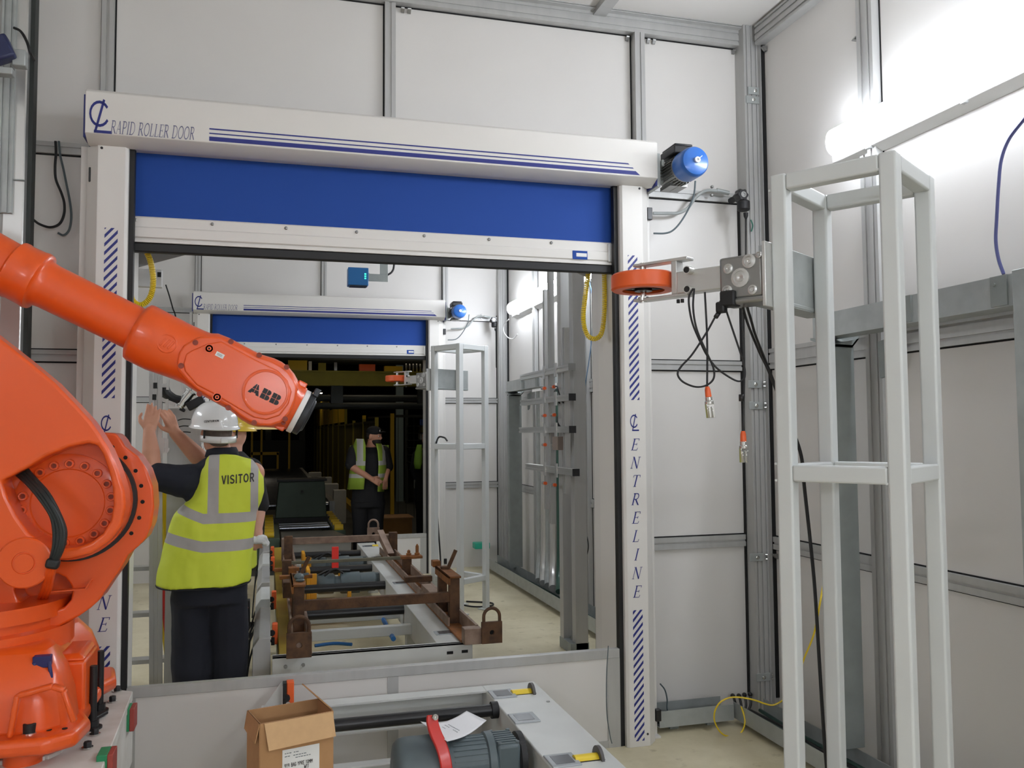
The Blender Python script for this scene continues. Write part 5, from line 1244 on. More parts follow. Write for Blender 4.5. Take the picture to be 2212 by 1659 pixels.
for x, y, z in ((1.13, 7.19, 0.575), (1.20, 7.19, 0.575)):
    mb = MB(); mb.lathe([(0.022, 0), (0.022, 0.02), (0.014, 0.022), (0.014, 0.04 if x < 1.15 else 0.075), (0.003, 0.05 if x < 1.15 else 0.095)], (x, y, z), (0, 0, 1), 12); mb.build('locating_pin', M_RUSTORANGE, sk)
rbox('pin_plate', 1.06, 1.24, 7.15, 7.24, 0.553, 0.575, M_RUSTORANGE)
rbox('pin_post', 1.08, 1.15, 7.16, 7.24, 0.42, 0.553)
rbox('flat_bar', 0.96, 1.16, 6.28, 6.34, 0.51, 0.55)
mb = MB(); mb.bar((1.10, 5.85, 0.475), (1.10, 6.2, 0.475), 0.07, 0.07); mb.mi = 1; mb.box(1.072, 1.128, 5.846, 5.85, 0.447, 0.503); mb.build('box_tube', [M_RUSTPALE, M_DARK], sk, 0.002)
for x0 in (0.145, 1.10):
    rbox('rear_post', x0, x0+0.075, 8.15, 8.22, 0.42, 0.66); 
    rbox('rear_foot', x0-0.02, x0+0.05, 8.3, 8.42, 0.42, 0.62, M_RUSTPALE)
rbox('side_bar', 0.05, 0.24, 6.95, 7.0, 0.53, 0.555, M_RUSTORANGE); rbox('side_post', 0.11, 0.18, 6.9, 6.98, 0.42, 0.62)
rbox('side_bar', 0.08, 0.30, 6.15, 6.2, 0.60, 0.625, M_RUSTORANGE); rbox('side_block', 0.10, 0.22, 5.9, 6.05, 0.52, 0.62)
mb = MB(); mb.bar((1.02, 8.25, 0.66), (1.09, 8.0, 0.47), 0.06, 0.05); mb.build('brace', M_RUSTPALE, sk)
mb = MB(); mb.sphere((0.185, 5.40, 0.735), (0.03, 0.05, 0.022), 10, 8); mb.bar((0.19, 5.42, 0.74), (0.24, 5.5, 0.735), 0.014, 0.012); mb.sphere((0.19, 5.35, 0.722), (0.028, 0.02, 0.01), 8, 6)
tag(mb.build('gripper_tool', M_MOTOR), 'small dark tool lying on top of the left front post of the skid', 'tool')
# ================================================================ people
M_SKIN = mat('skin', (206, 150, 122), 0.55, noise=0.25, nscale=14, rgb2=(186, 118, 98))
M_SKINP = mat('skin_pale', (224, 172, 150), 0.55, noise=0.2, nscale=14, rgb2=(206, 140, 122))
M_NAVY = mat('navy_cloth', (22, 25, 36), 0.85, bump=0.3, bscale=60)
M_BLACKCLOTH = mat('black_cloth', (24, 24, 27), 0.85, bump=0.3, bscale=60)
M_HELMET = mat('helmet_white', (226, 226, 224), 0.18, coat=0.4)
M_HAIR = mat('hair_dark', (46, 38, 33), 0.8, noise=0.5, nscale=60)
M_HAIRGREY = mat('hair_grey', (112, 100, 92), 0.8, noise=0.5, nscale=60)
M_SHOE = mat('shoe_black', (24, 22, 22), 0.5)

def limb(mb, pts, radii, seg=14):
    """tapering chain: a ball at each joint, a cone between"""
    pts = [V(p) for p in pts]
    for p, r in zip(pts, radii): mb.sphere(p, r, seg, 10)
    for i in range(len(pts)-1):
        if (pts[i+1]-pts[i]).length > 1e-4: mb.cyl(pts[i], pts[i+1], radii[i], radii[i+1], seg)
def fuse(mb, name, m, parent, voxel=0.008, smooth=4, factor=0.5):
    """melts overlapping solids into one continuous surface"""
    bmesh.ops.recalc_face_normals(mb.bm, faces=mb.bm.faces)
    me = bpy.data.meshes.new('tmp'); mb.bm.to_mesh(me); mb.bm.free()
    o = bpy.data.objects.new('tmp', me); COL.objects.link(o)
    r = o.modifiers.new('r', 'REMESH'); r.mode = 'VOXEL'; r.voxel_size = voxel; r.use_smooth_shade = True
    s = o.modifiers.new('s', 'SMOOTH'); s.iterations = smooth; s.factor = factor
    dg = bpy.context.evaluated_depsgraph_get(); dg.update()
    me2 = bpy.data.meshes.new_from_object(o.evaluated_get(dg))
    bpy.data.objects.remove(o); bpy.data.meshes.remove(me)
    me2.name = name
    for p in me2.polygons: p.use_smooth = True
    me2.materials.clear()
    for x in (m if isinstance(m, (list, tuple)) else [m]): me2.materials.append(x)
    o2 = bpy.data.objects.new(name, me2); COL.objects.link(o2)
    parent_to(o2, parent)
    return o2
def axes(f):
    f = V(f).normalized(); up = V((0, 0, 1)); r = f.cross(up).normalized(); u = r.cross(f)
    return f, r, u
def head_shapes(mb, c, f, neck_to):
    f, r, u = axes(f); R = Matrix((r, f, u)).transposed(); c = V(c)
    mb.sphere(c, (0.076, 0.096, 0.105), 20, 14, R)
    mb.sphere(c+f*0.026-u*0.055, (0.060, 0.072, 0.078), 18, 12, R)
    mb.sphere(c+f*0.062-u*0.112, (0.030, 0.026, 0.024), 12, 8, R)
    mb.sphere(c+f*0.100-u*0.030, (0.013, 0.022, 0.020), 10, 8, R)
    mb.sphere(c+f*0.092-u*0.008, (0.009, 0.012, 0.026), 10, 8, R)
    mb.sphere(c+f*0.082+u*0.016, (0.046, 0.018, 0.011), 12, 8, R)
    mb.sphere(c+f*0.084-u*0.075, (0.024, 0.016, 0.010), 12, 8, R)
    for s in (-1, 1): mb.sphere(c+r*(s*0.079)-u*0.022-f*0.008, (0.010, 0.020, 0.033), 10, 8, R)
    limb(mb, [c-u*0.07-f*0.012, V(neck_to)], [0.060, 0.064])
def face_parts(c, f, body):
    f, r, u = axes(f); c = V(c)
    for s in (-1, 1):
        mb = MB(); mb.sphere(c+f*0.085+r*(s*0.030)-u*0.006, 0.0085, 10, 8); mb.build('eye', M_LABEL, body)
        mb = MB(); mb.sphere(c+f*0.0905+r*(s*0.030)-u*0.006, 0.0048, 8, 6); mb.build('iris', M_INK, body)
def hand(mb, wrist, knuckle_dir, side, normal, curl=0.4, s=1.0, spread=0.010, flen=(0.072, 0.080, 0.075, 0.060), thumb_out=1.0):
    """palm, four jointed fingers and a thumb; side = towards the thumb"""
    d = V(knuckle_dir).normalized(); n = V(normal); n = (n-d*n.dot(d)).normalized(); sd = V(side); sd = (sd-d*sd.dot(d)-n*sd.dot(n)).normalized(); w_ = V(wrist)
    limb(mb, [w_, w_+d*0.02*s], [0.028*s, 0.029*s])
    for k in range(4):                       # palm: four overlapping rays
        off = (1.5-k)*0.0205*s
        limb(mb, [w_+sd*off*0.6+d*0.012*s, w_+sd*off+d*0.092*s], [0.018*s, 0.0145*s], 10)
    for k in range(4):
        off = (1.5-k)*0.0215*s; b = w_+sd*off+d*(0.094-0.006*abs(k-1))*s; L = flen[k]*s
        c = curl*(1+0.25*((k*37) % 3-1)); q_ = d+sd*((1.5-k)*spread*8)
        q_.normalize(); pts_ = [b]
        for seg_, l_ in enumerate((0.44, 0.32, 0.24)):
            a = c*(seg_+0.6)
            pts_.append(pts_[-1]+(q_*cos(a)+n*(-sin(a)))*L*l_)
        limb(mb, pts_, [0.0098*s, 0.0092*s, 0.0085*s, 0.0075*s], 10)
    t0 = w_+sd*0.026*s+d*0.025*s
    limb(mb, [t0, t0+(sd*0.75*thumb_out+d*0.65-n*0.3).normalized()*0.042*s, t0+(sd*0.75*thumb_out+d*0.65-n*0.3).normalized()*0.042*s+(d*0.9+sd*0.25-n*0.35).normalized()*0.032*s, t0+(sd*0.75*thumb_out+d*0.65-n*0.3).normalized()*0.042*s+(d*0.95-n*0.45).normalized()*0.056*s], [0.017*s, 0.0125*s, 0.011*s, 0.009*s], 10)
def ell(c, rx, ry, n=28, ax=V((1, 0, 0)), ay=V((0, 1, 0)), ex=2.3):
    out = []
    for i in range(n):
        a = 2*pi*i/n; x, y = cos(a), sin(a)
        out.append(V(c)+ax*(rx*abs(x)**(2/ex)*(1 if x >= 0 else -1))+ay*(ry*abs(y)**(2/ex)*(1 if y >= 0 else -1)))
    return out
def helmet(c, f, m, parent, name='hard_hat', peak=True, band=True):
    f, r, u = axes(f); c = V(c)
    mb = MB(); n = 36; rings = []
    for k in range(11):
        t = k/10*pi/2; z = 0.125*sin(t)+0.0; s = cos(t)**0.8
        rings.append([c+u*(z+ (0.012 if abs(cos(a)) < 0.25 and k > 5 else 0))+r*(0.120*max(s, .02)*cos(a))+f*(0.146*max(s, .02)*sin(a)) for a in [2*pi*i/n for i in range(n)]])
    brim = [[c-u*0.012+r*(0.126*cos(a))+f*(0.152*sin(a)) for a in [2*pi*i/n for i in range(n)]], [c-u*0.020+r*(0.133*cos(a))+f*((0.160 if sin(a) < 0.2 else 0.160+0.045*max(sin(a)-.2, 0))*sin(a)) for a in [2*pi*i/n for i in range(n)]],
            [c-u*0.024+r*(0.130*cos(a))+f*(0.156*sin(a)) for a in [2*pi*i/n for i in range(n)]], [c-u*0.01+r*(0.115*cos(a))+f*(0.14*sin(a)) for a in [2*pi*i/n for i in range(n)]]]
    mb.loft(list(reversed(brim))+rings, True); h = mb.build(name, m, parent, sharp=70)
    return h

def vest_material(name, bands, braces, zb, lime=(206, 218, 62), strip=(168, 164, 160), tilt=0.0, xb=0.0):
    m = bpy.data.materials.new(name); m.use_nodes = True; nt = m.node_tree; L = nt.links.new; b = nt.nodes['Principled BSDF']
    tc = nt.nodes.new('ShaderNodeTexCoord'); sx = nt.nodes.new('ShaderNodeSeparateXYZ'); L(tc.outputs['Object'], sx.inputs[0])
    def M(op, a, c, clamp=False):
        n = nt.nodes.new('ShaderNodeMath'); n.operation = op; n.use_clamp = clamp
        for i, v in enumerate((a, c)):
            if hasattr(v, 'name') and hasattr(v, 'links'): L(v, n.inputs[i])
            else: n.inputs[i].default_value = v
        return n.outputs[0]
    X, Z = sx.outputs['X'], sx.outputs['Z']
    acc = None
    for zc, hw, tl in bands:
        zz_ = M('SUBTRACT', Z, M('MULTIPLY', M('MAXIMUM', M('SUBTRACT', xb, X), 0.0), tl))
        k = M('LESS_THAN', M('ABSOLUTE', M('SUBTRACT', zz_, zc), 0.0), hw)
        acc = k if acc is None else M('MAXIMUM', acc, k)
    for xc, hw in braces:
        k = M('MULTIPLY', M('LESS_THAN', M('ABSOLUTE', M('SUBTRACT', X, xc), 0.0), hw), M('GREATER_THAN', Z, zb))
        acc = k if acc is None else M('MAXIMUM', acc, k)
    mx_ = nt.nodes.new('ShaderNodeMix'); mx_.data_type = 'RGBA'
    L(acc, mx_.inputs['Factor']); mx_.inputs['A'].default_value = lin(lime); mx_.inputs['B'].default_value = lin(strip)
    L(mx_.outputs['Result'], b.inputs['Base Color']); b.inputs['Roughness'].default_value = 0.7
    n2 = nt.nodes.new('ShaderNodeTexNoise'); n2.inputs['Scale'].default_value = 7; L(tc.outputs['Object'], n2.inputs['Vector'])
    bp = nt.nodes.new('ShaderNodeBump'); bp.inputs['Strength'].default_value = 0.5; bp.inputs['Distance'].default_value = 0.03
    L(n2.outputs['Fac'], bp.inputs['Height']); L(bp.outputs['Normal'], b.inputs['Normal'])
    return m
def crumple(o, amp, freq, seed=0):
    """cloth folds: pushes the vertices along their normals"""
    from mathutils import noise
    me = o.data; off = V((seed*3.1, seed*1.7, 0))
    ns = [v.normal.copy() for v in me.vertices]
    for v, n in zip(me.vertices, ns):
        p = v.co
        k = noise.noise(V((p.x*freq, p.y*freq, p.z*freq*0.55))+off)+0.5*noise.noise(V((p.x*freq*2.3, p.y*freq*2.3, p.z*freq*1.6))+off)
        v.co = p+n*(k*amp)

# ---------------------------------------------------------------- visitor, seen from behind
YV = 5.0
A_ = lambda x, y, Y=YV: at(x, y, Y=Y)
vis = thing('person', 'person in a white hard hat and yellow VISITOR vest seen from behind, both hands raised', 'person', (-0.27, YV, 0))
hc = A_(468, 932, 5.02)
hipc = A_(452, 1240); hz_ = hipc.z
mb = MB()
nk = A_(478, 985, 5.02)
fv = V((-0.35, 0.93, 0))
head_shapes(mb, hc, fv, nk)
chest = A_(488, 1060)
mb.loft([ell(A_(478, 985, 5.02), 0.065, 0.065), ell(A_(484, 1008), 0.15, 0.10), ell(A_(488, 1040), 0.185, 0.115), ell(A_(485, 1110), 0.175, 0.115), ell(A_(468, 1190), 0.165, 0.11), ell(A_(455, 1250), 0.175, 0.12), ell(A_(452, 1290), 0.16, 0.11)])
shL, shR = A_(428, 1030), A_(548, 1022)
elL, wrL = A_(330, 1037, 4.98), A_(322, 932, 5.02)
limb(mb, [shL, elL], [0.060, 0.050]); limb(mb, [elL, (elL+wrL)/2+V((0, 0, 0.02)), wrL], [0.047, 0.046, 0.031])
elR, wrR = A_(455, 1015, 5.22), A_(378, 935, 5.14)
limb(mb, [shR, A_(540, 1050, 5.15), elR], [0.06, 0.055, 0.05]); limb(mb, [elR, (elR*0.6+wrR*0.4), wrR], [0.048, 0.050, 0.033])
hand(mb, wrL, A_(332, 880, 5.04)-wrL, (-1, 0, 0.1), (0.15, -1, 0), 0.22, 0.93, 0.004)
hand(mb, wrR, A_(366, 905, 5.12)-wrR, (-0.9, -0.2, 0.1), (0.7, -0.7, 0), 0.35, 0.93, 0.006)
for s, px in ((-1, 412), (1, 492)):
    hp = A_(px, 1275); kn = V((hp.x-0.005*s, YV+0.01, 0.50)); an = V((hp.x-0.0*s, YV, 0.10))
    limb(mb, [hp, kn, an], [0.095, 0.062, 0.045]); limb(mb, [an-V((0, 0, 0.05)), an+V((0.0, 0.16, -0.06))], [0.045, 0.035])
body = fuse(mb, 'body', M_SKIN, vis, 0.0055, 5)
# short hair at the nape
f_, r_, u_ = axes(fv); Rh = Matrix((r_, f_, u_)).transposed()
mb = MB(); mb.sphere(hc-f_*0.012+u_*0.0, (0.0775, 0.092, 0.098), 24, 16, Rh); mb.sphere(hc-f_*0.045-u_*0.052, (0.055, 0.045, 0.040), 16, 10, Rh)
fuse(mb, 'hair', M_HAIRGREY, body, 0.006, 3)
# navy polo shirt
mb = MB()
mb.loft([ell(A_(480, 968, 5.02), 0.074, 0.074), ell(A_(479, 985, 5.02), 0.078, 0.078), ell(A_(484, 1005), 0.155, 0.11), ell(A_(488, 1040), 0.190, 0.125), ell(A_(485, 1110), 0.175, 0.125), ell(A_(466, 1190), 0.185, 0.13), ell(A_(455, 1262), 0.195, 0.14)])
limb(mb, [A_(440, 1035), A_(395, 1040, 4.97), A_(342, 1030, 4.97)], [0.088, 0.090, 0.076]); limb(mb, [A_(416, 1070, 4.96), A_(425, 1078, 4.98)], [0.05, 0.04])
limb(mb, [A_(535, 1030, 5.03), A_(535, 1050, 5.15), A_(500, 1035, 5.22)], [0.08, 0.08, 0.07])
sh_ = fuse(mb, 'shirt', M_NAVY, body, 0.008, 4); crumple(sh_, 0.006, 11, 1)
mb = MB(); mb.loft([ell(A_(480, 966, 5.02), 0.074, 0.074), ell(A_(480, 972, 5.02), 0.082, 0.080), ell(A_(480, 986, 5.02), 0.092, 0.088)], False); cl_ = mb.build('collar', M_NAVY, sh_)
md = cl_.modifiers.new('t', 'SOLIDIFY'); md.thickness = 0.006
# trousers and shoes
mb = MB()
mb.loft([ell(A_(455, 1225), 0.185, 0.125), ell(A_(454, 1262), 0.200, 0.145), ell(A_(453, 1300), 0.200, 0.145)])
for s, px0, px1 in ((-1, 412, 414), (1, 492, 494)):
    a_ = A_(px0, 1290); k_ = A_(px1, 1400); k_.y = YV+0.02; b_ = V((k_.x, YV, 0.06))
    limb(mb, [a_, k_, b_], [0.112, 0.099, 0.092])
tr_ = fuse(mb, 'trousers', M_NAVY, body, 0.009, 4); crumple(tr_, 0.010, 7, 2)
for px in (414, 494):
    k_ = A_(px, 1400); mb = MB(); limb(mb, [(k_.x, YV-0.05, 0.05), (k_.x, YV+0.06, 0.045), (k_.x-0.01, YV+0.17, 0.04)], [0.05, 0.048, 0.042]); mb.box(k_.x-0.05, k_.x+0.048, YV-0.1, YV+0.2, 0.0, 0.02)
    mb.build('shoe', M_SHOE, body)
# vest
sec_ = [(972+10, 452, 512, .10), (992, 443, 546, .12), (1010, 432, 560, .14), (1035, 424, 570, .15), (1062, 416, 571, .155), (1085, 398, 564, .155), (1108, 374, 554, .155), (1135, 364, 551, .16), (1165, 357, 549, .165), (1205, 349, 546, .17), (1240, 341, 543, .175), (1258, 338, 541, .178)]
rings = []
for i, (py, xa, xb_, dep) in enumerate(sec_):
    a_, b_ = A_(xa, py), A_(xb_, py)
    if py >= 1205: a_.z += (0.012 if py > 1230 else 0.004); 
    c_ = (a_+b_)/2
    n = 40; ring_ = []
    for k in range(n):
        t = 2*pi*k/n; x, y = cos(t), sin(t)
        p_ = c_+V(((b_.x-a_.x)/2*abs(x)**(2/2.5)*(1 if x >= 0 else -1), dep*abs(y)**(2/2.5)*(1 if y >= 0 else -1), 0))
        if py > 1235 and y < 0: p_.z -= 0.012*(-y)
        ring_.append(p_)
    rings.append(ring_)
mb = MB(); mb.loft(rings); 
# shoulder straps close the top; armhole on the raised arm is cut by the sleeve passing through
lz = lambda py, Y=4.86: at(455, py, Y=Y).z
bands = [((lz(1109)+lz(1131))/2, (lz(1109)-lz(1131))/2, 0.42), ((lz(1168)+lz(1192))/2, (lz(1168)-lz(1192))/2, 0.25)]
xl = at(461, 1050, Y=4.86).x; xr = at(550, 1040, Y=4.93).x
M_VEST = vest_material('visitor_vest', bands, [(xl, 0.028), (xr, 0.020)], lz(1118), xb=at(440, 1110, Y=4.87).x)
bmesh.ops.recalc_face_normals(mb.bm, faces=mb.bm.faces)
vest = fuse(mb, 'vest', M_VEST, body, 0.008, 3); crumple(vest, 0.010, 7, 5)
mb = MB(); low_r = [p+V((0, 0, -0.004)) for p in rings[-1]]; mb.tube(low_r+[low_r[0]], 0.004, 6); mb.build('vest_binding', M_BLACKCLOTH, vest)
# lettering wrapped on the back of the vest
bv = BVHTree.FromPolygons([v.co.copy() for v in vest.data.vertices], [tuple(p.vertices) for p in vest.data.polygons])
mb = MB(); p0, p1 = at(478.5, 1047, Y=4.86), at(549.5, 1040.5, Y=4.86)
tot = sum(SANS[c][0]+0.1 for c in 'VISITOR')-0.1; sx_ = (p1.x-p0.x)/tot; hgt = 0.048; x_ = 0
for ch in 'VISITOR':
    for qd in glyph_quads(SANS[ch][1]):
        cn = []
        for k in range(2):      # split long strokes so they follow the cloth
            pass
        (ax_, ay_), (bx_, by_), (cx_, cy_), (dx_, dy_) = qd; NS = 4
        for i in range(NS):
            t0, t1 = i/NS, (i+1)/NS; pts_ = []
            for (ux_, uy_, vx_, vy_, t) in ((ax_, ay_, dx_, dy_, t0), (bx_, by_, cx_, cy_, t0), (bx_, by_, cx_, cy_, t1), (ax_, ay_, dx_, dy_, t1)):
                lx, ly = ux_+(vx_-ux_)*t, uy_+(vy_-uy_)*t
                w_ = p0+V(((x_+lx)*sx_, 0, ly*hgt+(p1.z-p0.z)*((x_+lx)/tot)))
                hit, nrm, _, _ = bv.ray_cast(V((w_.x, 4.3, w_.z)), V((0, 1, 0)))
                pts_.append((hit if hit else w_)+V((0, -0.003, 0)))
            mb.poly(pts_)
    x_ += SANS[ch][0]+0.1
mb.build('visitor_lettering', M_INK, vest, recalc=False)
# hard hat with ratchet strap and marking
hf = V((-0.35, 0.93, 0.10))
hat = helmet(hc+V((-0.010, 0.0, 0.042)), hf, M_HELMET, body)
f2, r2, u2 = axes(hf)
mb = MB(); hb = hc-f2*0.02
n = 20; r1 = [hb+r2*(0.098*cos(a))+f2*(0.118*sin(a))-u2*0.052 for a in [pi+pi*i/n for i in range(n+1)]]; r0 = [p+u2*0.036 for p in r1]
mb.loft([r0, r1], False, False); rs = mb.build('ratchet_strap', M_HELMET, hat); md = rs.modifiers.new('t', 'SOLIDIFY'); md.thickness = 0.004
mb = MB(); mb.obox(hb-f2*0.118-u2*0.036, (0.04, 0.012, 0.028), Matrix((r2, f2, u2)).transposed()); mb.build('ratchet_knob', M_HELMET, hat, 0.004)
mb = MB(); 
for s in (-1, 1): mb.bar(hb+r2*(s*0.088)-f2*0.05+u2*0.02, hb+r2*(s*0.088)-f2*0.05-u2*0.03, 0.006, 0.02)
mb.build('harness', M_BLACK, hat)
bvh = BVHTree.FromPolygons([v.co.copy() for v in hat.data.vertices], [tuple(p.vertices) for p in hat.data.polygons])
STK['C'] = (.6, [([(.55, .8), (.3, 1), (.08, .7), (.08, .3), (.3, 0), (.55, .2)], SB)]); STK['I'] = (.25, [([(.12, 0), (.12, 1)], SB)])
mb = MB(); w0 = at(441, 913, Y=4.9); dxx = 0.0098; x_ = 0
for ch in 'CENTURION':
    for qd in glyph_quads(STK[ch][1]):
        pts_ = []
        for lx, ly in qd:
            p_ = w0+V(((x_+lx)*0.0135, 0, ly*0.011+(x_+lx)*0.0008)); hit, *_q = bvh.ray_cast(V((p_.x, 4.4, p_.z)), V((0, 1, 0))); pts_.append((hit if hit else p_)+V((0, -0.002, 0)))
        mb.poly(pts_)
    x_ += STK[ch][0]+0.08
mb.build('hat_lettering', M_INK, hat, recalc=False)

# ---------------------------------------------------------------- second person, mostly hidden behind the visitor
YS = 5.75
B_ = lambda x, y, Y=YS: at(x, y, Y=Y)
p2 = thing('person', 'person in a yellow hard hat half hidden behind the visitor, holding a white rag', 'person', (B_(500, 1200).x, YS, 0))
mb = MB(); h2 = B_(499, 938); f3 = V((-1, -0.1, 0))
head_shapes(mb, h2, f3, B_(500, 985))
mb.loft([ell(B_(500, 985), 0.06, 0.06), ell(B_(502, 1000), 0.12, 0.16), ell(B_(505, 1040), 0.13, 0.2), ell(B_(500, 1130), 0.125, 0.18), ell(B_(496, 1220), 0.13, 0.18)])
sR = B_(540, 1015, 5.62); eR = B_(560, 1090, 5.60); wR = B_(557, 1142, 5.56)
limb(mb, [sR, eR], [0.055, 0.043]); limb(mb, [eR, (eR*0.6+wR*0.4), wR], [0.042, 0.040, 0.028])
hand(mb, wR, (-0.1, -0.15, -1), (-0.9, -0.3, 0), (-0.3, -0.9, 0), 0.6, 0.9, 0.004)
for dy in (-0.09, 0.09):
    hp = B_(498, 1230)+V((0, dy, 0)); limb(mb, [hp, (hp.x, hp.y, 0.48), (hp.x+0.02, hp.y, 0.09)], [0.09, 0.06, 0.045])
b2 = fuse(mb, 'body', M_SKINP, p2, 0.007, 4)
helmet(h2+V((0, 0, 0.040)), f3, mat('helmet_yellow', (232, 196, 60), 0.3, coat=0.3), b2)
mb = MB(); mb.loft([ell(B_(500, 975), 0.07, 0.07), ell(B_(502, 998), 0.13, 0.17), ell(B_(505, 1040), 0.145, 0.215), ell(B_(500, 1130), 0.14, 0.195), ell(B_(496, 1235), 0.145, 0.2)]); limb(mb, [sR, eR+V((0, 0, 0.0))], [0.078, 0.062]); fuse(mb, 'shirt', M_BLACKCLOTH, b2, 0.009, 3)
mb = MB()
for dy in (-0.09, 0.09):
    hp = B_(498, 1225)+V((0, dy, 0)); limb(mb, [hp, (hp.x, hp.y, 0.48), (hp.x+0.02, hp.y, 0.05)], [0.108, 0.085, 0.075])
fuse(mb, 'trousers', M_BLACKCLOTH, b2, 0.01, 3)
for dy in (-0.09, 0.09):
    hp = B_(498, 1230); mb = MB(); limb(mb, [(hp.x+0.04, hp.y+dy, 0.045), (hp.x-0.12, hp.y+dy, 0.04)], [0.045, 0.04]); mb.build('shoe', M_SHOE, b2)
mb = MB(); mb.loft([ell(B_(501, 990), 0.10, 0.12), ell(B_(503, 1000), 0.145, 0.19), ell(B_(506, 1035), 0.16, 0.235), ell(B_(500, 1130), 0.155, 0.215), ell(B_(496, 1225), 0.165, 0.225)])
zz2 = B_(500, 1110).z
fuse(mb, 'vest', vest_material('second_vest', [(zz2, 0.03, 0), (zz2-0.15, 0.03, 0)], [(B_(536, 985).x, 0.02)], zz2), b2, 0.009, 2)
rag = MB(); c_ = B_(562, 1166, 5.52)
rag.sphere(c_, (0.05, 0.03, 0.028), 14, 10); rag.sphere(c_+V((0.03, 0, -0.018)), (0.026, 0.02, 0.02), 12, 8); rag.sphere(c_+V((-0.03, 0, 0.008)), (0.026, 0.02, 0.016), 12, 8)
_e = thing('rag', 'crumpled white rag held in the hand of the person behind the visitor', 'rag', c_)
rg = fuse(rag, 'rag_cloth', M_PAPER, _e, 0.005, 2); crumple(rg, 0.012, 30, 3)

# ---------------------------------------------------------------- bearded man beyond the far door
YM2 = 10.95
D_ = lambda x, y, Y=YM2: at(x, y, Y=Y)
p3 = thing('person', 'bearded person in a dark cap, open yellow vest and dark clothes beyond the distant door', 'person', (D_(797, 1100).x, YM2, 0))
mb = MB(); h3 = D_(808, 940); f4 = V((0.80, -0.6, -0.08))
head_shapes(mb, h3, f4, D_(800, 970))
mb.loft([ell(D_(800, 968), 0.065, 0.065), ell(D_(799, 980), 0.15, 0.10), ell(D_(798, 1000), 0.20, 0.13), ell(D_(797, 1040), 0.185, 0.135), ell(D_(794, 1075), 0.18, 0.13)])
a0, a1, a2 = D_(766, 975), D_(757, 1006, 10.85), D_(802, 1034, 10.72)
limb(mb, [a0, a1], [0.06, 0.048]); limb(mb, [a1, a1*0.6+a2*0.4, a2], [0.046, 0.045, 0.031]); hand(mb, a2, (0.9, -0.1, -0.45), (0.3, -0.5, 0.8), (0.2, -0.9, 0.2), 0.5, 1.0)
b0, b1, b3 = D_(829, 977), D_(838, 1008), D_(833, 1034, 10.85)
limb(mb, [b0, b1], [0.06, 0.048]); limb(mb, [b1, b3], [0.045, 0.031]); hand(mb, b3, (-0.1, -0.1, -1), (-0.8, -0.5, 0), (0.5, -0.8, 0), 0.5, 1.0)
for px in (778, 812):
    hp = D_(px, 1080); limb(mb, [hp, (hp.x, YM2, 0.48), (hp.x, YM2, 0.09)], [0.1, 0.062, 0.045])
b3_ = fuse(mb, 'body', M_SKIN, p3, 0.0075, 4)
face_parts(h3, f4, b3_)
f5, r5, u5 = axes(f4); R5 = Matrix((r5, f5, u5)).transposed()
mb = MB(); mb.sphere(h3+f5*0.034-u5*0.078, (0.064, 0.074, 0.058), 16, 12, R5); mb.sphere(h3+f5*0.068-u5*0.112, (0.040, 0.034, 0.034), 12, 8, R5); mb.sphere(h3-f5*0.02+u5*0.0, (0.079, 0.088, 0.08), 16, 12, R5)
fuse(mb, 'beard_and_hair', M_HAIR, b3_, 0.007, 2)
mb = MB(); mb.sphere(h3+u5*0.045, (0.086, 0.106, 0.072), 20, 12, R5); mb.sphere(h3+f5*0.105+u5*0.050, (0.066, 0.06, 0.010), 14, 8, R5); cp_ = fuse(mb, 'cap', M_BLACKCLOTH, b3_, 0.007, 2)
mb = MB(); mb.bar(h3+f5*0.112+r5*0.06+u5*0.062, h3+f5*0.112-r5*0.06+u5*0.062, 0.012, 0.03); mb.build('glasses_on_cap', M_CHROME, cp_, 0.004)
mb = MB(); mb.loft([ell(D_(800, 966), 0.075, 0.07), ell(D_(799, 978), 0.165, 0.115), ell(D_(798, 1000), 0.215, 0.145), ell(D_(797, 1040), 0.2, 0.15), ell(D_(794, 1085), 0.2, 0.15)])
limb(mb, [a0, a1*0.92+a0*0.08], [0.085, 0.072]); limb(mb, [b0, b1], [0.085, 0.07]); s3 = fuse(mb, 'shirt', M_BLACKCLOTH, b3_, 0.01, 3)
mb = MB(); mb.loft([ell(D_(795, 1070), 0.2, 0.145), ell(D_(795, 1095), 0.2, 0.15)])
for px in (778, 812):
    hp = D_(px, 1085); limb(mb, [hp, (hp.x, YM2, 0.48), (hp.x, YM2, 0.05)], [0.118, 0.095, 0.085])
fuse(mb, 'trousers', M_BLACKCLOTH, b3_, 0.011, 3)
for px in (778, 812):
    hp = D_(px, 1085); mb = MB(); limb(mb, [(hp.x, YM2+0.03, 0.045), (hp.x+0.02, YM2-0.14, 0.04)], [0.05, 0.045]); mb.build('shoe', M_SHOE, b3_)
# open vest: two front panels and a back joined over the shoulders
def vest_panel(xs, sgn):
    """xs: rows of (py, x_outer, x_inner)"""
    rws = []
    for py, xo, xi in xs:
        po = D_(xo, py, YM2-0.05); pi_ = D_(xi, py, YM2-0.19)
        row = []
        for i in range(7):
            t = i/6; p_ = po.lerp(pi_, t); p_.y = po.y+(pi_.y-po.y)*sin(t*pi/2); row.append(p_)
        rws.append(row)
    return rws
zz3 = D_(775, 1000).z; zz4 = D_(775, 1027).z
M_V3 = vest_material('open_vest', [(zz3, 0.028, 0), (zz4, 0.025, 0)], [(D_(775, 980).x, 0.035), (D_(828, 980).x, 0.03)], zz3, lime=(150, 178, 60), strip=(190, 190, 182))
mb = MB()
mb.loft(vest_panel([(948, 770, 786), (962, 764, 790), (985, 762, 790), (1010, 757, 789), (1035, 754, 788), (1057, 751, 786)], 1), False, False)
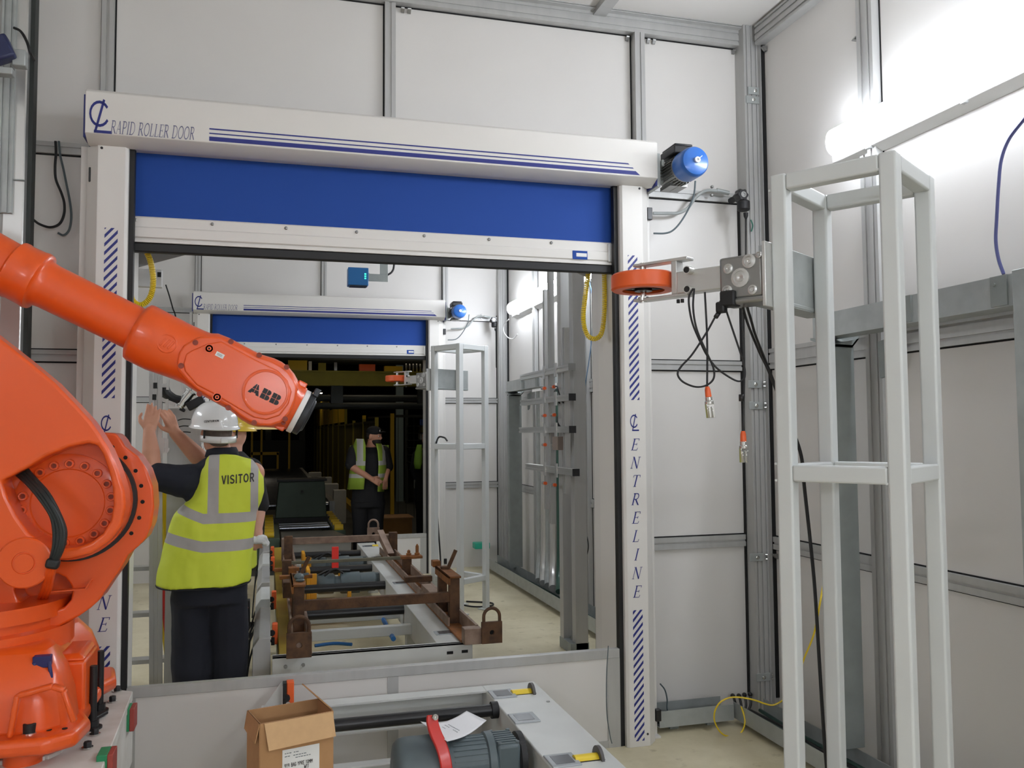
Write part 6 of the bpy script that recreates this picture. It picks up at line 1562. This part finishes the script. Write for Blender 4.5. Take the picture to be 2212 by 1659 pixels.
mb.loft(vest_panel([(958, 824, 812), (975, 834, 816), (1000, 836, 818), (1030, 835, 817), (1062, 830, 816)], -1), False, False)
back = [[V((c_.x+0.235*cos(t), c_.y+0.17*sin(t), c_.z)) for t in [pi*i/12 for i in range(13)]] for c_ in (D_(798, 962), D_(798, 1000), D_(796, 1058))]
mb.loft(back, False, False)
v3 = mb.build('vest', M_V3, b3_, recalc=False); md = v3.modifiers.new('t', 'SOLIDIFY'); md.thickness = 0.008

# ---------------------------------------------------------------- man half hidden behind the far door column
p4 = thing('person', 'person in a lime vest and pale gloves, half cut off by the distant door column', 'person', (D_(930, 1100, 12.2).x, 12.2, 0))
Y4 = 12.2
E_ = lambda x, y: at(x, y, Y=Y4)
mb = MB(); h4 = E_(925, 944); f6 = V((-0.8, -0.6, 0)); head_shapes(mb, h4, f6, E_(928, 970))
mb.loft([ell(E_(928, 968), 0.06, 0.06), ell(E_(928, 982), 0.15, 0.11), ell(E_(926, 1010), 0.18, 0.13), ell(E_(924, 1070), 0.17, 0.13)])
g0, g1, g2 = E_(902, 985), E_(895, 1012), E_(899, 1036)
limb(mb, [g0, g1, g2], [0.055, 0.046, 0.032]); 
for px in (912, 940): hp = E_(px, 1070); limb(mb, [hp, (hp.x, Y4, 0.48), (hp.x, Y4, 0.09)], [0.1, 0.06, 0.045])
b4 = fuse(mb, 'body', M_SKIN, p4, 0.009, 3); face_parts(h4, f6, b4)
mb = MB(); f7, r7, u7 = axes(f6); mb.sphere(h4+u7*0.03-f7*0.012, (0.082, 0.098, 0.088), 16, 10, Matrix((r7, f7, u7)).transposed()); fuse(mb, 'hair', M_HAIR, b4, 0.009, 2)
mb = MB(); hand(mb, g2, (0.1, -0.2, -1), (0.7, -0.6, 0), (-0.6, -0.7, 0), 0.5, 1.15); fuse(mb, 'glove', mat('glove_grey', (150, 150, 140), 0.8), b4, 0.006, 2)
mb = MB(); mb.loft([ell(E_(928, 965), 0.07, 0.07), ell(E_(928, 982), 0.165, 0.125), ell(E_(926, 1010), 0.2, 0.15), ell(E_(924, 1080), 0.19, 0.15)]); limb(mb, [g0, g1, g1.lerp(g2, 0.7)], [0.08, 0.068, 0.05]); fuse(mb, 'shirt', M_BLACKCLOTH, b4, 0.011, 3)
mb = MB()
for px in (912, 940): hp = E_(px, 1075); limb(mb, [hp, (hp.x, Y4, 0.48), (hp.x, Y4, 0.05)], [0.115, 0.09, 0.08])
fuse(mb, 'trousers', M_BLACKCLOTH, b4, 0.012, 3)
mb = MB(); rws = []
for py, x0, x1 in ((960, 898, 906), (978, 893, 907), (1000, 891, 906), (1012, 893, 903)):
    pa, pb = E_(x0, py), E_(x1, py); pa.y -= 0.15; pb.y -= 0.19; rws.append([pa.lerp(pb, t/4)+V((0, -0.015*sin(pi*t/4), 0)) for t in range(5)])
mb.loft(rws, False, False); v4 = mb.build('vest', mat('vest_lime', (150, 196, 70), 0.7), b4, recalc=False); md = v4.modifiers.new('t', 'SOLIDIFY'); md.thickness = 0.01
# ================================================================ dark factory hall beyond the far door
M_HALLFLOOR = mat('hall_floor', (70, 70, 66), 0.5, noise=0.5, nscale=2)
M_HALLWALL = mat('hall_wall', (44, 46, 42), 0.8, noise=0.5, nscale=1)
M_OLIVE = mat('dull_yellow_steel', (150, 138, 40), 0.6, noise=0.3)
M_SAFETY = mat('safety_yellow', (214, 176, 30), 0.5)
M_DARKSTEEL = mat('dark_steel', (52, 56, 54), 0.55, 0.3)
M_MACHGREEN = mat('machine_green', (66, 84, 68), 0.55, noise=0.3)
M_ROLLER = mat('polished_roller', (170, 176, 186), 0.2, 0.95)
HY0, HY1, HX0_, HX1_, HZ = 10.17, 42.0, -9.0, 10.0, 7.5
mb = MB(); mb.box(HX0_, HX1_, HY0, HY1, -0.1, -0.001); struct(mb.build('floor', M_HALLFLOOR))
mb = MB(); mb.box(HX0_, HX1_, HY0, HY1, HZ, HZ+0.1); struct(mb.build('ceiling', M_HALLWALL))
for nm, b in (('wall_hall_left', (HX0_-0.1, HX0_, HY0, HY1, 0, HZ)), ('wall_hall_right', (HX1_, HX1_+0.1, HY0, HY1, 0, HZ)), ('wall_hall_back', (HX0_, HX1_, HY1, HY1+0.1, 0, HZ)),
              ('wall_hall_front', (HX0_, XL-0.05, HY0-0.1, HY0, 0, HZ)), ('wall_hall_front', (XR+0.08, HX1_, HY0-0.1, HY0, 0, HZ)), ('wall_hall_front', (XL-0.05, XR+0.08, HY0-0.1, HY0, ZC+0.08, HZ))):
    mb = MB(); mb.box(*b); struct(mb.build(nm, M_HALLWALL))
M_HALLLAMP = mat('hall_lamp_lit', (255, 240, 215), 0.5, emit=(255, 236, 205), estr=9.0)
def hall_lamp(x, y, z, w_, l_, label):
    t = thing('hall_lamp', label, 'light', (x, y, z), 'lamps of the factory hall')
    mb = MB(); mb.box(x-w_/2-0.02, x+w_/2+0.02, y-l_/2-0.02, y+l_/2+0.02, z, z+0.08); mb.build('lamp_housing', M_DARKSTEEL, t)
    mb = MB(); mb.box(x-w_/2, x+w_/2, y-l_/2, y+l_/2, z-0.02, z); mb.build('lamp_panel', M_HALLLAMP, t)
    mb = MB(); mb.cyl((x, y, z+0.08), (x, y, HZ), 0.015, seg=8); mb.build('hanger_rod', M_DARKSTEEL, t)
hall_lamp(1.5, 12.3, 4.6, 0.4, 1.4, 'added unseen hall lamp just beyond the distant door, above its opening')  # added out of sight to light the men beyond the door
hall_lamp(2.5, 17.0, 4.8, 0.4, 1.4, 'added unseen hall lamp above the fence right of the roller bed')  # another added lamp, hidden from view, giving the hall dim light
hall_lamp(-0.6, 22.0, 4.8, 0.4, 1.4, 'added unseen hall lamp above the roller bed')  # also added out of view, dim light farther down the hall
hall_lamp(1.6, 30.0, 2.95, 0.3, 0.3, 'pair of tiny bright lights far off under the yellow girder')
# overhead girder and steelwork
t = thing('girder', 'long dull yellow overhead girder crossing behind the distant door', 'girder', (1.2, 12.0, 2.2))
mb = MB(); mb.box(-3.5, 6.5, 11.95, 12.15, 2.24, 2.42); mb.box(-3.5, 6.5, 11.9, 12.2, 2.42, 2.44); mb.build('beam', M_OLIVE, t)
mb = MB()
for x in (0.9, 2.1): mb.box(x-0.08, x+0.08, 12.0, 12.1, 2.0, 2.24)
for i, (x0, x1, z1, m_) in enumerate(((0.25, 0.5, 2.58, M_SAFETY), (0.52, 0.56, 2.57, M_LABEL), (0.65, 0.75, 2.55, M_OLIVE), (0.86, 0.9, 2.56, M_STEEL), (1.2, 1.42, 2.54, M_ORANGE_PLASTIC), (1.55, 1.8, 2.52, M_SAFETY), (2.1, 2.15, 2.5, M_LABEL))):
    m2 = MB(); m2.box(x0, x1, 12.0, 12.1, 2.44, z1); m2.build('fitting_box', m_, t)
for i in range(8):
    x = 1.86+i*0.05; m2 = MB(); m2.cyl((x, 12.05, 2.44), (x, 12.05, 2.56), 0.016, seg=8); m2.build('valve', M_STEEL, t)
mb.build('hanger', M_DARKSTEEL, t)
for i, (z, y) in enumerate(((2.08, 12.3), (1.98, 12.5), (2.62, 12.45))):
    mb = MB(); mb.cyl((-3.5, y, z), (6.5, y, z), 0.05, seg=10); tag(mb.build('pipe', M_DARKSTEEL), ('upper dark pipe under the yellow girder', 'lower dark pipe under the yellow girder', 'dark pipe running above the yellow girder')[i], 'pipe')
t = thing('steel_beam', 'dark grey steel beam above the yellow girder', 'beam', (1.2, 12.8, 2.75)); mb = MB(); mb.box(-3.5, 6.5, 12.75, 12.85, 2.70, 3.1); mb.box(-3.5, 6.5, 12.65, 12.95, 2.68, 2.70); mb.build('web', M_DARKSTEEL, t)
mb = MB(); mb.box(1.05, 1.12, 12.6, 12.75, 2.6, 3.1); mb.build('stiffener', M_DARKSTEEL, t)
# conveyor beyond the door
hc_ = thing('conveyor', 'dark green and grey conveyor beyond the distant door with yellow rollers on its sides', 'conveyor', (0.55, 11.5, 0), 'powered conveyors')
mb = MB(); mb.box(0.80, 0.955, 11.2, 13.6, 0.0, 0.36); mb.build('side_beam', M_MACHGREEN, hc_, 0.004)
mb = MB(); mb.box(-0.12, 0.14, 10.6, 13.6, 0.0, 0.36); mb.build('side_beam', M_MACHGREEN, hc_, 0.004)
for k in range(7):
    for x in (0.01, 0.865):
        mb = MB(); y = (10.75 if x < 0.5 else 11.3)+k*(0.36 if x < 0.5 else 0.32); mb.cyl((x-0.045, y, 0.385), (x+0.065, y, 0.385), 0.045, seg=14); mb.build('roller', M_SAFETY, hc_)
        mb = MB(); mb.box(x-0.05, x+0.07, y+0.12, y+0.22, 0.36, 0.40); mb.build('roller_cover', M_STEEL, hc_)
mb = MB(); mb.hexa([(0.16, 10.45, 0.05), (0.95, 10.45, 0.05), (0.79, 11.18, 0.2), (0.16, 11.18, 0.2), (0.16, 10.45, 0.36), (0.96, 10.45, 0.36), (0.79, 11.18, 0.37), (0.16, 11.18, 0.37)]); mb.build('apron_plate', M_STEEL, hc_)
for y, z in ((11.75, 0.35), (12.0, 0.35), (12.25, 0.35)):
    mb = MB(); mb.cyl((0.15, y, z), (0.79, y, z), 0.03, seg=14); mb.build('cross_roller', M_ROLLER, hc_)
t = thing('machine_box', 'dark green sloping sided box on the conveyor beyond the distant door', 'machine', (0.45, 12.6, 0.37))
mb = MB(); mb.hexa([(0.10, 12.45, 0.42), (0.80, 12.45, 0.42), (0.80, 12.9, 0.42), (0.10, 12.9, 0.42), (0.15, 12.50, 0.92), (0.77, 12.50, 0.92), (0.77, 12.9, 0.92), (0.15, 12.9, 0.92)]); mb.build('casing', M_MACHGREEN, t, 0.01)
mb = MB(); mb.box(0.08, 0.84, 12.44, 12.92, 0.361, 0.42); mb.build('base_frame', M_BLACK, t)
mb = MB(); mb.box(0.12, 0.80, 12.46, 12.92, 0.92, 0.95); mb.build('top_frame', M_BLACK, t)
mb = MB(); mb.cyl((0.46, 12.47, 0.78), (0.46, 12.44, 0.78), 0.018, seg=10); mb.build('knob', M_BLACK, t)
# shiny roller bed
t = thing('roller_bed', 'roller bed with rows of shiny steel rollers running off into the dark hall', 'roller conveyor', (0.3, 20, 0))
for i in range(44):
    y = 13.95+i*0.30; mb = MB(); mb.cyl((-0.42, y, 0.47), (0.93, y, 0.47), 0.06, seg=12); mb.build('roller', M_ROLLER, t)
for x in (-0.50, 0.96):
    mb = MB(); mb.box(x-0.04, x+0.04, 13.7, 27.2, 0.36, 0.54); mb.build('side_rail', M_STEEL, t)
for y in (14.5, 18.5, 22.5, 26.5):
    for x in (-0.5, 0.96): mb = MB(); mb.box(x-0.04, x+0.04, y-0.04, y+0.04, 0, 0.36); mb.build('leg', M_DARKSTEEL, t)
for i, (x, y, s) in enumerate(((1.22, 15.6, .22), (1.15, 17.0, .3), (1.2, 19.5, .3), (1.12, 22.0, .3))):
    mb = MB(); mb.box(x-s/2, x+s/2, y-s/2, y+s/2, 0, 0.5+s*0.4); tag(mb.build('drive_box', M_CONV, None, 0.01), ('nearest', 'second', 'third', 'farthest')[i]+' of the pale drive boxes along the right of the roller bed', 'box', 'drive boxes beside the roller bed')
# guard fence along the roller bed
t = thing('guard_fence', 'dark mesh guard fence with yellow upper panels right of the roller bed', 'fence', (1.9, 24, 0))
XF = 1.75
for i in range(11):
    y = 14.6+i*2.0
    mb = MB(); mb.box(XF-0.03, XF+0.03, y-0.03, y+0.03, 0, 1.85 if i < 3 else 2.3); mb.build('post', M_OLIVE, t)
    if i < 10:
        mb = MB()
        for k in range(1, 12): yy = y+k*2.0/12; mb.box(XF-0.012, XF+0.012, yy-0.012, yy+0.012, 0.1, 1.8)
        mb.box(XF-0.015, XF+0.015, y, y+2, 1.76, 1.80); mb.box(XF-0.015, XF+0.015, y, y+2, 0.08, 0.12); mb.build('mesh_panel', mat('olive_mesh', (84, 76, 24), 0.6), t)
    if 3 <= i < 10:
        mb = MB(); zt_ = 2.25 if i < 6 else 2.75; mb.box(XF-0.02, XF+0.02, y+0.05, y+1.95, 1.85, zt_); mb.build('yellow_panel', M_SAFETY, t)
mb = MB(); mb.box(XF-0.15, XF+0.02, 14.5, 34.6, 0.0, 0.12); mb.build('kick_rail', M_SAFETY, t)
# free yellow posts with a dark rail
t = thing('yellow_post', 'yellow guard post standing right of the bearded man', 'post', (2.22, 16.1, 0), 'yellow guard posts')
mb = MB(); mb.box(2.185, 2.255, 16.07, 16.13, 0, 1.95); mb.build('upright', M_SAFETY, t)
mb = MB(); mb.box(2.10, 2.34, 15.98, 16.22, 0, 0.02); mb.build('foot_plate', M_SAFETY, t)
t2_ = dup(t, (-0.32, 1.9, 0), 'yellow guard post behind the bearded man, at his left in the picture')
t = thing('wire_partition', 'dark wire partition between the two yellow guard posts and beyond', 'partition', (3, 17, 0))
mb = MB(); mb.bar((1.98, 18.0, 1.9), (2.27, 16.27, 1.9), 0.02, 0.04); mb.bar((2.29, 16.25, 1.9), (6.0, 16.25, 1.9), 0.02, 0.05); mb.build('top_rail', M_DARKSTEEL, t)
mb = MB()
for k in range(24): mb.box(2.35+k*0.15, 2.358+k*0.15, 16.246, 16.254, 0.0, 1.88)
mb.build('wires', M_DARKSTEEL, t)
t = thing('barrier', 'yellow tubular barrier across the far end of the roller bed', 'barrier', (0.2, 22.0, 0))
for x in (-0.48, -0.20, 0.62, 0.28):
    mb = MB(); top = 1.72 if x != 0.28 else 1.0; mb.box(x-0.03, x+0.03, 27.47, 27.53, 0.0, top); mb.build('upright', M_SAFETY, t)
mb = MB(); mb.box(-0.5, 0.32, 27.47, 27.53, 0.93, 1.02); mb.build('rail', M_SAFETY, t)
t = thing('storage_crate', 'low brown crate on the hall floor behind the low panel', 'crate', (1.9, 13.6, 0))
mb = MB(); mb.box(1.62, 2.16, 13.4, 13.9, 0.0, 0.27); mb.build('crate_body', mat('crate_brown', (150, 104, 48), 0.8, noise=0.4), t, 0.005)
mb = MB(); mb.box(1.60, 2.18, 13.38, 13.92, 0.27, 0.285); mb.build('crate_lid', M_CARD, t)
mb = MB(); mb.box(2.86, 3.02, 20.0, 20.15, 0.0, 7.4); tag(mb.build('column', mat('pale_steel_blue', (130, 150, 156), 0.5)), 'pale blue grey steel column far right in the dark hall', 'column')
rnd8 = random.Random(11)
for i in range(6):
    x, z = 3.25+rnd8.random()*0.3, 0.95+i*0.16
    mb = MB(); mb.box(x-0.16, x+0.16, 18.9, 19.2, z, z+0.13)
    tag(mb.build('stored_part', (M_LABEL, M_SAFETY, M_RED, M_LABEL, M_OLIVE, M_BLUE)[i]), ('lowest', 'second lowest', 'third lowest', 'third highest', 'second highest', 'topmost')[i]+' of the coloured parts on the rack far right in the hall', 'part', 'coloured parts on the hall rack')
t = thing('storage_rack', 'dark storage rack far right in the hall carrying coloured parts', 'rack', (3.45, 19.1, 0))
for z in (0.94, 1.10, 1.26, 1.42, 1.58, 1.74):
    mb = MB(); mb.box(3.0, 3.9, 18.8, 19.4, z-0.012, z-0.002); mb.build('shelf', M_DARKSTEEL, t)
for x in (3.0, 3.9):
    mb = MB(); mb.box(x-0.03, x+0.03, 19.38, 19.44, 0, 2.1); mb.build('upright', M_DARKSTEEL, t)
t = thing('press_frame', 'dark machine frame standing at the far left end of the hall', 'machine', (-0.4, 30, 0))
mb = MB(); mb.box(-2.6, 1.2, 30.0, 30.8, 0.0, 1.35); mb.build('machine_bed', M_DARKSTEEL, t)
mb = MB(); mb.box(-2.6, 1.2, 30.0, 30.5, 1.9, 2.6); mb.build('machine_head', M_DARKSTEEL, t)
for x in (-2.5, 0.0, 1.1): mb = MB(); mb.box(x-0.1, x+0.1, 30.1, 30.4, 1.35, 1.9); mb.build('machine_leg', M_DARKSTEEL, t)
mb = MB(); mb.box(-0.5, 0.3, 30.05, 30.1, 1.72, 1.82); mb.build('work_lamp', mat('dim_work_lamp', (230, 200, 140), 0.5, emit=(255, 225, 160), estr=0.5), t)
# ================================================================ scanner over the far conveyor
t = thing('barcode_scanner', 'blue box scanner with green lights hanging in front of the distant door', 'scanner', (0.83, 8.6, 3.05))
mb = MB(); mb.box(0.745, 0.945, 8.56, 8.70, 3.055, 3.232); mb.build('scanner_box', mat('scanner_blue', (22, 92, 148), 0.4), t, 0.006)
mb = MB(); mb.box(0.765, 0.93, 8.565, 8.69, 3.048, 3.056); mb.build('scan_window', M_BLACK, t)
for k in range(3):
    mb = MB(); c = V((0.915, 8.559, 3.125+k*0.022)); mb.box(c.x-0.010, c.x+0.006, 8.557, 8.561, c.z-0.006, c.z+0.006); mb.build('green_light', mat('led_green', (60, 240, 170), 0.5, emit=(60, 255, 170), estr=2.5), t)
mb = MB(); mb.box(0.945, 1.145, 8.62, 8.63, 3.11, 3.185); mb.box(1.065, 1.145, 8.62, 8.63, 3.185, ZC); mb.box(0.945, 0.955, 8.58, 8.63, 3.11, 3.185); mb.build('hanger_bracket', M_GALV_DARK, t, 0.002)
mb = MB(); mb.tube([(1.14, 8.64, 3.18), (1.19, 8.64, 3.22), (1.21, 8.64, 3.30), (1.22, 8.64, 3.6), (1.2, 8.64, ZC)], 0.010, 8, smooth=5); mb.build('scanner_cable', M_BLACK, t)
# gusset plates under the lintel of the near doorway, far side
for pts_, lb in ((((-0.655, 4.60, 2.42), (-0.27, 4.60, 2.55), (-0.27, 4.60, 2.86), (-0.655, 4.60, 2.86)), 'grey corner gusset plate at the upper left behind the near roller door'),
                 (((1.50, 4.60, 2.585), (1.765, 4.60, 2.47), (1.765, 4.60, 2.86), (1.50, 4.60, 2.86)), 'grey corner gusset plate at the upper right behind the near roller door')):
    mb = MB(); mb.prism(pts_, (0, 0.006, 0)); tag(mb.build('gusset_plate', M_ALU), lb, 'plate', 'corner gussets behind the near roller door')
# white upright with a small switch, inside left of the near doorway
t = thing('light_switch_post', 'white upright with a small black switch box just inside the near doorway, left', 'post', (-0.60, 4.66, 0))
mb = MB(); mb.box(-0.669, -0.640, 4.60, 4.66, 0, 2.86); mb.build('upright', M_DOORWHITE, t, 0.003)
p = at(345, 603, Y=4.68); mb = MB(); mb.box(-0.642, p.x+0.012, 4.65, 4.70, p.z-0.045, p.z+0.045); sw = mb.build('switch_box', M_LABEL, t, 0.003)
mb = MB(); mb.box(p.x-0.008, p.x+0.010, 4.647, 4.651, p.z+0.005, p.z+0.03); mb.build('switch_rocker', M_BLACK, sw)
# ---- rack of fixtures the visitor is working at
t = thing('fixture_rack', 'aluminium rack of small rods and clamps in front of the visitor', 'rack', (-0.58, 5.2, 0))
Yr = 5.27
def rp(x, y, Y=Yr): return at(x, y, Y=Y)
for x in (329, 338, 348):
    a, b = rp(x, 1440), rp(x-2, 800); mb = MB(); a.z = 0; mb.bar(a, b, 0.022 if x != 338 else 0.012, 0.022); mb.build('upright', M_ALU_BRIGHT, t)
for (x0, y0, x1, y1) in ((338, 858, 378, 874), (333, 948, 362, 950), (336, 970, 366, 972), (340, 833, 362, 833)):
    mb = MB(); mb.bar(rp(x0, y0), rp(x1, y1), 0.02, 0.02); b_ = mb.build('cross_rod', M_ALU_BRIGHT, t)
    mb = MB(); mb.box(rp(x0, y0).x-0.02, rp(x0, y0).x, Yr-0.016, Yr+0.016, rp(x0, y0).z-0.016, rp(x0, y0).z+0.016); mb.build('rod_clamp', M_BLACK, b_)
for (x, y0, y1) in ((363, 820, 842), (361, 862, 895), (353, 948, 978), (361, 948, 978)):
    mb = MB(); mb.bar(rp(x, y0, Yr-0.02), rp(x-1, y1, Yr-0.02), 0.014, 0.014); mb.build('drop_rod', M_ALU_BRIGHT, t)
mb = MB(); a = rp(390, 880); mb.box(a.x-0.09, a.x+0.10, 5.48, 5.485, 0.0, a.z); mb.build('back_sheet', M_ALU, t)
t = thing('gripper_unit', 'black and chrome gripper unit between the robot wrist and the raised hands', 'gripper', rp(390, 900, 5.32))
mb = MB(); mb.tube([rp(352, 832, 5.32), rp(360, 850, 5.32), rp(375, 862, 5.32), rp(390, 866, 5.32)], 0.03, 10, smooth=5); mb.build('black_arm', M_BLACKGLOSS, t)
a, b = rp(388, 876, 5.32), rp(413, 845, 5.32); mb = MB(); mb.lathe([(0.018, -0.01), (0.034, -0.008), (0.034, 0.0), (0.028, 0.002), (0.028, (b-a).length-0.01), (0.034, (b-a).length-0.008), (0.034, (b-a).length), (0.02, (b-a).length+0.003)], a, b-a, 20); mb.build('chrome_cylinder', M_CHROME, t)
mb = MB(); mb.bar(rp(405, 880, 5.32), rp(440, 862, 5.32), 0.07, 0.05); mb.bar(rp(388, 882, 5.30), rp(400, 888, 5.30), 0.012, 0.02); mb.build('black_body', M_BLACK, t, 0.006)
a, b = rp(391, 812, 5.32), rp(396, 850, 5.32); mb = MB(); mb.bar(a, b, 0.014, 0.014); mb.build('support_rod', M_ALU_BRIGHT, t)
for i, ys in enumerate((906, 921, 934)):
    mb = MB(); mb.tube([rp(384, ys+2, 5.32), rp(396, ys-1, 5.32), rp(412, ys, 5.32)], 0.0035, 6, smooth=4); mb.build('thin_wire', M_BLACK, t)
# ---- step ladder behind the visitor
t = thing('step_ladder', 'yellow and red step ladder standing behind the visitor', 'ladder', (-0.6, 5.8, 0))
def stile(x0, x1, y0, y1, red):
    mb = MB(); mb.bar((x0, y0, 0.0), (x1, y1, 1.32), 0.075, 0.03, (0, 1, 0)); s_ = mb.build('stile', M_YELLOW, t, 0.004)
    if red: mb = MB(); d_ = V((x1-x0, y1-y0, 1.32)); a_ = V((x0, y0, 0)); mb.bar(a_+d_*0.12+V((0, -0.017, 0)), a_+d_*0.52+V((0, -0.017, 0)), 0.045, 0.006, (0, 1, 0)); mb.mi = 1; mb.bar(a_+d_*0.56+V((0, -0.017, 0)), a_+d_*0.68+V((0, -0.017, 0)), 0.045, 0.006, (0, 1, 0)); mb.build('stile_inlay', [M_RED, M_LABEL], s_)
stile(-0.515, -0.69, 5.6, 5.72, True); stile(-0.93, -0.83, 5.6, 5.72, True); stile(-0.50, -0.66, 6.15, 5.80, False); stile(-0.95, -0.86, 6.15, 5.80, False)
for i in range(4):
    z = 0.25+i*0.27; k = z/1.32; mb = MB(); mb.box(-0.93+0.10*k+0.02, -0.515-0.175*k-0.02, 5.6+0.12*k-0.03, 5.6+0.12*k+0.06, z-0.012, z+0.012); mb.build('step', M_ALU, t)
mb = MB(); mb.box(-0.86, -0.66, 5.66, 5.86, 1.31, 1.345); mb.build('top_cap', M_YELLOW, t, 0.006)
# ---- upright on the left and what hangs on it
t = thing('mast', 'tall bright aluminium mast at the left edge behind the robot arm', 'mast', (-1.07, 4.15, 0))
mb = MB(); mb.box(-1.115, -1.03, 4.13, 4.22, 0, ZC-0.02); mb.build('upright', M_ALU_BRIGHT, t, 0.006)
mb = MB(); mb.box(-1.155, -1.115, 4.16, 4.24, 0, ZC-0.02); mb.build('side_channel', M_ALU, t)
mb = MB(); mb.box(-1.03, -1.012, 4.17, 4.23, 0, ZC-0.02); mb.build('shade_strip', M_DARKSTEEL, t)  # dark strip standing in for the shade along the mast's edge
mb = MB(); mb.box(-1.118, -1.03, 4.12, 4.135, 2.70, 2.705); mb.build('joint_line', M_GALV_DARK, t)
t = thing('slotted_rail', 'slotted aluminium rail hanging left of the tall mast', 'rail', (-1.2, 4.1, 2.5))
mb = MB(); a = at(10, 460, Y=4.12); profile(mb, (a.x, 4.14, a.z), (a.x, 4.14, ZC-0.02), (0, -1, 0), (1, 0, 0), 0.055, 0.03, 2); mb.build('rail_body', M_GALV, t)
t = thing('blue_sensor', 'dark blue sensor head at the upper left edge beside the mast', 'sensor', at(4, 110, Y=3.9))
c = at(2, 108, Y=3.95); mb = MB(); mb.obox(c, (0.09, 0.07, 0.10), Matrix.Rotation(radians(-25), 3, 'Y')); mb.build('sensor_head', mat('sensor_blue', (38, 46, 84), 0.4), t, 0.01)
mb = MB(); mb.obox(c+V((0.065, 0.03, -0.02)), (0.05, 0.05, 0.07)); mb.obox(c+V((0.0, 0.02, -0.085)), (0.09, 0.05, 0.03)); mb.build('sensor_bracket', M_GALV, t, 0.004)
mb = MB(); mb.tube([at(30, 60, Y=4.1), at(45, 68, Y=4.09), at(58, 90, Y=4.08), at(66, 115, Y=4.08), at(74, 130, Y=4.15)], 0.006, 6, smooth=6); mb.build('sensor_cable', M_BLACK, t)
GL = 'grey cables looped on the wall left of the near door'
cable('cable', [at(x, y, Y=4.40) for x, y in ((70, 473), (85, 484), (108, 491), (128, 484), (138, 464), (139, 440), (133, 418), (121, 388), (119, 360), (121, 330), (120, 305))], 'darker of two cables looped on the wall left of the near door', 0.0062, M_BLACK, GL)
cable('cable', [at(x, y, Y=4.42) for x, y in ((125, 503), (138, 508), (150, 495), (154, 465), (150, 430), (143, 395), (137, 365), (130, 335), (127, 305))], 'paler cable hanging lowest on the wall left of the near door', 0.0055, M_MOTOR, GL)
cable('cable', [at(x, y, Y=9.9) for x, y in ((358, 615), (366, 640), (373, 665), (380, 690), (382, 760))], 'thin dark cable on the wall left of the distant door header', 0.008)
